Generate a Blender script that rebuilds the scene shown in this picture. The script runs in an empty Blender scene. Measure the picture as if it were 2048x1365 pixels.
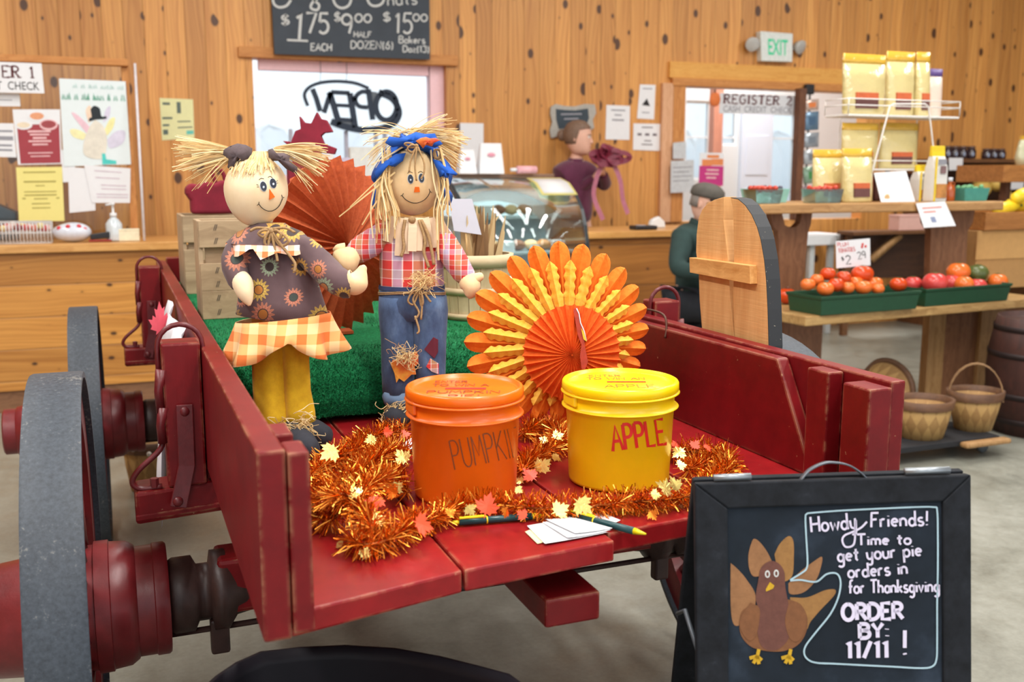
import bpy, bmesh, math, random
from mathutils import Vector, Matrix, Quaternion
from math import sin, cos, pi, radians
random.seed(7)
S = bpy.context.scene
COL = S.collection

# ------------------------------------------------------------------ camera, world, lamps, exposure
FPX, CAM_H = 2000.0, 1.40                    # focal length in pixels of a 2048x1365 frame, eye height in metres
PITCH = math.atan(332 / FPX)
YAW = math.atan(801 * cos(PITCH) / FPX)
FWD = Vector((sin(YAW) * cos(PITCH), cos(YAW) * cos(PITCH), -sin(PITCH)))
RGT = Vector((cos(YAW), -sin(YAW), 0.0))
UPV = RGT.cross(FWD)
EYE = Vector((0, 0, CAM_H))
cam = bpy.data.cameras.new('camera')
cam.sensor_width = 36.0
cam.lens = 36.0 * FPX / 2048
cam.clip_start = 0.05
cam.clip_end = 400
cam.dof.use_dof = True
cam.dof.focus_distance = 2.2
cam.dof.aperture_fstop = 4.0
camo = bpy.data.objects.new('camera', cam)
COL.objects.link(camo)
camo.matrix_world = Matrix((RGT, UPV, -FWD)).transposed().to_4x4()
camo.location = EYE
S.camera = camo

W = bpy.data.worlds.new('overcast_sky')
S.world = W
W.use_nodes = True
_bg = W.node_tree.nodes['Background']
_bg.inputs[0].default_value = (0.90, 0.95, 1.0, 1)
_bg.inputs[1].default_value = 1.25

def area_lamp(name, loc, size, watts, rot=(0, 0, 0), color=(1, 1, 1)):
    l = bpy.data.lights.new(name, 'AREA')
    l.shape = 'RECTANGLE'
    l.size, l.size_y = size
    l.energy = watts
    l.color = color
    o = bpy.data.objects.new(name, l)
    o.location = loc
    o.rotation_euler = rot
    COL.objects.link(o)
    return o

# unseen ceiling lamps in rows; the two behind the camera added as front fill
for _i, (_x, _y, _w) in enumerate([(-1.6, 1.4, 95), (1.2, 1.2, 95), (3.8, 1.4, 85), (-1.6, 4.6, 56), (1.2, 4.6, 56), (4.2, 4.6, 62), (6.8, 4.6, 66), (-.6, -1.6, 50), (2.2, -1.6, 50)]):
    area_lamp('unseen_ceiling_lamp', (_x, _y, 3.85), (0.35, 2.4), _w, color=(1.0, 0.97, 0.93))

area_lamp('register_room_fill', (6.2, 8.9, 3.6), (1.2, 1.2), 130)  # unseen lamp added to brighten the register room

S.view_settings.view_transform = 'Standard'
S.view_settings.look = 'None'
S.view_settings.gamma = 1.0
S.view_settings.use_curve_mapping = False
S.view_settings.exposure = 0.1

# ------------------------------------------------------------------ from a pixel of the photograph to a place in the hall
def ray(px, py):
    return FWD + RGT * ((px - 1024) / FPX) + UPV * ((682.5 - py) / FPX)
def at_z(px, py, z):
    r = ray(px, py); return EYE + r * ((z - CAM_H) / r.z)
def at_y(px, py, y):
    r = ray(px, py); return EYE + r * (y / r.y)
def at_x(px, py, x):
    r = ray(px, py); return EYE + r * (x / r.x)
def at_d(px, py, d):
    return EYE + ray(px, py) * d

# ------------------------------------------------------------------ materials
MATS = {}
def lin(c):
    return tuple(((v / 255) / 12.92 if v <= 10 else ((v / 255 + 0.055) / 1.055) ** 2.4) for v in c)

class NT:
    """small wrapper that makes node trees short to write"""
    def __init__(self, name):
        self.m = bpy.data.materials.new(name)
        self.m.use_nodes = True
        self.t = self.m.node_tree
        self.b = self.t.nodes['Principled BSDF']
    def n(self, typ, **kw):
        nd = self.t.nodes.new(typ)
        for k, v in kw.items():
            if k.startswith('i_'):
                key = k[2:]
                key = int(key) if key.isdigit() else key.replace('_', ' ')
                self.set(nd, key, v)
            else:
                setattr(nd, k, v)
        return nd
    def set(self, nd, key, v):
        s = nd.inputs[key]
        if isinstance(v, bpy.types.NodeSocket):
            self.t.links.new(v, s)
        else:
            if hasattr(s.default_value, '__len__') and not hasattr(v, '__len__'):
                v = (v,) * len(s.default_value)
            if s.type == 'RGBA' and len(v) == 3:
                v = tuple(v) + (1,)
            s.default_value = v
    def coord(self, kind='Object', scale=(1, 1, 1), rot=(0, 0, 0), loc=(0, 0, 0)):
        tc = self.n('ShaderNodeTexCoord')
        mp = self.n('ShaderNodeMapping')
        self.t.links.new(tc.outputs[kind], mp.inputs[0])
        mp.inputs['Scale'].default_value = scale
        mp.inputs['Rotation'].default_value = rot
        mp.inputs['Location'].default_value = loc
        return mp.outputs[0]
    def noise(self, vec, scale=5, detail=4, rough=0.6):
        return self.n('ShaderNodeTexNoise', i_Vector=vec, i_Scale=scale, i_Detail=detail, i_Roughness=rough).outputs[0]
    def math(self, op, a, b=0.0, clamp=False):
        nd = self.n('ShaderNodeMath', operation=op, use_clamp=clamp)
        self.set(nd, 0, a); self.set(nd, 1, b)
        return nd.outputs[0]
    def ramp(self, fac, stops, interp='LINEAR'):
        nd = self.n('ShaderNodeValToRGB')
        nd.color_ramp.interpolation = interp
        el = nd.color_ramp.elements
        while len(el) < len(stops):
            el.new(0.5)
        for e, (p, c) in zip(el, stops):
            e.position = p
            e.color = tuple(c) + (1,) if len(c) == 3 else c
        self.t.links.new(fac, nd.inputs[0])
        return nd.outputs[0]
    def mix(self, fac, a, b, blend='MIX'):
        nd = self.n('ShaderNodeMix', data_type='RGBA', blend_type=blend)
        self.set(nd, 0, fac)
        self.set(nd, 6, a); self.set(nd, 7, b)
        return nd.outputs[2]
    def sep(self, vec):
        nd = self.n('ShaderNodeSeparateXYZ'); self.t.links.new(vec, nd.inputs[0]); return nd.outputs
    def comb(self, x, y, z):
        nd = self.n('ShaderNodeCombineXYZ')
        for i, v in enumerate((x, y, z)): self.set(nd, i, v)
        return nd.outputs[0]
    def bump(self, h, strength=0.3, dist=0.01):
        nd = self.n('ShaderNodeBump', i_Strength=strength, i_Distance=dist)
        self.t.links.new(h, nd.inputs['Height'])
        self.t.links.new(nd.outputs[0], self.b.inputs['Normal'])
    def out(self, color=None, rough=None, metal=None, spec=None, trans=None, alpha=None, sheen=None, ior=None, coat=None):
        for k, v in (('Base Color', color), ('Roughness', rough), ('Metallic', metal), ('Specular IOR Level', spec), ('Transmission Weight', trans),
                     ('Alpha', alpha), ('Sheen Weight', sheen), ('IOR', ior), ('Coat Weight', coat)):
            if v is not None:
                self.set(self.b, k, v)
        return self.m

def plain(name, c, rough=0.6, metal=0.0, var=0.12, scale=30, bump=0.0, spec=None, sheen=None, stretch=(1, 1, 1), coat=None):
    """one colour with a gentle unevenness of tone and relief"""
    if name in MATS: return MATS[name]
    t = NT(name)
    v = t.coord('Object', stretch)
    f = t.noise(v, scale, 5, 0.65)
    c = lin(c)
    col = t.ramp(f, [(0.25, tuple(x * (1 - var) for x in c)), (0.75, tuple(min(1, x * (1 + var)) for x in c))])
    if bump: t.bump(f, bump, 0.004)
    MATS[name] = t.out(col, rough, metal, spec, sheen=sheen, coat=coat)
    return MATS[name]

def glassy(name, tint=(249, 252, 253), opacity=0.12, rough=0.05, gloss=0.7):
    """thin clear sheet: mostly transparent with a gloss on it"""
    if name in MATS: return MATS[name]
    t = NT(name)
    tr = t.n('ShaderNodeBsdfTransparent', i_Color=lin(tint) + (1,))
    t.out(lin(tint), rough)
    fr = t.n('ShaderNodeFresnel', i_IOR=1.45)
    fac = t.math('ADD', t.math('MULTIPLY', fr.outputs[0], gloss), opacity, True)
    mx = t.n('ShaderNodeMixShader')
    gl = t.n('ShaderNodeBsdfGlossy', i_Color=(1, 1, 1, 1), i_Roughness=rough)
    t.t.links.new(fac, mx.inputs[0]); t.t.links.new(tr.outputs[0], mx.inputs[1]); t.t.links.new(gl.outputs[0], mx.inputs[2])
    t.t.links.new(mx.outputs[0], t.t.nodes['Material Output'].inputs[0])
    MATS[name] = t.m
    return t.m

def pine(name, across, along, width, light, dark, knot, knots=1.0, rough=0.45, groove=True):
    """knotty tongue-and-groove boards: across/along are 0,1,2 for x,y,z of the place"""
    if name in MATS: return MATS[name]
    t = NT(name)
    tc = t.n('ShaderNodeNewGeometry')
    xyz = t.sep(tc.outputs['Position'])
    A, L = xyz[across], xyz[along]
    u = t.math('DIVIDE', A, width)
    bi = t.math('FLOOR', u)
    fr = t.math('FRACT', u)
    wn = t.n('ShaderNodeTexWhiteNoise', noise_dimensions='1D'); t.t.links.new(bi, wn.inputs['W'])
    rnd = wn.outputs[0]
    shift = t.math('MULTIPLY', rnd, 37.0)
    Ls = t.math('ADD', L, shift)
    wob = t.noise(t.comb(t.math('MULTIPLY', A, 3.0), Ls, 0.0), 1.0, 1)
    g = t.noise(t.comb(t.math('ADD', t.math('MULTIPLY', A, 55.0), t.math('MULTIPLY', wob, 9.0)), t.math('MULTIPLY', Ls, 0.9), 0.0), 1.0, 4, 0.62)
    col = t.ramp(g, [(0.28, lin(dark)), (0.62, lin(light))])
    tint = t.ramp(rnd, [(0.0, (0.80, 0.76, 0.72)), (0.5, (0.97, 0.96, 0.94)), (1.0, (1.10, 1.09, 1.06))])
    col = t.mix(1.0, col, tint, 'MULTIPLY')
    vo = t.n('ShaderNodeTexVoronoi', voronoi_dimensions='2D', i_Randomness=1.0)
    t.set(vo, 'Vector', t.comb(t.math('MULTIPLY', A, 6.6), t.math('MULTIPLY', Ls, 4.2), 0.0)); t.set(vo, 'Scale', 1.0)
    rc = t.sep(vo.outputs['Color'])
    size = t.math('MULTIPLY', t.math('POWER', rc[0], 2.0), 0.27 * knots)
    kn = t.math('SUBTRACT', size, t.math('ADD', vo.outputs['Distance'], t.math('MULTIPLY', t.noise(t.comb(A, L, 0.0), 30, 2), 0.03)))
    km = t.math('MULTIPLY', kn, 22.0, True)
    halo = t.math('MULTIPLY', t.math('ADD', kn, 0.07), 5.0, True)
    col = t.mix(t.math('MULTIPLY', halo, 0.45), col, tuple(x * 0.7 for x in lin(dark)))
    col = t.mix(t.math('MULTIPLY', km, 0.9), col, lin(knot))
    if groove:
        e = t.math('MINIMUM', fr, t.math('SUBTRACT', 1.0, fr))
        gm = t.math('SUBTRACT', 1.0, t.math('DIVIDE', e, 0.03), True)
        col = t.mix(t.math('MULTIPLY', gm, 0.55), col, tuple(x * 0.3 for x in lin(dark)))
        t.bump(t.math('SUBTRACT', 1.0, gm), 0.5, 0.004)
    MATS[name] = t.out(col, rough)
    return MATS[name]

def wood(name, light, dark, axis=0, scale=1.0, rough=0.6, fine=40, bump=0.15, kind='Object'):
    """plain sawn wood, grain along the axis"""
    if name in MATS: return MATS[name]
    t = NT(name)
    st = [fine * scale] * 3
    st[axis] = 2.2 * scale
    v = t.coord(kind, tuple(st))
    w = t.noise(t.coord(kind, (3, 3, 3)), 2.0, 2)
    vv = t.n('ShaderNodeVectorMath', operation='ADD'); t.t.links.new(v, vv.inputs[0])
    t.t.links.new(t.comb(t.math('MULTIPLY', w, 3.0), t.math('MULTIPLY', w, 3.0), t.math('MULTIPLY', w, 3.0)), vv.inputs[1])
    g = t.noise(vv.outputs[0], 1.0, 5, 0.65)
    col = t.ramp(g, [(0.3, lin(dark)), (0.7, lin(light))])
    if bump: t.bump(g, bump, 0.003)
    MATS[name] = t.out(col, rough)
    return MATS[name]

def worn_paint(name, c, bare=(196, 160, 120), wear=0.5, rough=0.42, axis=1):
    """old paint on boards: rubbed through to the wood along the arrises, chipped a little on the flats"""
    if name in MATS: return MATS[name]
    t = NT(name)
    c = lin(c)
    st = [26, 26, 26]; st[axis] = 3
    g = t.noise(t.coord('Object', tuple(st)), 1.0, 5, 0.65)
    n2 = t.noise(t.coord('Object'), 14, 5, 0.7)
    n3 = t.noise(t.coord('Object'), 70, 3, 0.6)
    col = t.ramp(n2, [(0.3, tuple(x * 0.78 for x in c)), (0.75, tuple(min(1, x * 1.22) for x in c))])
    bev = t.n('ShaderNodeBevel', samples=4); bev.inputs['Radius'].default_value = 0.006
    geo = t.n('ShaderNodeNewGeometry')
    dt = t.n('ShaderNodeVectorMath', operation='DOT_PRODUCT')
    t.t.links.new(bev.outputs[0], dt.inputs[0]); t.t.links.new(geo.outputs['Normal'], dt.inputs[1])
    edge = t.math('MULTIPLY', t.math('SUBTRACT', 1.0, dt.outputs['Value']), 4.0, True)
    patch = t.math('MULTIPLY', t.math('SUBTRACT', t.math('ADD', n2, t.math('MULTIPLY', n3, 0.25)), 0.655 - 0.12 * wear), 9.0, True)
    m = t.math('MULTIPLY', edge, patch, True)
    chip = t.math('MULTIPLY', t.math('SUBTRACT', n3, 0.735 - 0.02 * wear), 20.0, True)
    m = t.math('MAXIMUM', m, t.math('MULTIPLY', chip, 0.5))
    col = t.mix(m, col, lin(bare))
    t.bump(t.math('SUBTRACT', g, t.math('MULTIPLY', m, 0.6)), 0.22, 0.003)
    MATS[name] = t.out(col, rough, spec=.32)
    return MATS[name]

# ------------------------------------------------------------------ mesh building
CLAMP = None                                   # while set: (least x, greatest x, least z) that shapes on the wagon bed keep to
class MB:
    """gathers shapes into ONE mesh object; every shape may have its own material"""
    def __init__(self):
        self.v, self.f, self.mi, self.sm, self.uv = [], [], [], [], {}
        self.mats = []
    def add(self, verts, faces, mat=None, smooth=False, uvs=None):
        o = len(self.v)
        self.v += [Vector(p) for p in verts]
        if mat is not None and mat not in self.mats: self.mats.append(mat)
        k = self.mats.index(mat) if mat is not None else 0
        for i, fc in enumerate(faces):
            if uvs is not None: self.uv[len(self.f)] = [uvs[j] for j in fc]
            self.f.append([o + j for j in fc]); self.mi.append(k); self.sm.append(smooth)
        return self
    def hexa(self, p, mat=None):
        """eight corners: bottom four in turn, then top four"""
        return self.add(p, [(0, 3, 2, 1), (4, 5, 6, 7), (0, 1, 5, 4), (1, 2, 6, 5), (2, 3, 7, 6), (3, 0, 4, 7)], mat)
    def box(self, x0, x1, y0, y1, z0, z1, mat=None):
        return self.hexa([(x0, y0, z0), (x1, y0, z0), (x1, y1, z0), (x0, y1, z0), (x0, y0, z1), (x1, y0, z1), (x1, y1, z1), (x0, y1, z1)], mat)
    def obox(self, c, ax, ay, az, mat=None):
        """box from its centre and three half-axis vectors"""
        c, ax, ay, az = map(Vector, (c, ax, ay, az))
        return self.hexa([c - ax - ay - az, c + ax - ay - az, c + ax + ay - az, c - ax + ay - az, c - ax - ay + az, c + ax - ay + az, c + ax + ay + az, c - ax + ay + az], mat)
    def prism(self, outline, d, mat=None):
        """a flat outline (points in the place) given thickness by the vector d"""
        a = [Vector(p) for p in outline]; d = Vector(d); n = len(a)
        return self.add(a + [p + d for p in a], [tuple(range(n - 1, -1, -1)), tuple(range(n, 2 * n))] + [(i, (i + 1) % n, n + (i + 1) % n, n + i) for i in range(n)], mat)
    def loft(self, rings, mat=None, smooth=True, caps=True, closed=True):
        n = len(rings[0]); vs = [p for r in rings for p in r]; fs = []; uvs = []
        for i in range(len(rings)):
            for j in range(n): uvs.append((j / n, i / max(1, len(rings) - 1)))
        m = n if closed else n - 1
        for i in range(len(rings) - 1):
            for j in range(m):
                fs.append((i * n + j, i * n + (j + 1) % n, (i + 1) * n + (j + 1) % n, (i + 1) * n + j))
        if caps and closed:
            fs.append(tuple(range(n - 1, -1, -1))); fs.append(tuple((len(rings) - 1) * n + j for j in range(n)))
        return self.add(vs, fs, mat, smooth, uvs)
    def tube(self, pts, r, mat=None, seg=8, smooth=True, caps=True, closed=False):
        pts = [Vector(p) for p in pts]; rr = r if hasattr(r, '__len__') else [r] * len(pts)
        rings = []; n = len(pts); ref = None
        for i, p in enumerate(pts):
            if closed: t = pts[(i + 1) % n] - pts[i - 1]
            else: t = pts[min(i + 1, n - 1)] - pts[max(i - 1, 0)]
            if t.length < 1e-9: t = Vector((0, 0, 1))
            t.normalize()
            if ref is None:
                ref = t.orthogonal().normalized()
            else:
                ref = (ref - t * ref.dot(t))
                ref = ref.normalized() if ref.length > 1e-6 else t.orthogonal().normalized()
            b = t.cross(ref)
            rings.append([p + (ref * cos(2 * pi * k / seg) + b * sin(2 * pi * k / seg)) * rr[i] for k in range(seg)])
        if closed: rings.append(rings[0])
        return self.loft(rings, mat, smooth, caps and not closed)
    def ribbon(self, pts, w, nrm, mat=None, thick=0.0006, lift=0.0):
        """flat strip of width w along points, facing nrm"""
        pts = [Vector(p) for p in pts]; nrm = Vector(nrm).normalized(); rings = []; n = len(pts)
        ww = w if hasattr(w, '__len__') else [w] * n
        for i, p in enumerate(pts):
            t = pts[min(i + 1, n - 1)] - pts[max(i - 1, 0)]
            s = t.cross(nrm)
            s = s.normalized() if s.length > 1e-9 else RGT
            q = p + nrm * lift
            rings.append([q - s * ww[i] / 2, q + s * ww[i] / 2, q + s * ww[i] / 2 + nrm * thick, q - s * ww[i] / 2 + nrm * thick])
        return self.loft(rings, mat, False)
    def lathe(self, prof, c, axis=(0, 0, 1), seg=32, mat=None, smooth=True, caps=True, squash=None):
        """profile of (radius, height) turned about the axis through c"""
        axis = Vector(axis).normalized(); c = Vector(c)
        a = axis.orthogonal().normalized() if abs(axis.z) < 0.99 else Vector((1, 0, 0)); b = axis.cross(a)
        sx, sy = squash or (1, 1)
        return self.loft([[c + axis * h + (a * cos(2 * pi * k / seg) * sx + b * sin(2 * pi * k / seg) * sy) * r for k in range(seg)] for r, h in prof], mat, smooth, caps)
    def ball(self, c, r, mat=None, seg=16, rings=10, frame=None, bumpy=0.0, smooth=True, top=None):
        c = Vector(c); r = r if hasattr(r, '__len__') else (r, r, r)
        fx, fy, fz = frame or (Vector((1, 0, 0)), Vector((0, 1, 0)), Vector((0, 0, 1)))
        vs = []; ph = random.random() * 9
        for i in range(rings + 1):
            th = pi * i / rings
            for k in range(seg):
                a = 2 * pi * k / seg
                m = 1 + bumpy * (sin(3 * a + ph) * sin(2 * th + ph) + 0.6 * sin(5 * a + 2 * ph) * sin(3 * th))
                vs.append(c + (fx * (cos(a) * sin(th) * r[0]) + fy * (sin(a) * sin(th) * r[1]) + fz * (cos(th) * r[2])) * m)
        fs = [(i * seg + k, i * seg + (k + 1) % seg, (i + 1) * seg + (k + 1) % seg, (i + 1) * seg + k) for i in range(rings) for k in range(seg)]
        return self.add(vs, fs, mat, smooth)
    def build(self, name, parent=None, mat=None, bevel=0.0, bseg=2, subsurf=0, weld=True, auto=True):
        if CLAMP:
            for q in self.v:
                if q.z < 1.06: q.x = min(max(q.x, CLAMP[0]), CLAMP[1])
                q.z = max(q.z, CLAMP[2])
        me = bpy.data.meshes.new(name)
        if mat is not None and not self.mats: self.mats = [mat]
        base = None
        if parent is None and self.v:
            xs = [p.x for p in self.v]; ys = [p.y for p in self.v]; zs = [p.z for p in self.v]
            base = Vector(((min(xs) + max(xs)) / 2, (min(ys) + max(ys)) / 2, min(zs)))
        off = base or Vector()
        me.from_pydata([p - off for p in self.v], [], self.f)
        if self.uv:
            ul = me.uv_layers.new(name='UVMap')
            for i, p in enumerate(me.polygons):
                if i in self.uv:
                    for li, u in zip(p.loop_indices, self.uv[i]): ul.data[li].uv = u
        for m in self.mats: me.materials.append(m)
        me.polygons.foreach_set('material_index', self.mi)
        me.polygons.foreach_set('use_smooth', self.sm)
        if weld or subsurf:
            bm = bmesh.new(); bm.from_mesh(me)
            if weld: bmesh.ops.remove_doubles(bm, verts=bm.verts, dist=1e-6)
            if len(bm.faces) < 60000: bmesh.ops.recalc_face_normals(bm, faces=bm.faces)
            bm.to_mesh(me); bm.free()
        me.update()
        o = bpy.data.objects.new(name, me)
        COL.objects.link(o)
        if base is not None: o.location = base
        if parent is not None:
            o.parent = parent
            if parent.parent is None:
                o.matrix_parent_inverse = Matrix.Translation(parent.location).inverted()
            else:
                o.matrix_parent_inverse = Matrix.Identity(4)      # a part's own transform is already the place's
        if bevel:
            b = o.modifiers.new('soft_edges', 'BEVEL'); b.width = bevel; b.segments = bseg; b.limit_method = 'ANGLE'; b.angle_limit = radians(35)
        if subsurf:
            s = o.modifiers.new('smooth', 'SUBSURF'); s.levels = subsurf; s.render_levels = subsurf
        return o

def tag(o, label=None, cat=None, group=None, kind=None):
    if label: o['label'] = label
    if cat: o['category'] = cat
    if group: o['group'] = group
    if kind: o['kind'] = kind
    return o
def thing(name, label, cat, loc=(0, 0, 0), group=None):
    o = bpy.data.objects.new(name, None)
    o.empty_display_size = 0.05
    COL.objects.link(o); o.location = loc
    return tag(o, label, cat, group)
def copy_thing(root, delta, label, group=None):
    """a thing again, somewhere else: its parts and their sub-parts are copied with it"""
    r = root.copy(); COL.objects.link(r); r.location = root.location + Vector(delta); r['label'] = label
    if group: r['group'] = group
    for ch in root.children:
        c = ch.copy(); COL.objects.link(c); c.parent = r; c.matrix_parent_inverse = ch.matrix_parent_inverse
        for g in ch.children:
            d = g.copy(); COL.objects.link(d); d.parent = c; d.matrix_parent_inverse = g.matrix_parent_inverse
    return r
def struct(o, label=None):
    o['kind'] = 'structure'
    if label: o['label'] = label
    return o
def sm(pts, n=4):
    """a smooth line (Catmull-Rom) through points"""
    p = [Vector(q) for q in pts]; p = [p[0] * 2 - p[1]] + p + [p[-1] * 2 - p[-2]]; out = []
    for i in range(1, len(p) - 2):
        for k in range(n):
            t = k / n
            out.append(0.5 * ((2 * p[i]) + (p[i + 1] - p[i - 1]) * t + (2 * p[i - 1] - 5 * p[i] + 4 * p[i + 1] - p[i + 2]) * t * t + (3 * p[i] - p[i - 1] - 3 * p[i + 1] + p[i + 2]) * t ** 3))
    return out + [p[-2]]
def lerp(xs, x):
    """piecewise linear table [(x, y), ...]"""
    if x <= xs[0][0]: return xs[0][1]
    for (a, ya), (b, yb) in zip(xs, xs[1:]):
        if x <= b: return ya + (yb - ya) * (x - a) / (b - a)
    return xs[-1][1]
# ------------------------------------------------------------------ hand lettering: every letter as pen strokes
def _arc(cx, cy, rx, ry, a0, a1, n=10):
    return [(cx + rx * cos(radians(a0 + (a1 - a0) * k / n)), cy + ry * sin(radians(a0 + (a1 - a0) * k / n))) for k in range(n + 1)]
A_ = _arc
GL = {
 'A': (.7, [[(0, 0), (.35, 1), (.7, 0)], [(.13, .38), (.57, .38)]]),
 'B': (.6, [[(0, 0), (0, 1)], [(0, 1)] + A_(.28, .77, .24, .23, 90, -90) + [(0, .54)], [(.2, .54)] + A_(.3, .27, .28, .27, 90, -90) + [(0, 0)]]),
 'C': (.65, [A_(.35, .5, .35, .5, 50, 310, 14)]),
 'D': (.68, [[(0, 0), (0, 1)], [(0, 1)] + A_(.2, .5, .46, .5, 90, -90, 12) + [(0, 0)]]),
 'E': (.55, [[(.52, 1), (0, 1), (0, 0), (.55, 0)], [(0, .52), (.42, .52)]]),
 'F': (.55, [[(.58, 1), (0, 1)], [(.06, 1), (0, 0)], [(0, .52), (.42, .55)]]),
 'H': (.65, [[(0, 0), (0, 1)], [(.62, 0), (.62, 1)], [(0, .5), (.62, .52)]]),
 'I': (.12, [[(.06, 0), (.06, 1)]]),
 'K': (.6, [[(0, 0), (0, 1)], [(.55, 1), (0, .42)], [(.15, .55), (.58, 0)]]),
 'L': (.52, [[(0, 1), (0, 0), (.5, 0)]]),
 'M': (.8, [[(0, 0), (.08, 1), (.38, .3), (.68, 1), (.78, 0)]]),
 'N': (.66, [[(0, 0), (0, 1), (.62, 0), (.62, 1)]]),
 'O': (.76, [A_(.37, .5, .37, .5, 90, 450, 18)]),
 'P': (.58, [[(0, 0), (0, 1)], [(0, 1)] + A_(.26, .74, .28, .26, 90, -90) + [(0, .48)]]),
 'R': (.62, [[(0, 0), (0, 1)], [(0, 1)] + A_(.26, .76, .28, .24, 90, -90) + [(0, .52)], [(.22, .52), (.6, 0)]]),
 'S': (.55, [A_(.28, .75, .25, .25, 40, 270, 10) + A_(.26, .25, .28, .25, 90, -150, 10)]),
 'T': (.62, [[(-.02, 1), (.64, 1.02)], [(.3, 1), (.3, 0)]]),
 'U': (.62, [[(0, 1), (0, .3)] + A_(.3, .3, .3, .3, 180, 360, 8) + [(.6, 1)]]),
 'W': (.85, [[(0, 1), (.2, 0), (.42, .8), (.64, 0), (.85, 1)]]),
 'Y': (.62, [[(0, 1), (.3, .5), (.62, 1)], [(.3, .5), (.3, 0)]]),
 'Z': (.6, [[(0, 1), (.56, 1), (0, 0), (.6, 0)]]),
 'G': (.7, [A_(.35, .5, .35, .5, 50, 330, 14) + [(.68, .48), (.42, .48)]]),
 'a': (.5, [A_(.23, .26, .23, .27, 60, 420, 12), [(.46, .54), (.46, .1), (.54, 0)]]),
 'b': (.5, [[(0, 1), (0, 0)], A_(.24, .27, .24, .27, 180, 540, 12)]),
 'c': (.45, [A_(.24, .27, .24, .27, 50, 310, 10)]),
 'd': (.52, [A_(.23, .26, .23, .27, 60, 420, 12), [(.46, 1.05), (.46, .1), (.54, 0)]]),
 'e': (.5, [[(.02, .3), (.44, .32)] + A_(.24, .29, .22, .25, 10, 310, 12)]),
 'f': (.36, [A_(.3, .82, .18, .2, 60, 180, 6) + [(.12, 0)], [(-.04, .52), (.34, .54)]]),
 'g': (.5, [A_(.23, .27, .23, .27, 60, 420, 12), [(.46, .54), (.46, -.2)] + A_(.24, -.2, .22, .2, 0, -150, 8)]),
 'h': (.5, [[(0, 1), (0, 0)], [(0, .32)] + A_(.22, .32, .22, .22, 180, 0, 8) + [(.44, 0)]]),
 'i': (.14, [[(.07, .52), (.07, 0)], [(.07, .72), (.075, .76)]]),
 'k': (.46, [[(0, 1), (0, 0)], [(.4, .5), (0, .22)], [(.12, .3), (.44, 0)]]),
 'l': (.16, [[(.07, 1), (.07, 0)]]),
 'm': (.72, [[(0, .54), (0, 0)], [(0, .36)] + A_(.17, .36, .17, .18, 180, 0, 6) + [(.34, 0)], [(.34, .36)] + A_(.51, .36, .17, .18, 180, 0, 6) + [(.68, 0)]]),
 'n': (.5, [[(0, .54), (0, 0)], [(0, .32)] + A_(.22, .32, .22, .22, 180, 0, 8) + [(.44, 0)]]),
 'o': (.52, [A_(.25, .27, .25, .27, 90, 450, 14)]),
 'p': (.5, [[(0, .54), (0, -.42)], A_(.24, .27, .24, .27, 180, 540, 12)]),
 'r': (.36, [[(0, .54), (0, 0)], [(0, .32)] + A_(.2, .32, .2, .22, 180, 60, 6)]),
 's': (.42, [A_(.21, .41, .18, .14, 40, 270, 8) + A_(.2, .13, .2, .14, 90, -150, 8)]),
 't': (.38, [[(.16, .85), (.16, .1), (.28, 0)], [(-.02, .56), (.36, .58)]]),
 'u': (.5, [[(0, .54), (0, .24)] + A_(.22, .24, .22, .24, 180, 360, 8) + [(.44, .54)], [(.44, .24), (.46, 0)]]),
 'v': (.46, [[(0, .54), (.22, 0), (.44, .54)]]),
 'w': (.66, [[(0, .54), (.16, 0), (.32, .44), (.48, 0), (.64, .54)]]),
 'y': (.48, [[(0, .54), (.04, .24)] + A_(.23, .24, .2, .22, 190, 350, 6) + [(.46, .54)], [(.46, .54), (.40, -.25)] + A_(.24, -.25, .16, .15, 0, -140, 6)]),
 'z': (.46, [[(0, .54), (.42, .54), (0, 0), (.46, 0)]]),
 '0': (.56, [A_(.28, .5, .28, .5, 90, 450, 16)]),
 '1': (.3, [[(.02, .8), (.18, 1), (.18, 0)]]),
 '2': (.55, [A_(.26, .74, .26, .26, 160, -20, 8) + [(.02, 0), (.56, 0)]]),
 '3': (.55, [A_(.24, .76, .26, .24, 150, -80, 8) + A_(.25, .27, .29, .27, 80, -150, 8)]),
 '5': (.55, [[(.5, 1), (.08, 1), (.04, .58)] + A_(.25, .32, .28, .32, 130, -140, 10)]),
 '6': (.55, [[(.42, 1), (.1, .55)] + A_(.27, .28, .25, .28, 160, 520, 14)]),
 '7': (.55, [[(0, 1), (.55, 1), (.2, 0)]]),
 '9': (.52, [A_(.25, .72, .24, .27, 0, 360, 14) + [(.48, .4), (.40, 0)]]),
 '$': (.5, [A_(.25, .68, .22, .2, 40, 270, 8) + A_(.24, .3, .24, .2, 90, -150, 8), [(.25, 1.02), (.25, -.04)]]),
 '!': (.18, [[(.12, 1), (.08, .28)], [(.07, .06), (.075, .0)]]),
 ':': (.16, [[(.08, .55), (.085, .6)], [(.08, .08), (.085, .13)]]),
 '/': (.42, [[(0, 0), (.38, 1)]]),
 '.': (.14, [[(.06, 0), (.065, .04)]]),
 '(': (.25, [A_(.3, .4, .24, .62, 120, 240, 8)]),
 ')': (.25, [A_(-.05, .4, .24, .62, 60, -60, 8)]),
 ' ': (.34, []),
}
def lettering(s, gap=.16):
    """pen strokes of a line of writing in units of the capital height; also its length"""
    x, out = 0.0, []
    for ch in s:
        w, st = GL.get(ch, GL[' '])
        out += [[(x + a, b_) for a, b_ in p] for p in st]
        x += w + gap
    return out, x - gap
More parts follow.
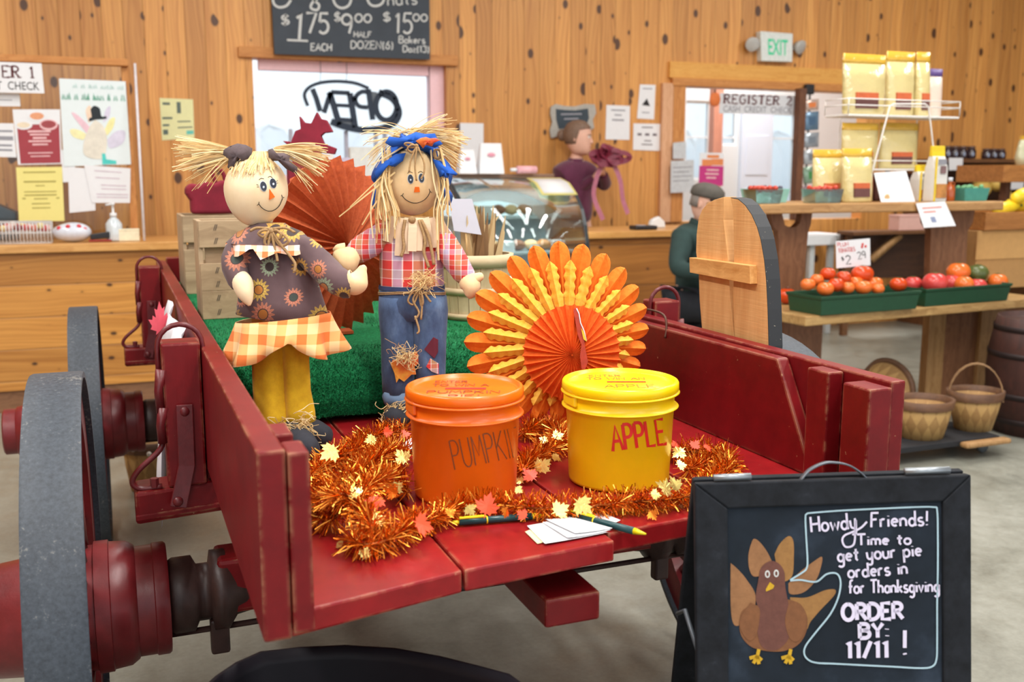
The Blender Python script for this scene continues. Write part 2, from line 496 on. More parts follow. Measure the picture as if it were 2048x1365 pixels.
def write(mb, s, place, w, nrm, mat, gap=.16, thick=.0006, lift=.0004):
    """place((u, v)) gives the point of the surface for a point of the writing; w is the pen's width in metres"""
    st, _ = lettering(s, gap)
    for p in st:
        q = [place(a) for a in p]
        q = [x for x in q if x is not None]
        if len(q) > 1: mb.ribbon(q, w, nrm(q[0]) if callable(nrm) else nrm, mat, thick, lift)
def fitpx(s, x0, y0, x1, y1, cap, gap=.16):
    """the writing's own (u, v) to pixels of the photograph: baseline from (x0, y0) to (x1, y1), capitals cap pixels high"""
    _, L = lettering(s, gap)
    dx, dy = (x1 - x0) / L, (y1 - y0) / L
    n = math.hypot(x1 - x0, y1 - y0)
    return lambda a: (x0 + a[0] * dx + a[1] * cap * (y1 - y0) / n, y0 + a[0] * dy - a[1] * cap * (x1 - x0) / n)
def polyline(mb, pts, place, w, nrm, mat, smooth=True, thick=.0006, lift=.0004):
    q = [(p.x, p.y) for p in sm([(x, y, 0) for x, y in pts], 5)] if smooth else pts
    mb.ribbon([place(a) for a in q], w, nrm, mat, thick, lift)
# ================================================================== the hall
WY = 7.6                                       # the boarded wall behind the counters
M_PINE = pine('knotty_pine_wall', 0, 2, 0.135, (226, 164, 90), (188, 122, 58), (64, 36, 24), 0.95)
M_PINEH = pine('knotty_pine_front', 2, 0, 0.19, (214, 152, 74), (176, 114, 46), (60, 34, 18), 0.45)
M_TRIM = wood('pine_trim', (214, 150, 84), (180, 112, 52), 0)
M_TRIMV = wood('pine_trim_upright', (214, 150, 84), (180, 112, 52), 2)
M_TOP = wood('pine_counter_top', (222, 168, 100), (196, 138, 72), 0, rough=0.3)
M_DARKW = wood('brown_stained_wood', (128, 82, 54), (84, 50, 34), 2)
M_WHITEW = plain('painted_white_board', (226, 228, 230), 0.6, var=0.03)
M_PAPER = plain('white_paper', (232, 233, 236), 0.7, var=0.02)
M_INK = plain('dark_ink', (34, 30, 32), 0.7, var=0.1)
M_GREYINK = plain('grey_print', (150, 150, 158), 0.8, var=0.1)
M_CLEAR = glassy('clear_acrylic', opacity=0.012, rough=0.08, gloss=.22)

t = NT('polished_concrete')
v = t.n('ShaderNodeNewGeometry').outputs['Position']
n1 = t.noise(v, 1.1, 6, 0.65); n2 = t.noise(v, 9, 6, 0.7); n3 = t.noise(v, 60, 3, 0.6)
f = t.math('ADD', t.math('MULTIPLY', n1, 0.55), t.math('ADD', t.math('MULTIPLY', n2, 0.3), t.math('MULTIPLY', n3, 0.15)))
c = t.ramp(f, [(0.36, lin((112, 112, 102))), (0.5, lin((140, 140, 129))), (0.66, lin((164, 164, 154)))])
t.bump(n2, 0.05, 0.003)
M_CONC = t.out(c, t.ramp(n2, [(0.3, (0.28,) * 3), (0.7, (0.5,) * 3)]))

b = MB(); b.box(-6, 14, -4, WY, -0.1, 0, M_CONC); struct(b.build('floor'), 'grey polished concrete floor of the hall')
b = MB(); b.box(-6, 14, -4, 10.2, 4.0, 4.1, plain('white_ceiling', (225, 225, 222), 0.8, var=0.03)); struct(b.build('ceiling'), 'white ceiling above the hall')
b = MB(); b.box(-6, -5.9, -4, WY, 0, 4.0, M_PINE); struct(b.build('wall_left'), 'boarded end wall of the hall')
b = MB(); b.box(13.9, 14, -4, 10.2, 0, 4.0, M_PINE); struct(b.build('wall_right'), 'boarded far end wall of the hall')

# the two openings of the back wall
OX0, OX1 = at_y(508, 200, WY).x, at_y(893, 200, WY).x
OZ1, OZ0 = at_y(700, 124, WY).z, 1.34
RX0, RX1 = at_y(1364, 300, WY).x, at_y(1730, 300, WY).x
RZ1, RZ0 = at_y(1500, 178, WY).z, 1.0
b = MB()
for x0, x1, z0, z1 in ((-6, OX0, 0, 4), (OX0, OX1, 0, OZ0), (OX0, OX1, OZ1, 4), (OX1, RX0, 0, 4), (RX0, RX1, 0, RZ0), (RX0, RX1, RZ1, 4), (RX1, 14, 0, 4)):
    b.box(x0, x1, WY, WY + 0.14, z0, z1, M_PINE)
struct(b.build('wall_back'), 'back wall of knotty upright pine boards')

# trim round the serving window
b = MB()
b.box(at_y(476, 110, WY).x, at_y(914, 120, WY).x, WY - 0.035, WY, OZ1, OZ1 + 0.075, M_TRIM)
struct(b.build('trim_1', bevel=0.004), 'pine head board over the serving window')
M_PVC = plain('pinkish_white_frame', (246, 204, 210), 0.5, var=0.05)
M_GLASS = glassy('window_glass', opacity=0.02, rough=0.02)
wn = struct(thing('window_1', 'wide serving window with the open sign in it', None, ((OX0 + OX1) / 2, WY, OZ0)))
b = MB(); yy = WY + 0.06
for x0, x1, z0, z1 in ((OX0, OX0 + 0.05, OZ0, OZ0 + .05), (OX1 - 0.12, OX1, OZ0, OZ1), (OX0 + 0.05, OX1 - 0.12, OZ1 - 0.075, OZ1), (OX0 + 0.05, OX1 - 0.12, OZ0, OZ0 + 0.06)):
    b.box(x0, x1, yy, yy + 0.06, z0, z1, M_PVC)
b.build('window_frame', wn, bevel=0.004)
b = MB(); b.box(OX0 + 0.05, OX1 - 0.12, yy + 0.025, yy + 0.031, OZ0 + 0.06, OZ1 - 0.075, M_GLASS); b.build('window_pane', wn)
b = MB()
for px in (583, 640, 693, 752, 770):
    p = at_y(px, 330, WY + 0.1)
    b.box(p.x - 0.012, p.x + 0.012, yy + 0.01, yy + 0.05, OZ0 + 0.06, (OZ1 - 0.5) if px > 600 else OZ0 + 0.4, plain('grey_glazing_bar', (176, 176, 190), 0.5))
b.build('glazing_bar', wn)

# yard outside, far trees
b = MB(); b.box(-80, 120, WY + 0.2, 160, -0.35, -0.3, plain('pale_gravel', (206, 210, 216), 0.9, var=0.06, scale=3)); struct(b.build('ground'), 'pale gravel yard outside the window')
random.seed(3)
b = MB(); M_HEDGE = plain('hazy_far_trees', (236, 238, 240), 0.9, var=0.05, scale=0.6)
for i in range(60):
    x = -50 + i * 2.4 + random.uniform(-0.5, 0.5)
    b.ball((x, 70 + random.uniform(-2, 2), 1.2), (2.6, 1.8, random.uniform(3.0, 3.8)), M_HEDGE, 10, 7, bumpy=0.08)
tag(b.build('distant_treeline'), 'hazy line of trees far beyond the serving window', 'trees', kind='stuff')
# ------------------------------------------------------------------ register 2 room
IY = 9.9
IX0, IX1 = RX0 - 0.9, RX1 + 2.2
M_IN = plain('cool_white_wall', (208, 210, 212), 0.7, var=0.02)
def zz(py): return at_y(1500, py, IY).z
wins = [(1370, 1420, 205, 360), (1441, 1474, 215, 292), (1542, 1592, 224, 412)]
b = MB(); xs = IX0
for p0, p1, t0, t1 in wins:
    x0, x1 = at_y(p0, 300, IY).x, at_y(p1, 300, IY).x
    b.box(xs, x0, IY, IY + 0.1, 0, 4, M_IN)
    b.box(x0, x1, IY, IY + 0.1, 0, zz(t1), M_IN); b.box(x0, x1, IY, IY + 0.1, zz(t0), 4, M_IN)
    xs = x1
b.box(xs, IX1, IY, IY + 0.1, 0, 4, M_IN)
struct(b.build('wall_inner'), 'cool white rear wall of the register room')
b = MB(); b.box(IX0 - .1, IX0, WY + .14, IY, 0, 4, M_IN); struct(b.build('wall_inner_left'), 'white side wall of the register room')
b = MB(); b.box(IX1, IX1 + .1, WY + .14, IY, 0, 4, M_IN); struct(b.build('wall_inner_right'), 'white far side wall of the register room')
b = MB(); b.box(IX0, IX1, WY + .14, IY, -0.1, 0, M_CONC); struct(b.build('floor_register_room'), 'concrete floor of the register room')
for i, (p0, p1, t0, t1) in enumerate(wins):
    x0, x1 = at_y(p0, 300, IY).x, at_y(p1, 300, IY).x
    w = struct(thing('window_%d' % (i + 2), None, None, ((x0 + x1) / 2, IY, zz(t1))))
    b = MB(); e = .025
    for a in ((x0, x0 + e, zz(t1), zz(t0)), (x1 - e, x1, zz(t1), zz(t0)), (x0 + e, x1 - e, zz(t0) - e, zz(t0)), (x0 + e, x1 - e, zz(t1), zz(t1) + e), (x0 + e, x1 - e, zz(276) - .008, zz(276) + .008)):
        b.box(a[0], a[1], IY + .02, IY + .07, a[2], a[3], M_WHITEW)
    b.build('window_frame', w)
    b = MB(); b.box(x0 + e, x1 - e, IY + .04, IY + .046, zz(t1) + e, zz(t0) - e, M_GLASS); b.build('window_pane', w)
b = MB(); x0, x1 = at_y(1478, 300, IY).x, at_y(1540, 300, IY).x
d = struct(thing('door_1', 'pale panel door at the back of the register room', None, ((x0 + x1) / 2, IY, 0)))
b.box(x0, x1, IY - .05, IY - .005, 0, zz(215), plain('pale_blue_white_door', (206, 214, 230), .5, var=.02)); b.build('door_leaf', d, bevel=.004)
b = MB()
for k in range(3): b.box(x0 + .06, x1 - .06, IY - .058, IY - .05, .2 + .6 * k, .65 + .6 * k, plain('pale_blue_white_door', (206, 214, 230)))
b.build('door_panel', d, bevel=.004)

# frame of the register 2 opening
b = MB()
b.box(at_y(1340, 300, WY).x, RX0, WY - .04, WY + .2, RZ0, RZ1 + .02, M_TRIMV); struct(b.build('trim_2', bevel=.004), 'pale pine post left of the register 2 opening')
b = MB(); b.box(at_y(1340, 160, WY).x, at_y(1694, 165, WY).x, WY - .05, WY, RZ1, RZ1 + .065, M_TRIM); struct(b.build('trim_3', bevel=.004), 'pine head board over the register 2 opening')
b = MB(); b.box(at_y(1340, 160, WY).x - .02, at_y(1740, 165, WY).x, WY - .03, WY, RZ1 + .066, RZ1 + .2, wood('pale_pine_board', (232, 176, 92), (214, 150, 66), 0)); struct(b.build('trim_4', bevel=.003), 'broad pale pine board above the register 2 opening')
b = MB(); b.box(at_y(1318, 300, WY).x, at_y(1339, 300, WY).x, WY - .045, WY, RZ0, RZ1 + .02, wood('pinkish_pine', (226, 178, 140), (204, 150, 108), 2)); struct(b.build('trim_5', bevel=.004), 'pinkish casing beside the register 2 opening')
b = MB(); b.box(at_y(1590, 300, WY - .1).x, at_y(1603, 300, WY - .1).x, WY - .14, WY - .06, 1.0, RZ1 + .01, M_DARKW); struct(b.build('trim_6', bevel=.004), 'dark brown post in the register 2 opening')
b = MB(); b.box(at_y(1421, 300, IY - .4).x, at_y(1439, 300, IY - .4).x, IY - .45, IY - .35, 0, 4, wood('reddish_wood', (206, 140, 112), (176, 108, 84), 2)); struct(b.build('trim_7'), 'reddish wood post inside the register room')

# ------------------------------------------------------------------ counters
CY = 6.46
def counter(name, x0, x1, label, front, top):
    r = thing(name, label, 'counter', ((x0 + x1) / 2, CY + .35, 0))
    b = MB(); b.box(x0, x1, CY + .03, CY + .62, .135, .945, front); b.build('front_panel', r)
    b = MB(); b.box(x0, x1, CY + .05, CY + .62, 0, .135, wood('counter_plinth_brown', (150, 108, 76), (118, 80, 54), 0)); b.build('plinth', r)
    b = MB(); b.box(x0, x1, CY - .01, CY + .66, .95, 1.0, top); b.build('counter_top', r, bevel=.006)
    return r
counter('service_counter', -3.2, 1.80, 'long pine counter with horizontal knotty boards below the register window', M_PINEH, M_TOP)
counter('register_counter', 3.10, at_y(1545, 470, CY).x, 'darker pine counter between the curved pastry case and the farm tables', pine('knotty_pine_front_dark', 2, 0, .3, (170, 112, 52), (136, 84, 36), (60, 34, 18), .6), M_TOP)
# ================================================================== the red farm wagon
BZ = 0.79
BD = BZ + .0015                                # where things rest on the bed
RED = (113, 12, 18)
M_RED = worn_paint('worn_red_paint', RED, wear=0.55)
M_REDX = worn_paint('worn_red_paint_across', RED, wear=0.5, axis=0)
M_REDZ = worn_paint('worn_red_paint_upright', RED, wear=0.6, axis=2)
M_REDTOP = worn_paint('scuffed_red_bed_paint', (142, 24, 28), wear=0.4, rough=0.3)
M_REDIRON = plain('red_painted_iron', (98, 26, 30), 0.38, var=0.25, scale=60, bump=0.15)
M_HUB = plain('red_painted_hub', (114, 30, 34), 0.36, var=0.22, scale=25, bump=0.2)
M_GREASE = plain('greasy_brown_iron', (58, 36, 32), 0.45, var=0.35, scale=30, bump=0.3)
t = NT('worn_black_tyre')
n1 = t.noise(t.coord('Object'), 9, 5, .7); n2 = t.noise(t.coord('Object'), 120, 4, .7)
z = t.sep(t.n('ShaderNodeNewGeometry').outputs['Position'])
c = t.ramp(n2, [(.3, lin((44, 50, 58))), (.7, lin((68, 76, 86)))])
sp = t.math('MULTIPLY', t.math('SUBTRACT', t.math('ADD', t.math('MULTIPLY', n1, .55), t.math('MULTIPLY', n2, .5)), .60), 14, True)
c = t.mix(t.math('MULTIPLY', sp, .55), c, lin((150, 146, 136)))
t.bump(n2, .2, .002)
M_TYRE = t.out(c, .55)

wagon = thing('farm_wagon', 'old red painted wooden farm wagon with black tyred wheels carrying the harvest display', 'wagon', (.755, 2.9, 0))
YF = 4.45
ends = [((.198, 1.349), (.472, 1.407)), ((.477, 1.408), (.754, 1.436)), ((.759, 1.47), (1.035, 1.50)), ((1.04, 1.50), (1.318, 1.54))]
for (xa, ya), (xb, yb) in ends:
    b = MB(); z0, z1 = BZ - .037, BZ
    b.hexa([(xa, ya, z0), (xb, yb, z0), (xb, YF, z0), (xa, YF, z0), (xa, ya, z1), (xb, yb, z1), (xb, YF, z1), (xa, YF, z1)], M_REDTOP)
    b.build('bed_plank', wagon, bevel=.004)
# side boards
b = MB(); b.box(.152, .190, 1.285, YF, BZ - .008, 1.046, M_RED); b.build('side_board', wagon, bevel=.004)
b = MB(); b.box(1.322, 1.356, 1.43, YF, .752, 1.022, M_RED); b.build('side_board', wagon, bevel=.004)
b = MB(); b.prism([(1.290, 1.60, BZ), (1.290, 2.42, BZ), (1.290, 2.42, 1.012), (1.290, 1.735, 1.016)], (.031, 0, 0), worn_paint('much_worn_red_paint', RED, wear=1.0)); b.build('inner_side_board', wagon, bevel=.005)
for y0, y1, x0, x1, zt in ((1.28, 1.345, .191, .220, 1.062), (1.41, 1.48, .191, .220, 1.055)):
    b = MB(); b.box(x0, x1, y0, y1, BZ, zt - .02, M_REDZ); b.build('end_cleat', wagon, bevel=.004)
for y0, y1, zt in ((1.425, 1.50, 1.012), (1.56, 1.625, 1.018)):
    b = MB(); b.box(1.268 if y0 < 1.5 else 1.283, 1.321, y0, y1, BZ, zt, M_REDZ); b.build('end_cleat', wagon, bevel=.004)
b = MB(); b.box(.19, 1.32, YF - .04, YF, BZ, 1.06, M_REDX); b.build('end_board', wagon, bevel=.004)
# sill and cross timbers under the bed
b = MB(); b.box(.638, .741, 1.46, 4.4, .640, .692, M_RED); b.build('sill_beam', wagon, bevel=.005)

M_BARE = wood('bare_splintered_wood', (198, 164, 122), (160, 124, 84), 2)
b = MB(); b.prism([at_y(x, y, 1.5585) for x, y in ((1684, 874), (1691, 868), (1697, 884), (1702, 948), (1684, 948))], (0, .001, 0), M_BARE); tag(b.build('bare_wood_scar', wagon), 'bare wood where the paint is split off')
b = MB(); b.tube(sm([Vector((1.300, 2.40, 1.02)), Vector((1.285, 2.36, 1.045)), Vector((1.290, 2.28, 1.052)), Vector((1.296, 2.22, 1.045)), Vector((1.293, 2.20, 1.015)), Vector((1.286, 2.195, .99))], 5), .003, plain('rusty_wire', (92, 60, 48), .5, .5), 6); b.build('wire_hook', wagon)
def bolster(y, sk=0.0):
    r = MB(); r.hexa([(.004, y, .682), (1.52, y + sk, .682), (1.52, y + sk + .10, .682), (.004, y + .10, .682), (.004, y, .752), (1.52, y + sk, .752), (1.52, y + sk + .10, .752), (.004, y + .10, .752)], M_REDX)
    bo = r.build('bolster', wagon, bevel=.008)
    r = MB(); r.hexa([(.004, y - .002, .690), (1.52, y + sk - .002, .690), (1.52, y + sk + .102, .690), (.004, y + .102, .690), (.004, y - .002, .704), (1.52, y + sk - .002, .704), (1.52, y + sk + .102, .704), (.004, y + .102, .704)], M_REDX); r.build('bolster_shoe', bo, bevel=.003)
    y0 = y
    for s in (0, 1):
        y = y0 + sk * s
        X = (lambda x: x) if s == 0 else (lambda x: 1.513 - x)
        r = MB(); xa, xb = sorted((X(.072), X(.150)))
        r.box(xa, xb, y + .012, y + .085, .752, 1.058, M_REDZ); st = r.build('stake', wagon, bevel=.005)
        yc = y + .03
        r = MB(); arch = [(X(.066), yc, .90), (X(.066), yc, 1.05)] + [(X(.111 - .045 * cos(a)), yc, 1.05 + .045 * sin(a)) for a in [pi * k / 10 for k in range(1, 10)]] + [(X(.156), yc, 1.05), (X(.156), yc, .76)]
        r.tube(arch, .0055, M_REDIRON, 10); r.build('stake_hoop', st)
        r = MB(); r.tube(sm([(X(.068), yc - .005, .87), (X(.060), yc - .01, .835), (X(.015), yc - .012, .795), (X(.002), yc - .012, .77), (X(.018), yc - .012, .755), (X(.06), yc - .012, .756)], 5), .006, M_REDIRON, 8); r.build('hook_rod', st)
        for z0, z1 in ((.915, 1.005), (.85, .925)):
            r = MB(); r.tube([(X(.066), yc - .014, z0), (X(.063), yc - .018, (z0 + z1) / 2), (X(.070), yc - .016, z1)], [.010, .0085, .011], M_REDIRON, 10); r.build('eye_link', st)
        r = MB(); r.tube([(X(.045), yc - .012, .756), (X(.045), yc - .012, .775)], .009, M_REDIRON, 6, False); r.build('bolt', st)
        p = [Vector((X(.112), y + .008, .93)), Vector((X(.110), y + .004, .80)), Vector((X(.088), y - .006, .715))]
        r = MB(); r.ribbon(p, .034, (0, -1, 0), M_REDIRON, .006); r.build('strap', st, bevel=.002)
        for q in (p[0] + Vector((0, -.004, -.015)), p[2] + Vector((0, -.004, .012))):
            r = MB(); r.ball(q, (.011, .007, .011), M_REDIRON, 10, 6); r.build('bolt', st)
bolster(2.13, .24)
bolster(4.0)

def wheel(X, y, R, s):
    """s = +1 when the wagon lies to the right of the wheel"""
    w = thing('wheel', None, None); w.parent = wagon; w.matrix_parent_inverse = Matrix.Translation(wagon.location).inverted()
    c = (X, y, R); ax = (s, 0, 0)
    r = MB(); r.lathe([(R - .014, -.05), (R - .002, -.05), (R, -.045), (R, .045), (R - .002, .05), (R - .014, .05), (R - .014, -.05)], c, ax, 72, M_TYRE, True, False); ty = r.build('tyre', w)
    m = ty.modifiers.new('edge', 'EDGE_SPLIT'); m.split_angle = radians(40)
    r = MB(); r.lathe([(R - .085, -.034), (R - .014, -.036), (R - .014, .036), (R - .085, .034), (R - .085, -.034)], c, ax, 72, M_HUB, True, False); fe = r.build('rim', w)
    m = fe.modifiers.new('edge', 'EDGE_SPLIT'); m.split_angle = radians(40)
    prof = [(.02, -.30), (.078, -.30), (.085, -.295), (.085, -.255), (.092, -.25), (.098, -.20), (.108, -.195), (.108, -.165), (.112, -.16), (.122, -.07), (.130, -.06), (.130, .045), (.137, .047), (.137, .075), (.133, .077), (.130, .11), (.120, .125), (.116, .127), (.116, .16), (.119, .162), (.119, .185), (.115, .19), (.02, .19)]
    r = MB(); r.lathe([(a, h) for a, h in prof], c, ax, 40, M_HUB, True, True); hb = r.build('hub', w)
    m = hb.modifiers.new('edge', 'EDGE_SPLIT'); m.split_angle = radians(50)
    for k in range(14):
        a = 2 * pi * (k + .35) / 14; d = Vector((0, cos(a), sin(a)))
        p0 = Vector(c) + d * .115 + Vector((s * .012, 0, 0)); p1 = Vector(c) + d * (R - .08)
        r = MB(); r.tube([p0, p0.lerp(p1, .3), p1], [.026, .021, .019], M_HUB, 8); r.build('spoke', w)
    return w
wheel(-.130, 2.175, .50, 1)
wheel(-.130, 4.06, .455, 1)
wheel(1.545, 2.175, .50, -1)
wheel(1.545, 4.06, .455, -1)
for y, R in ((2.175, .50), (4.06, .455)):
    b = MB(); b.box(.16, 1.27, y - .055, y + .055, R - .04, R + .085, M_REDX); ax = b.build('axle', wagon, bevel=.01)
    for X, s in ((.06, 1), (1.355, -1)):
        b = MB(); b.lathe([(.02, -.01), (.07, -.01), (.082, .01), (.082, .05), (.062, .06), (.062, .085), (.088, .09), (.088, .12), (.06, .14), (.055, .17), (.02, .17)], (X, y, R), (s, 0, 0), 24, M_GREASE); b.build('axle_collar', ax)
        b = MB(); b.box(min(X + s * .08, X + s * .12), max(X + s * .08, X + s * .12), y - .05, y - .02, R - .13, R - .05, M_GREASE); b.build('clip_bolt', ax, bevel=.006)
    b = MB(); b.tube([(.06, y - .03, R - .075), (1.36, y - .03, R - .075)], .007, M_GREASE, 8); b.build('truss_rod', ax)
    b = MB(); b.box(.35, 1.46, y - .05, y + .05, R + .085, .682, M_REDX); b.build('sand_board', wagon, bevel=.008)
b = MB(); b.tube([(.755, 2.2, .53), (.755, 4.1, .50)], .045, M_RED, 4); b.build('reach_pole', wagon)
# ================================================================== the two scarecrow dolls
CLAMP = (.1925, 1.287, BD + .0003)
HF = Vector((sin(YAW), cos(YAW), 0))            # level direction the camera looks in
def cloth(name, colf, rough=.85, weave=900):
    t = NT(name)
    xyz = t.sep(t.coord('Object', rot=(0, 0, YAW)))
    col = colf(t, xyz[0], xyz[2])
    wv = t.noise(t.coord('Object'), weave, 2); t.bump(wv, .25, .0006)
    MATS[name] = t.out(col, rough, sheen=.15)
    return MATS[name]
def gingham(size, c0, c1, c2, sx=0, sz=0):
    def f(t, x, z):
        a = t.math('LESS_THAN', t.math('FRACT', t.math('ADD', t.math('DIVIDE', x, size), sx)), .5)
        b = t.math('LESS_THAN', t.math('FRACT', t.math('ADD', t.math('DIVIDE', z, size), sz)), .5)
        s = t.math('MULTIPLY', t.math('ADD', a, b), .5)
        return t.ramp(s, [(0, lin(c0)), (.34, lin(c1)), (.8, lin(c2))], 'CONSTANT')
    return f
def plaid(size, k=1.0):
    R_, Wt, Lv, Tn = (206, 50, 44), (238, 226, 222), (178, 164, 190), (176, 128, 92)
    st = [(0, lin(R_)), (.22, lin(Wt)), (.25, lin(Lv)), (.46, lin(Wt)), (.49, lin(R_)), (.70, lin(Wt)), (.73, lin(Tn)), (.95, lin(Wt)), (.98, lin(R_))]
    def f(t, x, z):
        a = t.ramp(t.math('FRACT', t.math('DIVIDE', x, size)), st, 'CONSTANT')
        b = t.ramp(t.math('FRACT', t.math('DIVIDE', z, size * .8)), st, 'CONSTANT')
        return t.mix(.35, a, b)
    return f
def sunflowers(t, x, z):
    v = t.comb(t.math('MULTIPLY', x, 16.0), t.math('MULTIPLY', z, 16.0), 0.0)
    vo = t.n('ShaderNodeTexVoronoi', voronoi_dimensions='2D', i_Scale=1.0, i_Randomness=.6); t.t.links.new(v, vo.inputs['Vector'])
    df = t.n('ShaderNodeVectorMath', operation='SUBTRACT'); t.t.links.new(v, df.inputs[0]); t.t.links.new(vo.outputs['Position'], df.inputs[1])
    d = t.sep(df.outputs[0]); r = vo.outputs['Distance']
    cr = t.sep(vo.outputs['Color'])
    sz = t.math('ADD', .30, t.math('MULTIPLY', cr[1], .16))
    rr = t.math('DIVIDE', r, sz)
    an = t.math('ARCTAN2', d[1], d[0])
    pet = t.math('ADD', .84, t.math('MULTIPLY', t.math('COSINE', t.math('MULTIPLY', an, 15.0)), .16))
    ray_ = t.math('MULTIPLY', t.math('ABSOLUTE', t.math('COSINE', t.math('MULTIPLY', an, 7.5))), .5)
    base = t.ramp(t.noise(t.coord('Object'), 12, 3), [(.3, lin((84, 62, 66))), (.7, lin((104, 80, 82)))])
    pc = t.ramp(cr[0], [(0, lin((212, 176, 78))), (.3, lin((206, 128, 104))), (.55, lin((150, 176, 150))), (.78, lin((222, 170, 70)))], 'CONSTANT')
    pc = t.mix(ray_, pc, tuple(v_ * .55 for v_ in lin((150, 110, 80))))
    col = t.mix(t.math('LESS_THAN', rr, pet), base, pc)
    cc = t.ramp(cr[2], [(0, lin((62, 50, 48))), (.5, lin((176, 112, 44))), (.8, lin((58, 66, 60)))], 'CONSTANT')
    col = t.mix(t.math('LESS_THAN', rr, .46), col, lin((70, 52, 50)))
    return t.mix(t.math('LESS_THAN', rr, .38), col, cc)
M_SUNFL = cloth('sunflower_print', sunflowers)
M_GINGH = cloth('orange_gingham', gingham(.043, (248, 208, 150), (242, 178, 108), (232, 122, 52)))
M_GINGW = cloth('white_orange_gingham', gingham(.026, (236, 226, 226), (244, 196, 166), (234, 128, 70)))
M_PLAID = cloth('red_plaid', plaid(.105))
M_PLAIDS = cloth('small_red_plaid', plaid(.06))
M_YPANT = cloth('mustard_felt', lambda t, x, z: t.ramp(t.noise(t.coord('Object'), 40, 5, .7), [(.3, lin((206, 158, 8))), (.7, lin((232, 188, 24)))]))
M_DENIM = cloth('faded_denim', lambda t, x, z: t.ramp(t.noise(t.coord('Object', (1, 1, .5)), 18, 6, .7), [(.28, lin((48, 64, 96))), (.5, lin((72, 94, 130))), (.75, lin((112, 136, 168)))]))
M_DENIMD = plain('dark_denim', (46, 56, 92), .9, var=.2, scale=60)
M_SKIN = cloth('cream_muslin', lambda t, x, z: t.ramp(t.noise(t.coord('Object'), 14, 5, .6), [(.3, lin((236, 208, 164))), (.7, lin((248, 226, 188)))]))
M_SKIN2 = cloth('tan_muslin', lambda t, x, z: t.ramp(t.noise(t.coord('Object'), 14, 5, .6), [(.3, lin((226, 190, 136))), (.7, lin((244, 214, 166)))]))
M_CREAM = plain('cream_felt', (228, 200, 168), .9, var=.06)
M_BLUEF = plain('blue_felt', (24, 84, 178), .9, var=.2, scale=20, bump=.2)
M_MAROON = plain('maroon_felt', (96, 28, 44), .95, var=.15)
M_LEAFF = cloth('autumn_leaf_print', lambda t, x, z: t.ramp(t.noise(t.coord('Object'), 24, 3), [(.3, lin((236, 170, 60))), (.5, lin((226, 120, 40))), (.7, lin((196, 60, 36)))]))
M_TWINE = plain('jute_twine', (168, 134, 92), .95, var=.3, scale=200, bump=.4)
M_BROWNF = plain('dark_grey_brown_rag', (92, 78, 80), .95, var=.3, scale=40, bump=.2)
M_BLACKF = plain('black_felt', (44, 46, 54), .95, var=.2, scale=50)
M_STRAW = [plain('straw_pale', (236, 214, 166), .75, var=.1), plain('straw_golden', (224, 192, 134), .75, var=.12), plain('straw_tan', (206, 168, 112), .75, var=.12)]
M_ORANGEF = plain('orange_felt', (238, 110, 24), .9, var=.05)
M_EYE = plain('glossy_dark_eye', (40, 46, 60), .3); M_EYEW = plain('eye_highlight', (196, 206, 216), .4)
M_BLKLINE = plain('black_stitch', (46, 36, 32), .9)

def ring(cx, cy, rx, rz, d, n=36, k=0, amp=0.0, ph=0.0, tilt=0.0):
    s = d / FPX; c = at_d(cx, cy, d); out = []
    for j in range(n):
        a = 2 * pi * j / n
        m = 1 + amp * sin(k * a + ph)
        x, y = rx * sin(a) * m, -rz * cos(a) * m
        out.append(c + RGT * (x * s) + HF * (y * s) + Vector((0, 0, x * s * tilt)))
    return out
def tubepx(mb, pts, d, mat, seg=18, squash=1.0, k=0, amp=0.0):
    """limb through (px, py, radius px, depth offset m)"""
    P_ = sm([at_d(p[0], p[1], d + (p[3] if len(p) > 3 else 0)) for p in pts], 4)
    rr = sm([Vector((p[2], 0, 0)) for p in pts], 4)
    n = len(P_); rings = []; ref = None
    for i, p in enumerate(P_):
        tg = (P_[min(i + 1, n - 1)] - P_[max(i - 1, 0)]).normalized()
        side = tg.cross(HF).normalized(); fr = side.cross(tg)
        r = max(.5, rr[i].x) * d / FPX
        rings.append([p + (side * cos(2 * pi * q / seg) + fr * sin(2 * pi * q / seg) * squash) * r * (1 + amp * sin(k * 2 * pi * q / seg + i * .9) * sin(i * 1.7)) for q in range(seg)])
    mb.loft(rings, mat)
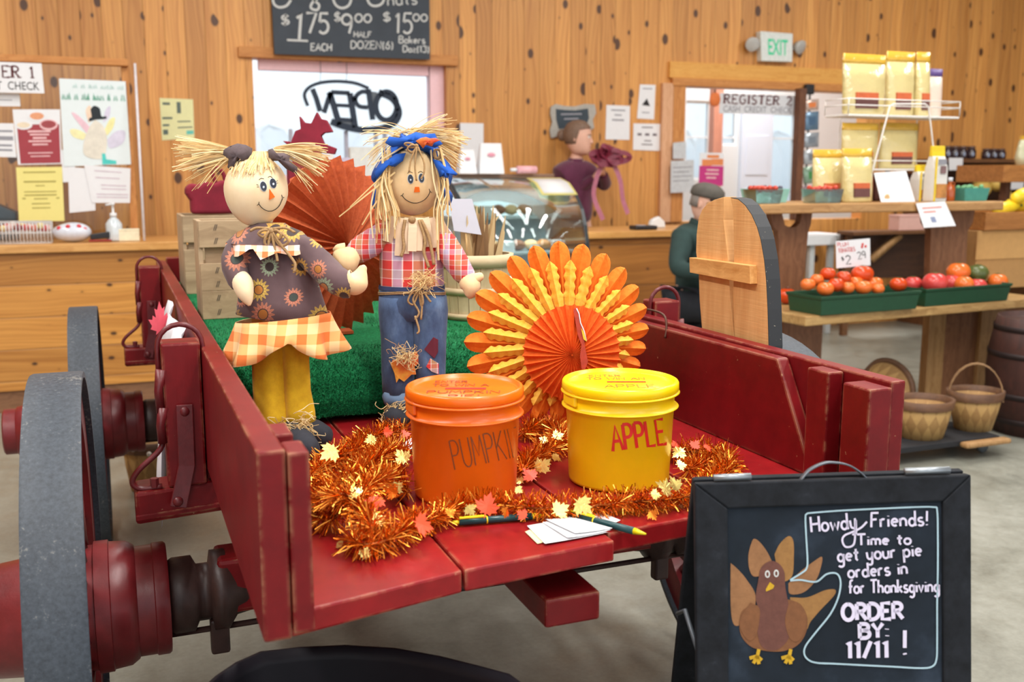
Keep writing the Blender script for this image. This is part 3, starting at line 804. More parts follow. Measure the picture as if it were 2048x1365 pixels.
class Head:
    def __init__(self, cx, cy, rx, ry, rz, d, roll=0.0):
        s = d / FPX; self.c = at_d(cx, cy, d); self.d = d
        cr, sr = cos(roll), sin(roll)
        self.fx = RGT * cr + UPV * sr; self.fz = UPV * cr - RGT * sr; self.fy = FWD
        self.r = (rx * s, rz * s, ry * s)
    def on(self, px, py, lift=.001):
        """point of the head's front under the given sight line, lifted off it a little; None when the line misses"""
        o = EYE - self.c; dr = ray(px, py).normalized()
        A = Vector((o.dot(self.fx) / self.r[0], o.dot(self.fy) / self.r[1], o.dot(self.fz) / self.r[2]))
        B = Vector((dr.dot(self.fx) / self.r[0], dr.dot(self.fy) / self.r[1], dr.dot(self.fz) / self.r[2]))
        a, b_, c_ = B.dot(B), 2 * A.dot(B), A.dot(A) - 1
        D = b_ * b_ - 4 * a * c_
        if D < 0: return None
        p = EYE + dr * ((-b_ - math.sqrt(D)) / (2 * a)); q = p - self.c
        n = self.fx * (q.dot(self.fx) / self.r[0] ** 2) + self.fy * (q.dot(self.fy) / self.r[1] ** 2) + self.fz * (q.dot(self.fz) / self.r[2] ** 2)
        return p + n.normalized() * lift
    def patch(self, mb, pts, mat, lift=.0012):
        a = [self.on(x, y, lift) for x, y in pts]; b_ = [self.on(x, y, -.002) for x, y in pts]
        n = len(a); mb.add(a + b_, [tuple(range(n))] + [(i, (i + 1) % n, n + (i + 1) % n, n + i) for i in range(n)], mat)
    def line(self, mb, pts, r, mat):
        pp = [self.on(p.x, p.y, .0004) for p in sm([(x, y, 0) for x, y in pts], 6)]
        mb.tube([p for p in pp if p], r, mat, 6)
def ell(cx, cy, rx, ry, rot=0, n=20):
    c, s = cos(radians(rot)), sin(radians(rot))
    return [(cx + rx * cos(a) * c - ry * sin(a) * s, cy + rx * cos(a) * s + ry * sin(a) * c) for a in [2 * pi * k / n for k in range(n)]]
def strand(mb, pts, w, mat=None, n=3):
    P_ = sm(pts, n); m = len(P_)
    mb.ribbon(P_, [w * (1 - .35 * i / m) for i in range(m)], -HF + Vector((random.uniform(-.5, .5), 0, random.uniform(-.3, .6))), mat or random.choice(M_STRAW), w * .35)
def bunch(mb, base, a0, a1, l0, l1, n, droop, d, spread=.03, w=.0022, jitter=5):
    s = d / FPX
    for _ in range(n):
        a = radians(random.uniform(a0, a1)); L = random.uniform(l0, l1); dz = random.uniform(-spread, spread)
        x0, y0 = base[0] + random.uniform(-jitter, jitter), base[1] + random.uniform(-jitter, jitter)
        g = droop * random.uniform(.4, 1.3); q = random.uniform(-4, 4)
        pts = []
        for k in range(4):
            u = k / 3
            pts.append(at_d(x0 + cos(a) * L * u, y0 - sin(a) * L * u + g * u * u + q * sin(u * 3), d + dz * u))
        strand(mb, pts, w * random.uniform(.7, 1.3))
def tuft(mb, cx, cy, rx, ry, d, n, w=.0016, mats=None, dr=.02):
    for _ in range(n):
        x, y = cx + random.gauss(0, rx * .5), cy + random.gauss(0, ry * .5)
        pts = [(x, y)]
        for k in range(3): pts.append((pts[-1][0] + random.uniform(-rx, rx) * .55, pts[-1][1] + random.uniform(-ry, ry) * .55))
        dz = random.uniform(-dr, dr * .3)
        strand(mb, [at_d(a, b_, d + dz + random.uniform(-.006, .006)) for a, b_ in pts], w, random.choice(mats or M_STRAW))
def bow(mb, cx, cy, d, loops, tails, r=.0028, mat=None):
    for dx, dy in loops:
        mb.tube(sm([at_d(cx, cy, d - .004), at_d(cx + dx * .6, cy + dy * .4 - 4, d - .012), at_d(cx + dx, cy + dy, d - .012), at_d(cx + dx * .5, cy + dy + 7, d - .006), at_d(cx, cy + 2, d - .006)], 5), r, mat or M_TWINE, 6)
    for pts in tails:
        mb.tube(sm([at_d(x, y, d - .008) for x, y in pts], 5), [r] * ((len(pts) - 1) * 5 + 1), mat or M_TWINE, 6)
    mb.ball(at_d(cx, cy, d - .006), r * 2.4, mat or M_TWINE, 10, 6)
def rag(mb, pts, d, mat, dz=.006):
    """scrap of cloth: a crumpled outline with thickness, domed towards the viewer"""
    c = Vector((sum(p[0] for p in pts) / len(pts), sum(p[1] for p in pts) / len(pts), 0))
    rings = []
    for f, o in ((1, .004), (.97, 0), (.6, -dz), (.25, -dz * 1.3), (.02, -dz * 1.1)):
        rings.append([at_d(c.x + (p[0] - c.x) * f, c.y + (p[1] - c.y) * f, d + o + (.35 * dz * sin(i * 2.3 + f * 5) if f > .1 else 0)) for i, p in enumerate(pts)])
    mb.loft(rings, mat)
random.seed(21)

# ---------------------------------------------------------------- girl
D = 2.27
girl = thing('scarecrow_girl', 'scarecrow girl doll in a brown sunflower dress and mustard legs beside the left side board', 'scarecrow', at_z(570, 905, BD))
H = Head(512, 382, 63, 71, 60, D, radians(-6))
b = MB(); n = 40; rings = []
for i in range(25):
    th = pi * i / 24; zz_, rr_ = cos(th), sin(th)
    rr_ *= 1 - .10 * max(0, -zz_) ** 1.2
    rings.append([H.c + H.fx * (H.r[0] * rr_ * cos(2 * pi * k / n)) + H.fy * (H.r[1] * rr_ * sin(2 * pi * k / n)) + H.fz * (H.r[2] * zz_) + HF * (.0012 * sin(6 * 2 * pi * k / n) * max(0, -zz_)) for k in range(n)])
b.loft(rings, M_SKIN); head = b.build('head', girl)
b = MB(); b.mats = []
for (ex, ey) in ((526.5, 373), (545.5, 367)):
    H.patch(b, ell(ex, ey, 7, 10.6, -14), M_EYEW, .0010)
    H.patch(b, ell(ex + .3, ey, 6.0, 9.6, -14), M_EYE, .0016)
    H.patch(b, ell(ex + .5, ey + 1.5, 1.9, 2.4), M_EYEW, .0022)
b.build('eyes', head)
b = MB(); H.patch(b, [(538.6, 378.5), (549, 394), (538.8, 399.5)], M_ORANGEF, .002); b.build('nose', head)
b = MB()
H.line(b, [(517.5, 408), (524, 416), (535, 422), (547, 421), (558, 412), (565, 397)], .0009, M_BLKLINE)
H.line(b, [(514, 411), (517.5, 408), (518, 404)], .0007, M_BLKLINE); H.line(b, [(563, 390), (565, 395), (568, 395)], .0007, M_BLKLINE)
H.line(b, [(518, 360), (522, 357), (528, 358)], .0006, M_BLKLINE); H.line(b, [(536, 355), (540, 353), (545, 356)], .0006, M_BLKLINE)
for q in ([(517, 371), (513, 369)], [(518, 374), (514, 374)], [(552, 364), (555, 361)], [(553, 367), (556, 366)]): H.line(b, [q[0], q[1]], .0005, M_BLKLINE)
b.build('mouth', head)
# straw hair
b = MB()
bunch(b, (472, 306), 158, 192, 85, 128, 120, 14, D, .05, .0026, 7)
bunch(b, (472, 312), 188, 222, 60, 110, 16, 20, D, .05, .0018, 7)
bunch(b, (553, 300), -16, 12, 70, 108, 90, 18, D, .05, .0024, 6)
bunch(b, (553, 306), -40, -12, 60, 100, 28, 22, D, .05, .0016, 6)
for _ in range(90):
    x0 = random.uniform(500, 548); x1 = x0 + (x0 - 522) * random.uniform(.3, .7) + random.uniform(-6, 6); y1 = random.uniform(332, 352) - abs(x1 - 525) * .1
    q = [H.on(x0 + (x1 - x0) * u, 318 + (y1 - 318) * u, .004) for u in (0, .5, 1)]
    if all(q): strand(b, [at_d(x0 * .7 + 524 * .3, 303, D - .02)] + q, .0021)
for _ in range(60):
    x0 = random.uniform(455, 505); y1 = random.uniform(335, 356)
    q = [H.on(x0 + 10 * (1 - u), 326 + (y1 - 326) * u, .004) for u in (0, .5, 1)]
    if all(q): strand(b, q, .0024)
b.build('straw_hair', head)
b = MB()
rag(b, [(447, 300), (458, 293), (475, 287), (492, 290), (505, 297), (503, 315), (490, 325), (480, 316), (470, 332), (465, 346), (455, 335), (457, 318), (446, 310)], D - .035, M_BROWNF, .014)
rag(b, [(536, 300), (545, 297), (552, 306), (568, 306), (580, 312), (578, 322), (595, 335), (594, 349), (572, 338), (556, 322), (546, 322), (537, 314)], D - .03, M_BROWNF, .012)
b.build('hair_tie', head)
# dress
b = MB()
ry = [(452, 540, 30, 22, 0), (470, 540, 58, 34, 0), (495, 543, 68, 42, .01), (530, 548, 74, 46, .02), (570, 556, 79, 50, .03), (605, 561, 85, 54, .04), (643, 566, 93, 58, .05)]
b.loft([ring(cx, y - 6, rx, rz, D, 48, 5, a, y * .01, -.02 - .0006 * (y - 452)) for y, cx, rx, rz, a in ry], M_SUNFL); dress = b.build('dress', girl)
# ruffled hem, hitched up in the middle
b = MB(); n = 96; rings = []
hem = [(-pi, 715), (-1.57, 712), (-1.25, 726), (-.75, 722), (-.42, 716), (-.18, 700), (.05, 682), (.22, 672), (.40, 690), (.62, 704), (.95, 710), (1.3, 700), (1.57, 690), (pi, 700)]
for u in (0, .12, .4, .7, 1.0):
    rg = []
    for j in range(n):
        a = 2 * pi * j / n - pi
        yb = lerp(hem, a); yt = 634 - 7 * sin(a) * 1.4
        w = 1 + (.05 + .10 * u) * sin(9 * a + 1.2) * (.25 + .75 * u)
        rx = (94 + (118 - 94) * u) * w; rz = (60 + 26 * u) * w
        c = at_d(567 + 4 * u, yt + (yb - yt) * u, D)
        rg.append(c + RGT * (rx * sin(a) * D / FPX) - HF * (rz * cos(a) * D / FPX))
    rings.append(rg)
b.loft(rings, M_GINGH, True, False); hm = b.build('hem_ruffle', girl)
m = hm.modifiers.new('cloth', 'SOLIDIFY'); m.thickness = .0015
# collar cape
b = MB(); b.loft([ring(540, 452, 36, 28, D, 48), ring(540, 464, 64, 50, D, 48, 7, .02), ring(540, 486, 84, 72, D, 48, 7, .04, 0, -.02)], M_SUNFL, True, False); cp = b.build('collar', girl)
b = MB(); rings = []
for u in (0, .5, 1):
    rg = []
    for j in range(72):
        a = 2 * pi * j / 72
        drop = lerp([(0, 514), (.35, 500), (.75, 508), (1.3, 496), (pi, 496), (2 * pi - 1.3, 512), (2 * pi - .5, 508), (2 * pi - .2, 490), (2 * pi, 514)], a)
        y0 = 486 + 1.5 * sin(a)
        rx = 84 + 5 * u; c = at_d(540, y0 + (drop - y0) * u, D)
        rg.append(c + (RGT * sin(a) * rx - HF * cos(a) * (72 + 5 * u)) * (D / FPX) * (1 + .03 * sin(9 * a)))
    rings.append(rg)
b.loft(rings, M_GINGW, True, False); tr = b.build('collar_trim', cp)
# sleeves, hands
b = MB(); tubepx(b, [(492, 478, 18, 0), (479, 497, 25, -.02), (468, 528, 25, -.045), (478, 562, 21, -.06), (484, 574, 15, -.06)], D, M_SUNFL, 20, 1, 3, .04); b.build('sleeve', girl)
b = MB(); tubepx(b, [(480, 552, 15, -.06), (485, 566, 20, -.07), (490, 585, 17, -.075), (496, 602, 10, -.075), (499, 612, 2.5, -.075)], D, M_SKIN, 18); b.build('hand', girl)
b = MB(); tubepx(b, [(595, 488, 18, 0), (610, 500, 27, -.02), (638, 528, 29, -.04), (668, 556, 28, -.06), (690, 570, 27, -.07), (704, 574, 22, -.07)], D, M_SUNFL, 20, 1, 3, .04); b.build('sleeve', girl)
b = MB(); tubepx(b, [(692, 568, 19, -.07), (704, 566, 25, -.07), (714, 562, 24, -.07), (720, 552, 16, -.07), (724, 541, 10, -.07), (727, 534, 7, -.07), (728, 530, 1.5, -.07)], D, M_SKIN2, 18); b.build('hand', girl)
# legs and shoes
random.seed(5)
for pts, ph in (([(541, 655, 34, 24), (540, 720, 33, 24), (541, 780, 32, 24), (545, 830, 33, 25), (548, 856, 36, 28)], .3), ([(588, 655, 30, 22), (590, 720, 27, 22), (594, 780, 27, 22), (600, 820, 30, 24), (602, 846, 31, 25)], 2.0)):
    b = MB(); b.loft([ring(x, y, rx, rz, D + .01, 40, 4, .08 + .02 * math.sin(i + ph), ph + i * .35, -.0) for i, (x, y, rx, rz) in enumerate(pts)], M_YPANT, True, True); b.build('trouser_leg', girl)
for (x, y, dx, dy) in ((592, 878, 30, 26), (612, 862, 42, 14)):
    b = MB(); zc = BD + .027
    c0 = at_z(x - dx * .6, y - dy * .6, zc); c1 = at_z(x + dx, y + dy, zc)
    ax_ = (c1 - c0).normalized(); sd = ax_.cross(Vector((0, 0, 1)))
    L = (c1 - c0).length
    b.loft([[c0 + ax_ * (L * u) + sd * (cos(2 * pi * k / 16) * w) + Vector((0, 0, max(-.0265, sin(2 * pi * k / 16) * h))) for k in range(16)] for u, w, h in ((-.06, .004, .01), (0, .022, .03), (.3, .028, .034), (.65, .032, .032), (.9, .026, .026), (1.02, .006, .014))], M_BLACKF)
    b.build('shoe', girl)
b = MB(); tuft(b, 598, 862, 34, 24, D - .05, 90, .0018); tuft(b, 606, 882, 12, 22, D - .06, 30, .0024)
b.build('straw_cuff', girl)
b = MB(); bow(b, 543, 462, D - .07, [(-26, 6), (20, 10), (34, 22), (-14, 22)], [[(543, 464), (548, 490), (553, 512), (555, 523)], [(545, 464), (562, 490), (578, 510), (590, 528), (588, 545)], [(543, 464), (538, 480), (536, 498)], [(540, 458), (515, 456), (500, 462)], [(545, 458), (570, 456), (590, 465)]], .0032)
b.build('twine_bow', girl)

# ---------------------------------------------------------------- boy
D = 2.47
boy = thing('scarecrow_boy', 'scarecrow boy doll in a red plaid shirt, jeans and blue bandana behind the orange bucket', 'scarecrow', at_z(805, 842, BD))
H = Head(824, 364, 60, 67, 58, D, radians(0))
b = MB(); n = 40; rings = []
for i in range(25):
    th = pi * i / 24; zz_, rr_ = cos(th), sin(th)
    rings.append([H.c + H.fx * (H.r[0] * rr_ * cos(2 * pi * k / n)) + H.fy * (H.r[1] * rr_ * sin(2 * pi * k / n)) + H.fz * (H.r[2] * zz_) + HF * (.001 * sin(7 * 2 * pi * k / n) * max(0, -zz_)) for k in range(n)])
b.loft(rings, M_SKIN2); head = b.build('head', boy)
b = MB()
for ex, ey in ((821, 358.5), (842.5, 356.5)):
    H.patch(b, ell(ex, ey, 6.2, 9.6, -6), M_EYEW, .001); H.patch(b, ell(ex + .2, ey, 5.2, 8.8, -6), M_EYE, .0016); H.patch(b, ell(ex + .4, ey + 1.5, 1.6, 2.0), M_EYEW, .0022)
b.build('eyes', head)
b = MB(); H.patch(b, [(830, 374), (838, 374), (839.5, 384), (828, 384.5)], M_ORANGEF, .002); b.build('nose', head)
b = MB()
H.line(b, [(804, 391), (811, 399), (822, 405), (834, 406), (847, 401), (856, 392), (860, 383)], .0009, M_BLKLINE)
H.line(b, [(801, 392), (804, 391), (807, 387)], .0007, M_BLKLINE); H.line(b, [(858, 378), (860, 383), (863, 385)], .0007, M_BLKLINE)
H.line(b, [(815, 347), (820, 344), (825, 346)], .0006, M_BLKLINE); H.line(b, [(836, 346), (841, 343), (846, 346)], .0006, M_BLKLINE)
b.build('mouth', head)
# bandana: ruffled blue band over the crown
b = MB(); n = 60; rings = []
for u in (0, .35, .7, 1):
    rg = []
    for j in range(n + 1):
        a = radians(-112 + 224 * j / n)                       # 0 = over the forehead
        x = 824 + (54 + 24 * u) * sin(a) ; y = 366 - (70 + 26 * u) * cos(a) + 8 * (1 - cos(a))
        x += u * 6 * sin(11 * a); y += u * 7 * sin(9 * a + 1)
        rg.append(at_d(x, y, D - .045 + .05 * abs(sin(a)) - .035 * sin(u * 3.1) + .012 * sin(13 * a + u * 3)))
    rings.append(rg)
b.loft(rings, M_BLUEF, True, False, False); bd = b.build('bandana', head)
m = bd.modifiers.new('cloth', 'SOLIDIFY'); m.thickness = .002; m.offset = 0
b = MB()
rag(b, [(752, 361), (748, 345), (760, 330), (775, 318), (792, 308), (812, 306), (806, 322), (790, 334), (784, 334), (775, 330), (764, 340)], D - .072, M_BLUEF, .012)
rag(b, [(865, 318), (882, 322), (905, 338), (915, 348), (912, 352), (898, 348), (897, 362), (888, 362), (884, 354), (878, 355), (872, 336)], D - .072, M_BLUEF, .012)
rag(b, [(770, 286), (778, 273), (800, 276), (818, 270), (832, 264), (850, 268), (870, 267), (874, 276), (886, 288), (870, 296), (850, 290), (824, 302), (800, 292), (785, 295)], D - .088, M_BLUEF, .014)
b.build('bandana_knot', head)
b = MB(); rag(b, [(831, 282), (842, 276), (852, 274), (860, 277), (872, 276), (880, 281), (868, 286), (864, 293), (852, 290), (846, 297), (840, 290)], D - .112, M_LEAFF, .006); b.build('felt_leaf', head)
b = MB(); bow(b, 833, 292, D - .110, [(-24, -4), (-18, 6)], [[(833, 292), (822, 320), (818, 345)], [(834, 292), (830, 330), (833, 362)], [(836, 294), (848, 325), (848, 345), (842, 358)]], .0022)
b.tube([at_d(875 + 7 * cos(a), 308 + 9 * sin(a), D - .07) for a in [2 * pi * k / 14 for k in range(14)]], .0035, M_TWINE, 6, True, False, True)
b.build('twine_knot', head)
b = MB()
bunch(b, (826, 268), -42, 10, 70, 108, 130, 14, D + .02, .06, .0024, 12)
bunch(b, (822, 270), 10, 40, 60, 100, 34, 14, D, .06, .002, 10)
bunch(b, (812, 268), 150, 215, 50, 95, 40, 28, D - .03, .05, .0018, 12)
for _ in range(60):                                            # locks hanging by the cheeks
    s_ = random.choice((-1, -1, 1)); x0 = 824 + s_ * random.uniform(42, 60); x1 = 824 + s_ * random.uniform(50, 76) - (random.uniform(-6, 26) * -1 if s_ < 0 else random.uniform(-6, 10)); y1 = random.uniform(400, 492 if s_ < 0 else 525)
    dz = D - .03 - random.uniform(0, .045)
    strand(b, [at_d(x0, random.uniform(295, 320), dz), at_d((x0 + x1) / 2 + s_ * random.uniform(4, 14), 370, dz - .01), at_d(x1 + random.uniform(-5, 5), 420, dz - .012), at_d(x1, y1, dz - .01)], .0036 * random.uniform(.6, 1.5))
for x0, y0, x1, y1 in ((790, 345, 678, 434), (785, 360, 724, 450), (800, 320, 700, 415), (812, 290, 742, 330), (862, 300, 884, 420)):
    strand(b, [at_d(x0, y0, D - .07), at_d((x0 + x1) / 2 - 5, (y0 + y1) / 2 + 4, D - .08), at_d(x1, y1, D - .08)], .0038)
b.build('straw_hair', head)
# shirt
b = MB(); b.loft([ring(825, 438, 30, 24, D, 48), ring(825, 455, 58, 38, D, 48), ring(825, 490, 66, 42, D, 48, 6, .015), ring(824, 535, 64, 44, D, 48, 7, .02), ring(824, 566, 63, 45, D, 48, 9, .02), ring(824, 584, 62, 46, D, 48)], M_PLAID); b.build('shirt', boy)
b = MB(); tubepx(b, [(788, 452, 16, 0), (770, 468, 24, -.01), (742, 486, 27, -.02), (718, 502, 25, -.03), (704, 512, 19, -.03)], D, M_PLAIDS, 20, 1, 3, .04); b.build('sleeve', boy)
b = MB(); tubepx(b, [(865, 452, 16, 0), (882, 474, 23, -.01), (902, 508, 25, -.03), (926, 545, 22, -.05), (938, 560, 17, -.05)], D, M_PLAIDS, 20, 1, 3, .04); b.build('sleeve', boy)
b = MB(); tubepx(b, [(712, 508, 14, -.05), (702, 514, 23, -.055), (690, 522, 28, -.06), (682, 528, 25, -.06), (672, 536, 10, -.06), (670, 540, 2, -.06)], D, M_SKIN2, 18)
tubepx(b, [(688, 500, 14, -.06), (675, 499, 10, -.065), (666, 500, 2, -.065)], D, M_SKIN2, 12); b.build('hand', boy)
b = MB(); tubepx(b, [(930, 550, 14, -.05), (937, 562, 20, -.055), (942, 576, 19, -.06), (940, 592, 10, -.06), (939, 598, 2, -.06)], D, M_SKIN2, 18)
tubepx(b, [(943, 562, 13, -.06), (955, 556, 10, -.062), (964, 552, 7, -.062), (967, 551, 1.5, -.062)], D, M_SKIN2, 12); b.build('hand', boy)
# cream rag collar under twine
b = MB()
for x0, x1, y1, w in ((792, 774, 484, 19), (803, 796, 512, 14), (815, 812, 508, 12), (827, 824, 503, 17), (838, 836, 502, 18), (850, 858, 494, 16), (862, 868, 496, 15), (876, 894, 470, 17)):
    q = [at_d(x0, 436, D - .052), at_d((x0 + x1) / 2, 455, D - .064 + .0012 * abs(x0 - 825) * .3), at_d(x1, y1, D - .062 + .0008 * abs(x1 - 825) * .5)]
    b.ribbon(sm(q, 4), w * D / FPX, -HF + Vector((random.uniform(-.2, .2), 0, .1)), M_CREAM, .0012)
b.build('rag_collar', boy)
b = MB()
for r_, dy in ((1, 0), (1.03, 3)):
    b.tube([at_d(826 + 48 * r_ * sin(a), 437 + dy - 2 * cos(a), D) - HF * (40 * r_ * cos(a) * D / FPX) for a in [2 * pi * k / 28 for k in range(28)]], .004, M_TWINE, 6, True, False, True)
bow(b, 824, 440, D - .055, [], [[(810, 440), (806, 470), (808, 496), (802, 514)], [(838, 440), (850, 480), (848, 505), (858, 536)], [(842, 440), (856, 470), (864, 505), (868, 530)]], .004)
b.build('neck_twine', boy)
# jeans
b = MB(); b.loft([ring(824, 572, 64, 46, D, 44), ring(824, 580, 65, 47, D, 44), ring(825, 600, 66, 47, D, 44, 6, .02), ring(826, 622, 62, 40, D, 44, 5, .03), ring(826, 640, 40, 26, D, 44)], M_DENIM); jeans = b.build('jeans', boy)
for pts, ph in (([(792, 592, 33, 44), (793, 620, 35, 36), (796, 680, 33, 28), (796, 740, 32, 27), (797, 786, 31, 27)], 0), ([(859, 592, 33, 44), (860, 620, 35, 36), (860, 680, 32, 28), (861, 740, 30, 27), (860, 786, 30, 27)], 1.4)):
    b = MB(); b.loft([ring(x, y, rx, rz, D, 36, 4, .04, ph + i * .5) for i, (x, y, rx, rz) in enumerate(pts)], M_DENIM); lg = b.build('trouser_leg', boy)
    x = pts[-1][0]
    b = MB(); b.loft([ring(x, 782, 30, 27, D, 36), ring(x - 1, 794, 32, 28, D, 36, 6, .04), ring(x, 808, 29, 25, D, 36, 6, .06)], plain('pale_denim', (120, 146, 178), .9, var=.25, scale=30)); b.build('turn_up', lg)
b = MB(); b.loft([ring(824, 570, 65.5, 47.5, D, 44, 11, .012), ring(824, 578, 66.5, 48.5, D, 44, 11, .012)], M_DENIMD, True, False); b.build('waistband', boy)
b = MB()
for dy in (0, 3): b.tube([at_d(824 + 67 * sin(a), 582 + dy - 3 * cos(2 * a), D) - HF * (49 * cos(a) * D / FPX) for a in [2 * pi * k / 32 for k in range(32)]], .0016, M_TWINE, 6, True, False, True)
bow(b, 838, 580, D - .06, [(-22, 22), (8, 24)], [[(838, 580), (826, 600), (838, 625), (830, 640)], [(830, 632), (838, 660), (834, 668)], [(842, 582), (844, 610), (842, 640)], [(846, 582), (858, 600), (862, 604)]], .0026)
b.build('twine_belt', boy)
b = MB(); tuft(b, 848, 562, 26, 20, D - .065, 90, .0014, [M_STRAW[1], M_STRAW[2]]); b.build('straw_tuft', boy)
def patch_on_leg(name, pts, mat, cx, rx, rz, lab=None):
    b = MB(); a = []; k = []
    for x, y in pts:
        sa = max(-.97, min(.97, (x - cx) / rx)); ca = math.sqrt(1 - sa * sa)
        a.append(at_d(cx + rx * sa, y, D) - HF * ((rz * ca + 2.0) * D / FPX)); k.append(at_d(cx + rx * sa, y, D) - HF * ((rz * ca - 4) * D / FPX))
    n = len(a); b.add(a + k, [tuple(range(n))] + [(i, (i + 1) % n, n + (i + 1) % n, n + i) for i in range(n)], mat)
    return tag(b.build(name, boy), lab)
patch_on_leg('felt_patch', [(851, 694), (869, 670), (878, 676), (878, 700), (871, 712)], M_MAROON, 860, 32, 30, 'maroon diamond patch')
patch_on_leg('plaid_patch', [(855, 728), (863, 712), (879, 724), (879, 744), (866, 738)], M_PLAIDS, 861, 30.5, 29, 'small plaid patch')
patch_on_leg('leaf_patch', [(785, 722), (789, 715), (797, 716), (806, 706), (824, 703), (835, 700), (839, 714), (840, 724), (831, 729), (834, 745), (826, 744), (812, 757), (802, 750), (797, 759), (793, 740)], M_LEAFF, 800, 44, 34, 'orange leaf shaped patch')
b = MB(); tuft(b, 810, 712, 26, 22, D - .055, 70, .0016); b.build('knee_straw', boy)
for x in (797, 862):
    b = MB(); c = at_d(x, 800, D); c0 = Vector((c.x, c.y, BD)); ax_ = -HF; sd = RGT
    b.loft([[c0 + ax_ * u + sd * (cos(2 * pi * k / 16) * w) + Vector((0, 0, .0005 + max(0, .028 + sin(2 * pi * k / 16) * h))) for k in range(16)] for u, w, h in ((-.03, .006, .01), (-.02, .026, .03), (.02, .032, .034), (.06, .033, .03), (.085, .024, .024), (.095, .006, .012))], M_BLACKF); b.build('shoe', boy)
b = MB(); tuft(b, 790, 826, 24, 18, D - .05, 60, .0018); tuft(b, 772, 836, 8, 14, D - .05, 16, .002); b.build('straw_cuff', boy)
# ================================================================== what stands on the wagon
# ---- green turf covered platform
TZ = 0.962
t = NT('artificial_turf')
n1 = t.noise(t.coord('Object'), 160, 3, .7); n2 = t.noise(t.coord('Object'), 9, 3, .6)
c = t.ramp(n1, [(.3, lin((8, 60, 34))), (.55, lin((22, 116, 68))), (.8, lin((70, 170, 116)))])
t.bump(n1, .6, .004)
M_TURF = t.out(t.mix(.25, c, t.ramp(n2, [(.3, lin((8, 72, 40))), (.7, lin((26, 124, 72)))])), .85, spec=.15)
plat = thing('turf_platform', 'low platform covered with green artificial turf behind the two scarecrow dolls', 'platform', (.74, 3.4, BD))
def turf_pt(u, x):
    """u runs up the drooping front and over the top"""
    prof = [(0, 2.415, .808), (.12, 2.41, .85), (.25, 2.425, .90), (.34, 2.455, .935), (.42, 2.51, .957), (.5, 2.60, TZ), (1, 4.35, TZ)]
    y = lerp([(a, b_) for a, b_, _ in prof], u); z = lerp([(a, c_) for a, _, c_ in prof], u)
    return Vector((x, y + .008 * sin(x * 11) * (1 - min(1, u * 2)), z + (.003 if u < .45 else .0005) * sin(x * 23 + y * 9) - (.0006 if u > .45 else 0)))
b = MB()
us = [k / 30 * .5 for k in range(31)] + [.55, .65, .8, 1.0]; nx = 40
b.add([turf_pt(u, .205 + 1.06 * j / nx) for u in us for j in range(nx + 1)], [(i * (nx + 1) + j, i * (nx + 1) + j + 1, (i + 1) * (nx + 1) + j + 1, (i + 1) * (nx + 1) + j) for i in range(len(us) - 1) for j in range(nx)], M_TURF, True)
b.build('turf_sheet', plat)
b = MB(); b.box(.225, 1.255, 2.47, 4.34, BD, TZ - .05, plain('dark_box_board', (40, 40, 38), .8)); b.build('base_box', plat)
FOOT = []                                      # where things stand on the turf: no pile there

# ---- wooden crates
M_CRATE = wood('pale_crate_wood', (190, 164, 130), (150, 124, 94), 0, fine=30)
M_CRATEZ = wood('pale_crate_wood_upright', (198, 174, 142), (158, 132, 102), 2, fine=30)
M_STAPLE = plain('dark_staple', (90, 78, 66), .5)
def crate(label, x0, x1, y0, y1, z0, z1, slats):
    FOOT.append((x0 - .01, x1 + .01, y0 - .01, y1 + .01))
    r = thing('wooden_crate', label, 'crate', ((x0 + x1) / 2, (y0 + y1) / 2, z0), 'crates on the turf')
    for x in (x0, x1 - .014):
        b = MB(); b.box(x, x + .014, y0 + .008, y1, z0, z1, M_CRATEZ); b.build('end_panel', r, bevel=.002)
    for i, (a, c_) in enumerate(slats):
        for y in (y0, y1 - .008):
            b = MB(); b.box(x0 + .003, x1 - .003, y, y + .008, z0 + a * (z1 - z0), z0 + c_ * (z1 - z0), M_CRATE); sl = b.build('slat', r, bevel=.0015)
            if y == y0:
                b = MB()
                for xx in (x0 + .05, x0 + .055):
                    for f in (.25, .75):
                        zc = z0 + (a + (c_ - a) * f) * (z1 - z0)
                        b.obox((xx, y0 - .0006, zc), (.0012, 0, .0), (0, .0006, 0), (.003, 0, .009), M_STAPLE)
                b.build('staples', sl)
    b = MB(); b.box(x0 + .014, x1 - .014, y0 + .01, y1 - .01, z0, z0 + .01, M_CRATE); b.build('bottom_board', r)
    b = MB(); b.box(x0 + .02, x1 - .02, y0 + .02, y0 + .026, z0 + .2 * (z1 - z0), z1 - .012, M_CRATE); b.build('inner_slat', r)
p = at_z(404, 640, TZ); x0, y0 = p.x, p.y
crate('nearer of the two slatted wooden crates on the turf behind the scarecrow girl', x0, x0 + .27, y0, at_x(382, 452, x0).y - .1, TZ, at_y(402, 442, y0).z, [(0, .29), (.29, .57), (.73, 1)])
y2 = at_x(382, 452, x0).y
p2 = at_z(371, 589, TZ)
crate('farther slatted wooden crate on the turf with a burgundy felt pouch on it', p2.x, p2.x + .40, p2.y, p2.y + .30, TZ, at_y(371, 432, p2.y).z, [(0, .29), (.29, .57), (.66, 1)])
CR2 = (p2.x, p2.y, at_y(371, 432, p2.y).z)

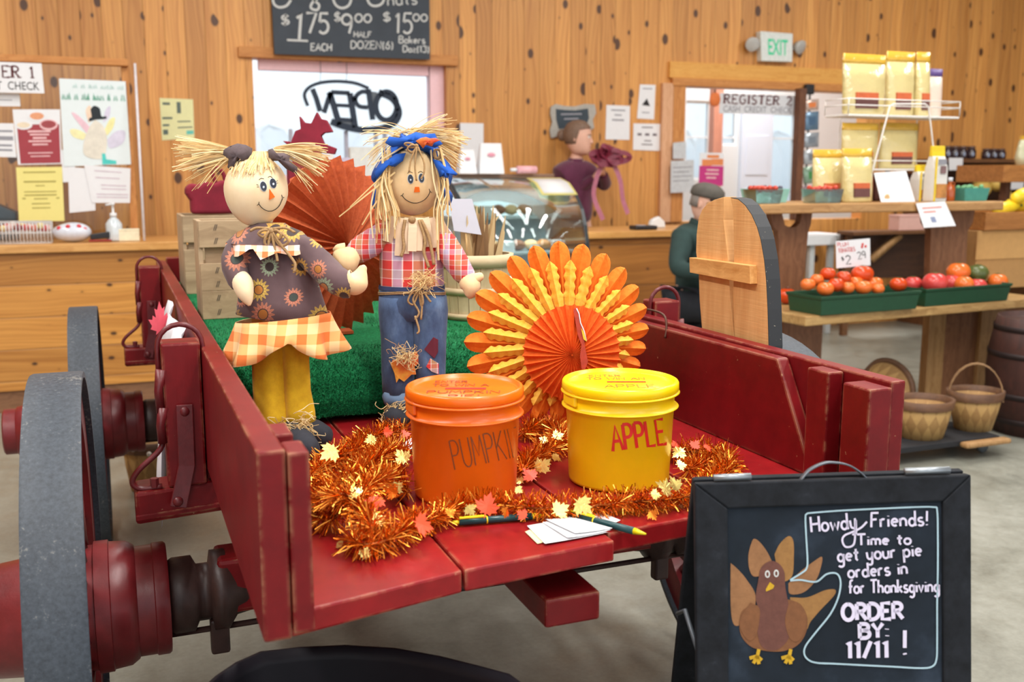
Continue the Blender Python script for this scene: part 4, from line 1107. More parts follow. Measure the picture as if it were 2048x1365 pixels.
M_BURG = plain('burgundy_felt', (128, 26, 46), .9, var=.25, scale=16, bump=.2)
d_ = (at_y(420, 415, CR2[1] + .2) - EYE).dot(FWD)
r = thing('felt_pouch', 'burgundy felt pouch with a scalloped edge on the farther crate', 'pouch', (CR2[0] + .2, CR2[1] + .18, CR2[2]))
out = [(383, 418), (382, 402), (372, 388), (371, 376), (384, 366), (398, 371), (412, 363), (430, 367), (446, 361), (462, 362), (478, 368), (478, 418)]
pp = [at_y(x, y, CR2[1] + .12) for x, y in out]
for q in pp[:1] + pp[-1:]: q.z = CR2[2] + .001
b = MB(); b.prism(pp, (0, .10, 0), M_BURG); b.build('pouch_body', r, bevel=.015, bseg=3)
b = MB(); b.tube(sm([at_y(x, y, CR2[1] + .17) for x, y in ((432, 368), (425, 345), (432, 335), (445, 345), (452, 366))], 5), .008, M_BURG, 8); b.build('pouch_handle', r)
# burgundy maple leaf on a stick
MAPLE = [(0, -1.0), (.07, -.55), (.42, -.66), (.36, -.48), (.86, -.30), (.72, -.15), (1.0, .22), (.66, .16), (.62, .38), (.34, .22), (.44, .72), (.22, .62), (0, 1.05)]
MAPLE = MAPLE + [(-x, y) for x, y in MAPLE[-2:0:-1]]
def maple(mb, c, ex, ey, n, size, mat, thick, curl=.0):
    """five-lobed leaf with a vein fold: ex across, ey towards the tip"""
    c, ex, ey, n = map(Vector, (c, ex, ey, n)); ex = ex.normalized(); ey = ey.normalized(); n = n.normalized()
    f = [c + (ex * x + ey * y) * size + n * (curl * size * (abs(x) ** 1.5)) for x, y in MAPLE]; k = len(f)
    g = [p - n * thick for p in f]
    vs = f + g + [c, c - n * thick]
    fs = [(2 * k, i, (i + 1) % k) for i in range(k)] + [(2 * k + 1, k + (i + 1) % k, k + i) for i in range(k)] + [(i, k + i, k + (i + 1) % k, (i + 1) % k) for i in range(k)]
    mb.add(vs, fs, mat)
r = thing('maple_leaf_ornament', 'large burgundy maple leaf ornament on a stand behind the brown paper fan', 'ornament', at_z(640, 600, TZ))
D2 = 3.42
b = MB(); out = [(565, 282), (578, 283), (580, 288), (590, 262), (601, 258), (598, 232), (608, 245), (622, 247), (633, 224), (641, 238), (652, 240), (665, 264), (648, 266), (641, 272), (648, 288), (672, 297), (668, 309), (640, 305), (636, 330), (640, 352), (580, 352), (575, 335), (596, 308), (586, 300)]
b.prism([at_d(x, y, D2) for x, y in out], HF * .03, M_BURG); b.build('leaf', r, bevel=.006)
q = at_d(610, 350, D2) + HF * .015
b = MB(); b.box(q.x - .06, q.x + .06, q.y - .012, q.y + .03, TZ + .012, q.z + .02, M_BURG); b.build('post', r)
b = MB(); b.box(q.x - .09, q.x + .09, q.y - .06, q.y + .08, TZ + .002, TZ + .014, M_BURG); b.build('foot', r)

# ---- folded paper fans
def tissue(name, c0, c1, rough=.8):
    t = NT(name)
    g = t.noise(t.coord('Object'), 90, 4, .7)
    col = t.ramp(g, [(.3, lin(c0)), (.7, lin(c1))])
    t.bump(g, .12, .001)
    MATS[name] = t.out(col, rough)
    tr = t.n('ShaderNodeBsdfTranslucent'); t.t.links.new(col, tr.inputs[0])
    mx = t.n('ShaderNodeMixShader'); mx.inputs[0].default_value = .22
    t.t.links.new(t.b.outputs[0], mx.inputs[1]); t.t.links.new(tr.outputs[0], mx.inputs[2]); t.t.links.new(mx.outputs[0], t.t.nodes['Material Output'].inputs[0])
    return t.m
M_TOR, M_TYE, M_TOD, M_TBR = tissue('orange_tissue', (244, 122, 20), (254, 148, 44)), tissue('yellow_tissue', (252, 188, 44), (255, 212, 96)), tissue('deep_orange_tissue', (236, 92, 14), (248, 118, 30)), tissue('rust_tissue', (176, 76, 34), (206, 100, 50))
def rosette(mb, c, ex, ey, n, R, pleats, depth, dome, mat, scallop=.03, r0=.02):
    """disc of tissue folded in radial pleats, domed towards n"""
    m = pleats * 4; rings = []
    for f in (r0, .15, .3, .5, .7, .85, .95, 1.0):
        rg = []
        for j in range(m):
            a = 2 * pi * j / m
            fold = (0, 1, 0, -1)[j % 4] * .5 + (.5 if j % 4 == 1 else 0)
            rr = R * f * (1 + (scallop * (1 if j % 4 == 1 else -.5) if f > .8 else 0))
            rg.append(c + ex * (rr * cos(a)) + ey * (rr * sin(a)) + n * (dome * (1 - f ** 2.2) + fold * depth * (.25 + f)))
        rings.append(rg)
    mb.loft(rings, mat, False)
D3 = 2.36
turkey = thing('paper_turkey', 'orange and yellow folded paper turkey with a card head behind the yellow bucket', 'decoration', at_z(1115, 845, BD))
RT = [(0, 157), (30, 178), (53, 193), (90, 210), (135, 213), (180, 206), (200, 203), (230, 182), (250, 154), (290, 140), (330, 146), (360, 157)]
TCX, TCY = 1135, 692
def tp(r_, deg, dz):
    R_ = lerp(RT, deg % 360)
    return at_d(TCX + R_ * r_ * cos(radians(deg)), TCY - R_ * r_ * sin(radians(deg)), D3 + dz)
NP = 26
b = MB()
for k in range(NP):
    th = 90 + (k + .35) * 360 / NP; h = 180 / NP
    rows = [(.12, .98), (.4, 1.0), (.6, 1.0), (.76, 1.0), (.84, .96), (.90, .86), (.945, .68), (.98, .42), (1.0, .08)]
    vs = []
    for r_, w in rows: vs += [tp(r_, th - h * w, .012 - .012 * (1 - r_)), tp(r_ , th - h * w * .5, .003), tp(r_ * 1.004, th, -.008), tp(r_, th + h * w * .5, .006), tp(r_, th + h * w, .014)]
    b.add(vs, [(i * 5 + j, i * 5 + j + 1, i * 5 + j + 6, i * 5 + j + 5) for i in range(len(rows) - 1) for j in range(4)], M_TOR)
fan = b.build('tail_fan', turkey)
m = fan.modifiers.new('paper', 'SOLIDIFY'); m.thickness = .0008
b = MB()
for k in range(NP):
    th = 90 + (k + .85) * 360 / NP; h = 180 / NP
    vs = []; nr = 70
    for i in range(nr + 1):
        r_ = .10 + .72 * i / nr
        w = (.98 if r_ < .46 else lerp([(.46, .98), (.56, .70), (.74, .62), (.82, .08)], r_) * (1 + .15 * sin((r_ - .46) * 2 * pi / .09)) if r_ < .77 else .5 * max(.08, (.822 - r_) / .052))
        r_ += .004 * sin(k * 3.1) * (i > nr * .8)
        vs += [tp(r_, th - h * w, -.010), tp(r_, th, -.021), tp(r_, th + h * w, -.007)]
    b.add(vs, [(i * 3 + j, i * 3 + j + 1, i * 3 + j + 4, i * 3 + j + 3) for i in range(nr) for j in range(2)], M_TYE)
fan = b.build('inner_fan', turkey)
m = fan.modifiers.new('paper', 'SOLIDIFY'); m.thickness = .0008
b = MB(); cc = at_d(1143, 706, D3 - .045)
rosette(b, cc, RGT, Vector((0, 0, 1)), -HF, 97 * (D3 - .05) / FPX, 34, .008, .03, M_TOD); b.build('body_rosette', turkey)
hd = [(1147, 622), (1149, 617), (1153, 617), (1158, 628), (1161, 646), (1168, 662), (1173, 682), (1168, 678), (1171, 700), (1176, 724), (1170, 740), (1163, 738), (1160, 712), (1163, 690), (1156, 672), (1151, 645)]
b = MB(); b.prism([at_d(x, y, D3 - .085) for x, y in hd], HF * .05 + RGT * .003, plain('red_brown_card', (176, 52, 22), .5, var=.3, scale=80)); h_ = b.build('card_head', turkey)
b = MB(); b.prism([at_d(x, y, D3 - .088) for x, y in ((1162, 657), (1167, 664), (1174, 684), (1167, 679))], HF * .004, plain('yellow_card', (240, 190, 40), .5)); tag(b.build('beak', h_), 'yellow beak')
b = MB(); b.tube([at_d(x, y, D3 - .086) for x, y in hd[2:7]], .0013, M_PAPER, 6); b.build('white_edge', h_)
b = MB(); c0 = at_z(1115, 845, BD); b.box(c0.x - .05, c0.x + .05, c0.y - .02, c0.y + .03, BD, BD + .012, M_TOD)
q = at_d(1125, 800, D3 + .03); b.box(q.x - .02, q.x + .02, q.y - .01, q.y + .02, BD + .01, q.z + .02, M_TOD); b.build('stand', turkey)

q = at_d(668, 690, 2.80); FOOT.append((q.x - .13, q.x + .13, q.y - .2, q.y + .2))
FOOT.append((at_y(950, 640, 2.92).x - .115, at_y(950, 640, 2.92).x + .115, 2.80, 3.04)); q = at_d(610, 350, 3.42); FOOT.append((q.x - .1, q.x + .1, q.y - .05, q.y + .11))
r = thing('paper_fan', 'rust brown folded paper fan standing on the turf between the two dolls', 'decoration', at_z(700, 690, TZ))
b = MB(); dB = 2.80; ang = radians(56)
ex = RGT * cos(ang) + HF * sin(ang); nn = -HF * cos(ang) + RGT * sin(ang)
rosette(b, at_d(668, 490, dB), ex, Vector((0, 0, 1)), nn, 171 * dB / FPX, 30, .018, .05, M_TBR, .035); b.build('fan_disc', r)
q = at_d(668, 690, dB); b = MB(); b.box(q.x - .05, q.x + .05, q.y - .03, q.y + .03, TZ + .002, TZ + .01, M_TBR); b.build('stand', r)

# ---- pile of the turf
b = MB(); M_BL = [plain('turf_blade_dark', (6, 74, 42), .6, var=.2), plain('turf_blade_mid', (14, 122, 66), .6, var=.2), plain('turf_blade_light', (34, 146, 86), .7, var=.2)]
random.seed(11); vs, fs = [[], [], []], [[], [], []]
for i in range(42000):
    u = random.random() ** 1.25 * .62 if i % 4 else random.uniform(.5, .9); x = random.uniform(.208, 1.262)
    p = turf_pt(u, x)
    if any(a < p.x < c and e < p.y < g_ for a, c, e, g_ in FOOT): continue
    q = turf_pt(min(1, u + .01), x) - p
    nr = Vector((0, -q.z, q.y)).normalized()
    d_ = (nr + Vector((random.uniform(-.7, .7), random.uniform(-.7, .7), random.uniform(-.3, .5)))).normalized() * random.uniform(.005, .010)
    s_ = d_.cross(Vector((random.uniform(-1, 1), random.uniform(-1, 1), random.uniform(-1, 1)))).normalized() * .0009
    k = random.choice((0, 0, 1, 1, 1, 2)); o = len(vs[k]); vs[k] += [p - s_, p + s_, p + d_]; fs[k].append((o, o + 1, o + 2))
for k in range(3): b.add(vs[k], fs[k], M_BL[k])
tag(b.build('turf_pile', plat, weld=False), None, None, None, 'stuff')


# ---- buckets
BUCK = []
def bucket(label, base_px, lid_px, wpx, col, ink, side):
    c0 = at_z(*base_px, BD); zt = at_y(lid_px[0], lid_px[1], c0.y).z
    h = zt - BD; dl = (Vector((c0.x, c0.y, zt)) - EYE).dot(FWD); R_ = wpx * dl / FPX
    m = plain(label.split()[0] + '_bucket_plastic', col, .32, var=.05, scale=12, spec=.5)
    ml = plain(label.split()[0] + '_lid_plastic', tuple(min(255, int(v * 1.04)) for v in col), .28, var=.04, scale=12)
    r = thing('bucket', label, 'bucket', c0); BUCK.append((c0, R_))
    rad = lambda f: R_ * (.865 + .055 * min(f, .74) / .74)
    b = MB(); b.lathe([(R_ * .80, .0), (R_ * .855, .002), (rad(.02), .008), (rad(.72) , .72 * h), (R_ * .985, .742 * h), (R_, .748 * h), (R_ * .985, .757 * h), (R_ * .925, .765 * h), (R_ * .925, .865 * h), (R_ * 1.0, .878 * h), (R_ * 1.015, .885 * h), (R_ * 1.0, .895 * h), (R_ * .95, .905 * h), (R_ * .95, .93 * h), (R_ * .9, .93 * h)], c0, (0, 0, 1), 64, m); b.build('bucket_body', r)
    b = MB(); b.lathe([(R_ * .955, .90 * h), (R_ * .985, .905 * h), (R_ * 1.0, .915 * h), (R_ * .995, .975 * h), (R_ * .975, .992 * h), (R_ * .945, h), (R_ * .925, .995 * h), (R_ * .915, .965 * h), (R_ * .86, .958 * h), (R_ * .84, .966 * h), (.001, .966 * h)], c0, (0, 0, 1), 64, ml); lid = b.build('lid', r)
    b = MB()
    for k in range(6):
        q = c0 + Vector((0, 0, .82 * h)); a = YAW + radians(200 + 4 * k)
        b.box(q.x - R_ * .96 - .002, q.x - R_ * .90, q.y - .025, q.y + .025, q.z - .008, q.z + .02, m) if k == 0 else None
    b.build('handle_lug', r, bevel=.003)
    def on_side(px, py):
        d = ray(px, py); rr = R_ * .89
        for _ in range(4):
            ox, oy = EYE.x - c0.x, EYE.y - c0.y
            A, B, C_ = d.x ** 2 + d.y ** 2, 2 * (ox * d.x + oy * d.y), ox * ox + oy * oy - rr * rr
            q = B * B - 4 * A * C_
            if q < 0: return None
            p = EYE + d * ((-B - math.sqrt(q)) / (2 * A)); rr = rad((p.z - BD) / h)
        return p
    nrm_side = lambda p: Vector((p.x - c0.x, p.y - c0.y, 0))
    b = MB()
    for s_, x0, y0, x1, y1, cap, pen in side:
        fp = fitpx(s_, x0, y0, x1, y1, cap)
        write(b, s_, lambda a: on_side(*fp(a)), pen, nrm_side, ink, lift=.0003)
    b.build('lettering', r)
    return r, lid, c0, h, R_
M_INKO = plain('brown_marker', (120, 58, 20), .6); M_INKR = plain('red_marker', (204, 28, 20), .5); M_SLOT = plain('slot_shadow_red', (176, 46, 20), .7)
def lid_text(lid, c0, h, R_, rows, ink, slot):
    z = BD + .966 * h + .0006; ex, ey = RGT, HF
    b = MB()
    for s_, u, v, cap, wd in rows:
        _, L = lettering(s_)
        write(b, s_, lambda a: c0 + ex * (u * R_ + (a[0] / L - .5) * wd * R_) + ey * (v * R_ + a[1] * cap * R_) + Vector((0, 0, z - BD)), .0026, (0, 0, 1), ink, thick=.0003, lift=0)
    b.build('lid_lettering', lid)
    b = MB(); q = c0 + ex * (slot[0] * R_) + ey * (slot[1] * R_) + Vector((0, 0, z - BD)); b.obox(q, ex * (slot[2] * R_), ey * (slot[3] * R_) + ex * .0, (0, 0, .0006), M_SLOT); b.build('slot', lid)
r, lid, c0, h, R_ = bucket('orange plastic bucket with lid, marked PUMPKIN, on the wagon bed', (931, 985), (931, 769), 119, (238, 106, 16), M_INKO, [('PUMPKIN', 910, 940, 1044, 912, 58, .0022)])
lid_text(lid, c0, h, R_, [('ENTER', -.25, .42, .16, .55), ('TO WIN A', -.08, .14, .17, .95), ('PUMPKIN', .0, -.42, .2, 1.2), ('PIE!', .02, -.72, .18, .5)], plain('brown_marker_on_lid', (150, 62, 14), .6), (.02, -.06, .34, .055))
r, lid, c0, h, R_ = bucket('yellow plastic bucket with lid, marked APPLE in red, on the wagon bed', (1237, 957), (1240, 757), 117, (248, 206, 14), M_INKR, [('APPLE', 1226, 903, 1333, 888, 50, .0062)])
lid_text(lid, c0, h, R_, [('ENTER', -.22, .42, .16, .55), ('TO WIN AN', -.05, .16, .17, 1.0), ('APPLE', .12, -.5, .26, .85)], plain('brown_marker_on_yellow_lid', (168, 116, 24), .6), (.1, -.04, .33, .03))

# ---- tinsel garlands with foil leaves
t = NT('copper_tinsel'); oi = t.n('ShaderNodeNewGeometry'); rp = oi.outputs['Random Per Island']
t.out(t.ramp(rp, [(0, lin((176, 72, 8))), (.5, lin((224, 116, 18))), (1, lin((255, 190, 84)))]), t.ramp(rp, [(0, (.12,) * 3), (1, (.38,) * 3)]), .85); M_TINS = t.m
def foil(name, c): return plain(name, c, .25, .75, var=.12, scale=60, bump=.3)
M_GOLD, M_REDL, M_ORL = foil('gold_foil', (236, 206, 120)), plain('coral_red_leaf', (236, 76, 36), .45, var=.15), foil('orange_foil', (240, 130, 40))
random.seed(31)
def garland(label, paths, rad_, dens, leaves):
    pts0 = at_z(paths[0][0][0], paths[0][0][1], BD)
    r = thing('tinsel_garland', label, 'garland', pts0, 'copper tinsel garlands')
    vs, fs, core = [], [], MB()
    for path in paths:
        line = sm([at_z(x, y, BD + rad_ * .55 + (z if z else 0)) for x, y, z in [(p + (0,))[:3] for p in path]], 8)
        core.tube(line, .003, plain('copper_wire', (150, 80, 30), .4, .7), 6)
        for i in range(len(line) - 1):
            seg = line[i + 1] - line[i]; L = seg.length
            for _ in range(int(L * dens)):
                p = line[i] + seg * random.random()
                d = Vector((random.gauss(0, 1), random.gauss(0, 1), random.gauss(0, 1))).normalized()
                d = (d - seg.normalized() * d.dot(seg.normalized()) * .5).normalized() * rad_ * random.uniform(.75, 1.12)
                if any((p + d - c_).xy.length < R_ * .94 or (p + d * .6 - c_).xy.length < R_ * .94 or (p - c_).xy.length < R_ * .94 for c_, R_ in BUCK): continue
                if (p + d).z < BD + .001: d.z = max(d.z, BD + .001 - p.z)
                s_ = d.cross(Vector((random.uniform(-1, 1), random.uniform(-1, 1), random.uniform(-1, 1)))).normalized() * .0009
                bend = Vector((random.uniform(-1, 1), random.uniform(-1, 1), random.uniform(-.8, .6))) * rad_ * .16
                o = len(vs); vs += [p - s_, p + s_, p + d * .6 + s_ + bend * .3, p + d * .6 - s_ + bend * .3, p + d + s_ + bend, p + d - s_ + bend]; fs += [(o, o + 1, o + 2, o + 3), (o + 3, o + 2, o + 4, o + 5)]
    core.build('core_wire', r)
    b = MB(); b.add(vs, fs, M_TINS); tag(b.build('tinsel', r, weld=False), None, None, None, 'stuff')
    for (x, y, z, size, mat) in leaves:
        c = at_z(x, y, BD + z); n = Vector((random.uniform(-.5, .5), -.7, random.uniform(.3, 1.0))).normalized()
        ex = n.orthogonal().normalized(); q = Quaternion(n, random.uniform(0, 6.28)); ex = q @ ex
        b = MB(); maple(b, c, ex, n.cross(ex), n, size, mat, .0006, random.uniform(-.25, .25)); lo = b.build('foil_leaf', r)
        tag(lo, 'gold foil leaf' if mat is M_GOLD else 'coral red leaf')
RG = .038
garland('copper tinsel garland heaped in loops at the left of the wagon bed', [
    [(590, 968), (625, 950), (670, 915), (705, 905), (735, 880), (775, 868), (815, 860)],
    [(600, 1000), (640, 985), (690, 960, .03), (735, 935, .03), (775, 905, .02), (815, 905)],
    [(625, 1020), (660, 1040), (690, 1015, .02), (720, 985, .045), (760, 960, .04), (800, 960, .01), (815, 985)],
    [(700, 1080), (725, 1090), (765, 1085), (800, 1065), (835, 1045)],
    [(640, 1005, .02), (690, 990, .05), (730, 1020, .03), (745, 1060, .02)]], RG, 3400,
    [(660, 905, .07, .024, M_GOLD), (600, 925, .06, .023, M_GOLD), (805, 915, .06, .02, M_GOLD), (742, 880, .06, .016, M_GOLD), (615, 1045, .012, .02, M_GOLD), (620, 1020, .03, .016, M_GOLD), (757, 1040, .05, .016, M_GOLD), (712, 985, .08, .014, M_GOLD), (810, 870, .05, .014, M_REDL), (775, 865, .06, .014, M_REDL), (750, 1005, .06, .02, M_REDL), (845, 1050, .05, .023, M_REDL), (586, 1010, .03, .014, M_REDL), (785, 985, .05, .016, M_ORL), (795, 975, .04, .015, M_GOLD), (680, 1090, .006, .009, M_GOLD), (730, 1108, .01, .012, M_GOLD)])
garland('copper tinsel garland lying along the front of the two buckets', [
    [(820, 1050), (860, 1040), (910, 1020), (960, 1010), (1020, 1012), (1080, 1018), (1140, 1015), (1200, 1012), (1260, 1005), (1330, 1000), (1390, 990), (1440, 960)]], RG * .9, 3800,
    [(975, 1012, .045, .024, M_REDL), (1045, 1030, .03, .012, M_REDL), (1120, 1020, .045, .019, M_GOLD), (1165, 1012, .05, .021, M_GOLD), (1330, 978, .05, .022, M_GOLD), (1350, 970, .06, .018, M_GOLD), (1310, 990, .06, .012, M_GOLD), (1037, 980, .06, .009, M_GOLD), (900, 1025, .05, .012, M_ORL), (1012, 1025, .04, .012, M_ORL), (1305, 1030, .01, .012, M_ORL), (940, 1020, .05, .013, M_GOLD)])
garland('copper tinsel garland curled behind and to the right of the yellow bucket', [
    [(1045, 868), (1075, 852), (1110, 862), (1120, 885), (1090, 905), (1055, 925), (1045, 945)],
    [(1340, 905), (1375, 905), (1420, 905), (1455, 925), (1440, 955), (1400, 965)],
    [(1375, 940), (1400, 930), (1430, 930)]], RG, 3400,
    [(1088, 880, .05, .012, M_GOLD), (1115, 872, .05, .016, M_GOLD), (1085, 932, .03, .022, M_GOLD), (1060, 950, .02, .02, M_REDL), (1045, 935, .03, .012, M_ORL), (1040, 962, .01, .01, M_GOLD), (1358, 905, .06, .018, M_GOLD), (1362, 930, .05, .014, M_GOLD), (1390, 890, .05, .014, M_REDL), (1350, 890, .04, .014, M_REDL), (1112, 915, .04, .014, M_GOLD), (1415, 895, .06, .012, M_REDL)])

# ---- pens and paper slips
M_PEN, M_PENY = plain('dark_green_pen', (14, 62, 66), .3), plain('yellow_pen_plastic', (238, 212, 30), .35)
def pen(label, p0, p1):
    a, c_ = at_z(*p0, BD + .0068), at_z(*p1, BD + .0068); d = (c_ - a); L = d.length; d.normalize(); sd = d.cross(Vector((0, 0, 1)))
    r = thing('pen', label, 'pen', (a + c_) / 2, 'pens on the wagon bed')
    def tb(n, u0, u1, r0, r1, m):
        b = MB(); b.tube([a + d * (L * u0), a + d * (L * (u0 * .5 + u1 * .5)), a + d * (L * u1)], [r0 * 1.3, (r0 + r1) * .65, r1 * 1.3], m, 14); b.build(n, r)
    tb('push_button', 0, .07, .0026, .0030, M_PENY); tb('barrel', .07, .86, .0047, .0050, M_PEN); tb('tip', .86, 1.0, .0048, .0012, M_PENY); tb('band', .36, .375, .0052, .0052, M_PENY)
    b = MB(); q = a + d * (L * .215) - sd * -.0 + Vector((0, 0, .0074)); b.obox(q - Vector((0, 0, .0)) + sd * .0, d * (L * .145), sd * .0036, (0, 0, .0016), M_PENY); b.build('clip', r, bevel=.0008)
pen('green and yellow pen lying along the tinsel in front of the orange bucket', (905, 1046), (1089, 1031))
pen('green and yellow pen lying across the stack of paper slips', (1132, 1027), (1292, 1069))
def slip(label, px, zl, mat, group='paper slips on the wagon bed', curl=.0):
    q = [at_z(x, y, BD + zl) for x, y in px]
    n = 6; b = MB(); top = []
    for i in range(n + 1):
        for j in range(n + 1):
            u, v = i / n, j / n
            p = q[0].lerp(q[1], u).lerp(q[3].lerp(q[2], u), v); p.z += curl * (u - .5) ** 2 * 4 * v
            top.append(p)
    m = (n + 1) ** 2
    fs = [(i * (n + 1) + j, i * (n + 1) + j + 1, (i + 1) * (n + 1) + j + 1, (i + 1) * (n + 1) + j) for i in range(n) for j in range(n)]
    b.add(top + [p - Vector((0, 0, .0004)) for p in top], fs + [tuple(m + k for k in f[::-1]) for f in fs], mat, True)
    return tag(b.build('paper_slip'), label, 'paper slip', group)
M_CREAMP = plain('pale_yellow_paper', (226, 224, 170), .7, var=.03)
slip('pale yellow paper slip lowest at the left of the stack', [(1050, 1064), (1110, 1040), (1150, 1068), (1075, 1088)], .0008, M_CREAMP)
slip('white paper slip lowest of the stack, reaching out to the left', [(1054, 1052), (1120, 1040), (1215, 1066), (1090, 1089)], .0022, M_PAPER, curl=.001)
slip('white paper slip in the middle of the stack of slips', [(1085, 1045), (1150, 1032), (1222, 1062), (1135, 1078)], .0042, M_PAPER, curl=.002)
slip('white paper slip on top of the stack under the pen', [(1090, 1039), (1150, 1036), (1225, 1058), (1150, 1068)], .0070, M_PAPER, curl=.001)
slip('white paper slip sticking out behind the pen at the right', [(1180, 1028), (1205, 1026), (1241, 1042), (1205, 1056)], .0030, M_PAPER, curl=.001)
slip('small white paper slip poking out at the left of the orange bucket', [(796, 892), (824, 876), (862, 888), (840, 905)], .012, M_PAPER)

CLAMP = None
# ---- plank tombstone cut-out behind the right side board
XT = 1.372
t = NT('rough_sawn_pine'); v = t.coord('Object'); xyz = t.sep(v)
ln = t.math('SUBTRACT', t.math('MULTIPLY', t.noise(t.coord('Object', (3, 5, 170), (radians(-32), 0, 0)), 1, 3, .7), 4.0), 2.0)
gr = t.noise(t.coord('Object', (30, 30, 3)), 1, 4)
t.bump(ln, .15, .001)
M_SAWN = t.out(t.mix(t.math('MULTIPLY', t.math('ADD', ln, .6), .24, True), t.ramp(gr, [(.3, lin((206, 150, 90))), (.7, lin((232, 184, 124)))]), lin((196, 138, 80))), .7)
t = NT('speckled_black_paint'); n_ = t.noise(t.coord('Object'), 130, 3, .7)
M_SPBLK = t.out(t.mix(t.math('MULTIPLY', t.math('SUBTRACT', n_, .70), 30, True), lin((38, 40, 44)), lin((170, 160, 140))), .6)
r = thing('tombstone_cutout', 'round topped wooden tombstone of two boards with black painted edge behind the right side board', 'decoration', at_x(1470, 690, XT))
zb = .6835
def tpx(px, py): return at_x(px, py, XT)
out = [(1404, 660), (1399, 600), (1397, 540), (1392, 505), (1393, 470), (1397, 437), (1404, 420), (1414, 408), (1428, 400), (1448, 394)]
Lb = [tpx(*p) for p in out] + [tpx(1447, 440), tpx(1456, 520), tpx(1460, 600), tpx(1468, 676)]
Lb = [Vector((XT, Lb[0].y, zb))] + Lb + [Vector((XT, Lb[-1].y, zb))]
b = MB(); b.prism(Lb, (.036, 0, 0), M_SAWN); b.build('board', r, bevel=.001)
out = [(1469, 676), (1466, 600), (1468, 500), (1466, 420), (1461, 396), (1476, 399), (1490, 411), (1503, 430), (1514, 455), (1521, 480), (1528, 520), (1532, 560), (1535, 620), (1537, 694)]
Rb = [tpx(*p) for p in out]; Rb = [Vector((XT, Rb[0].y, zb))] + Rb + [Vector((XT, Rb[-1].y, zb))]
b = MB(); b.prism(Rb, (.036, 0, 0), M_SAWN); b.build('board', r, bevel=.001)
edge = [p for p in Rb[5:]] ; k = len(edge)
eo = []
for i, p in enumerate(edge):
    tg = (edge[min(i + 1, k - 1)] - edge[max(i - 1, 0)]).normalized(); eo.append(p + Vector((0, -tg.z, tg.y)) * -.0015 if False else p + Vector((0, -.0015, .001)))
b = MB(); b.add(edge + [p + Vector((.0375, 0, 0)) for p in edge] + eo + [p + Vector((.0375, 0, 0)) for p in eo], [f for i in range(k - 1) for f in ((2 * k + i, 2 * k + i + 1, 3 * k + i + 1, 3 * k + i), (i, 2 * k + i, 2 * k + i + 1, i + 1)[::-1], (k + i, k + i + 1, 3 * k + i + 1, 3 * k + i))], M_SPBLK, False)
tag(b.build('painted_edge', r), 'speckled black painted edge')
b = MB(); q = [(1392, 515), (1514, 531), (1515, 568), (1393, 545)]
b.prism([tpx(*p) for p in q], (-.02, 0, 0), wood('striped_batten_pine', (230, 176, 108), (188, 128, 62), 1, fine=60)); b.build('batten', r, bevel=.001)

CLAMP = (.1925, 1.287, BD + .0003)
# ---- bushel basket with corn husks and its sign
M_SPLINT = wood('pale_splint_wood', (222, 202, 164), (196, 172, 132), 2, fine=26)
M_HOOP = wood('pale_hoop_wood', (216, 196, 158), (198, 176, 136), 0, fine=26)
yb = 2.92; cb = at_y(950, 640, yb); cb.z = TZ + .001
zt = at_y(950, 508, yb).z; rt = 72 * (yb / 1.0) * .00053
dd = (cb - EYE).dot(FWD); rt = 74 * dd / FPX; rb = 60 * dd / FPX; h = zt - cb.z
bush = thing('bushel_basket', 'pale splint bushel basket of dried corn husks on the turf behind the boy', 'basket', cb)
b = MB()
for k in range(18):
    a0, a1 = 2 * pi * (k + .03) / 18, 2 * pi * (k + .97) / 18
    f = lambda r_, z, a: cb + Vector((r_ * cos(a), r_ * sin(a), z))
    b.add([f(rb, 0, a0), f(rb, 0, a1), f(rt, h, a1), f(rt, h, a0), f(rb - .004, 0, a0), f(rb - .004, 0, a1), f(rt - .004, h, a1), f(rt - .004, h, a0)], [(0, 1, 2, 3), (7, 6, 5, 4), (3, 2, 6, 7), (0, 3, 7, 4), (1, 5, 6, 2)], M_SPLINT)
b.lathe([(.001, .002), (rb - .003, .002)], cb, (0, 0, 1), 24, M_SPLINT); b.build('splint_wall', bush)
for z0, z1 in ((.82 * h, 1.01 * h), (.40 * h, .50 * h), (.02 * h, .10 * h)):
    R0, R1 = rb + (rt - rb) * z0 / h, rb + (rt - rb) * z1 / h
    b = MB(); b.lathe([(R0 + .001, z0), (R0 + .005, z0), (R1 + .005, z1), (R1 - (.008 if z1 > h else -.001), z1)], cb, (0, 0, 1), 40, M_HOOP, True, False); b.build('hoop', bush)
random.seed(4); M_HUSK = [plain('dry_husk_tan', (182, 150, 104), .8, var=.25, scale=40, stretch=(1, 1, .1)), plain('dry_husk_pale', (208, 182, 136), .8, var=.2, scale=40, stretch=(1, 1, .1)), plain('dry_husk_brown', (140, 106, 70), .8, var=.25, scale=40, stretch=(1, 1, .1))]
hs = thing('corn_husks', 'bunch of dried corn husks standing in the bushel basket', 'corn husks', cb + Vector((0, 0, .03)))
for i in range(46):
    a = random.uniform(0, 6.28); q = random.uniform(0, .6) * rt; top = h + random.uniform(.03, .15)
    p0 = cb + Vector((cos(a) * q * .7, sin(a) * q * .7, .03)); p1 = cb + Vector((cos(a) * q, sin(a) * q, h * .7)); p2 = cb + Vector((cos(a) * q * 1.5, sin(a) * q * 1.5, top)); 
    b = MB(); P_ = sm([p0, p1, p2], 4); b.ribbon(P_, [.012, .018, .024, .026, .026, .024, .018, .010, .002][:len(P_)], -HF + Vector((random.uniform(-.6, .6), 0, .2)), M_HUSK[i % 3], .001); b.build('husk_leaf', hs)
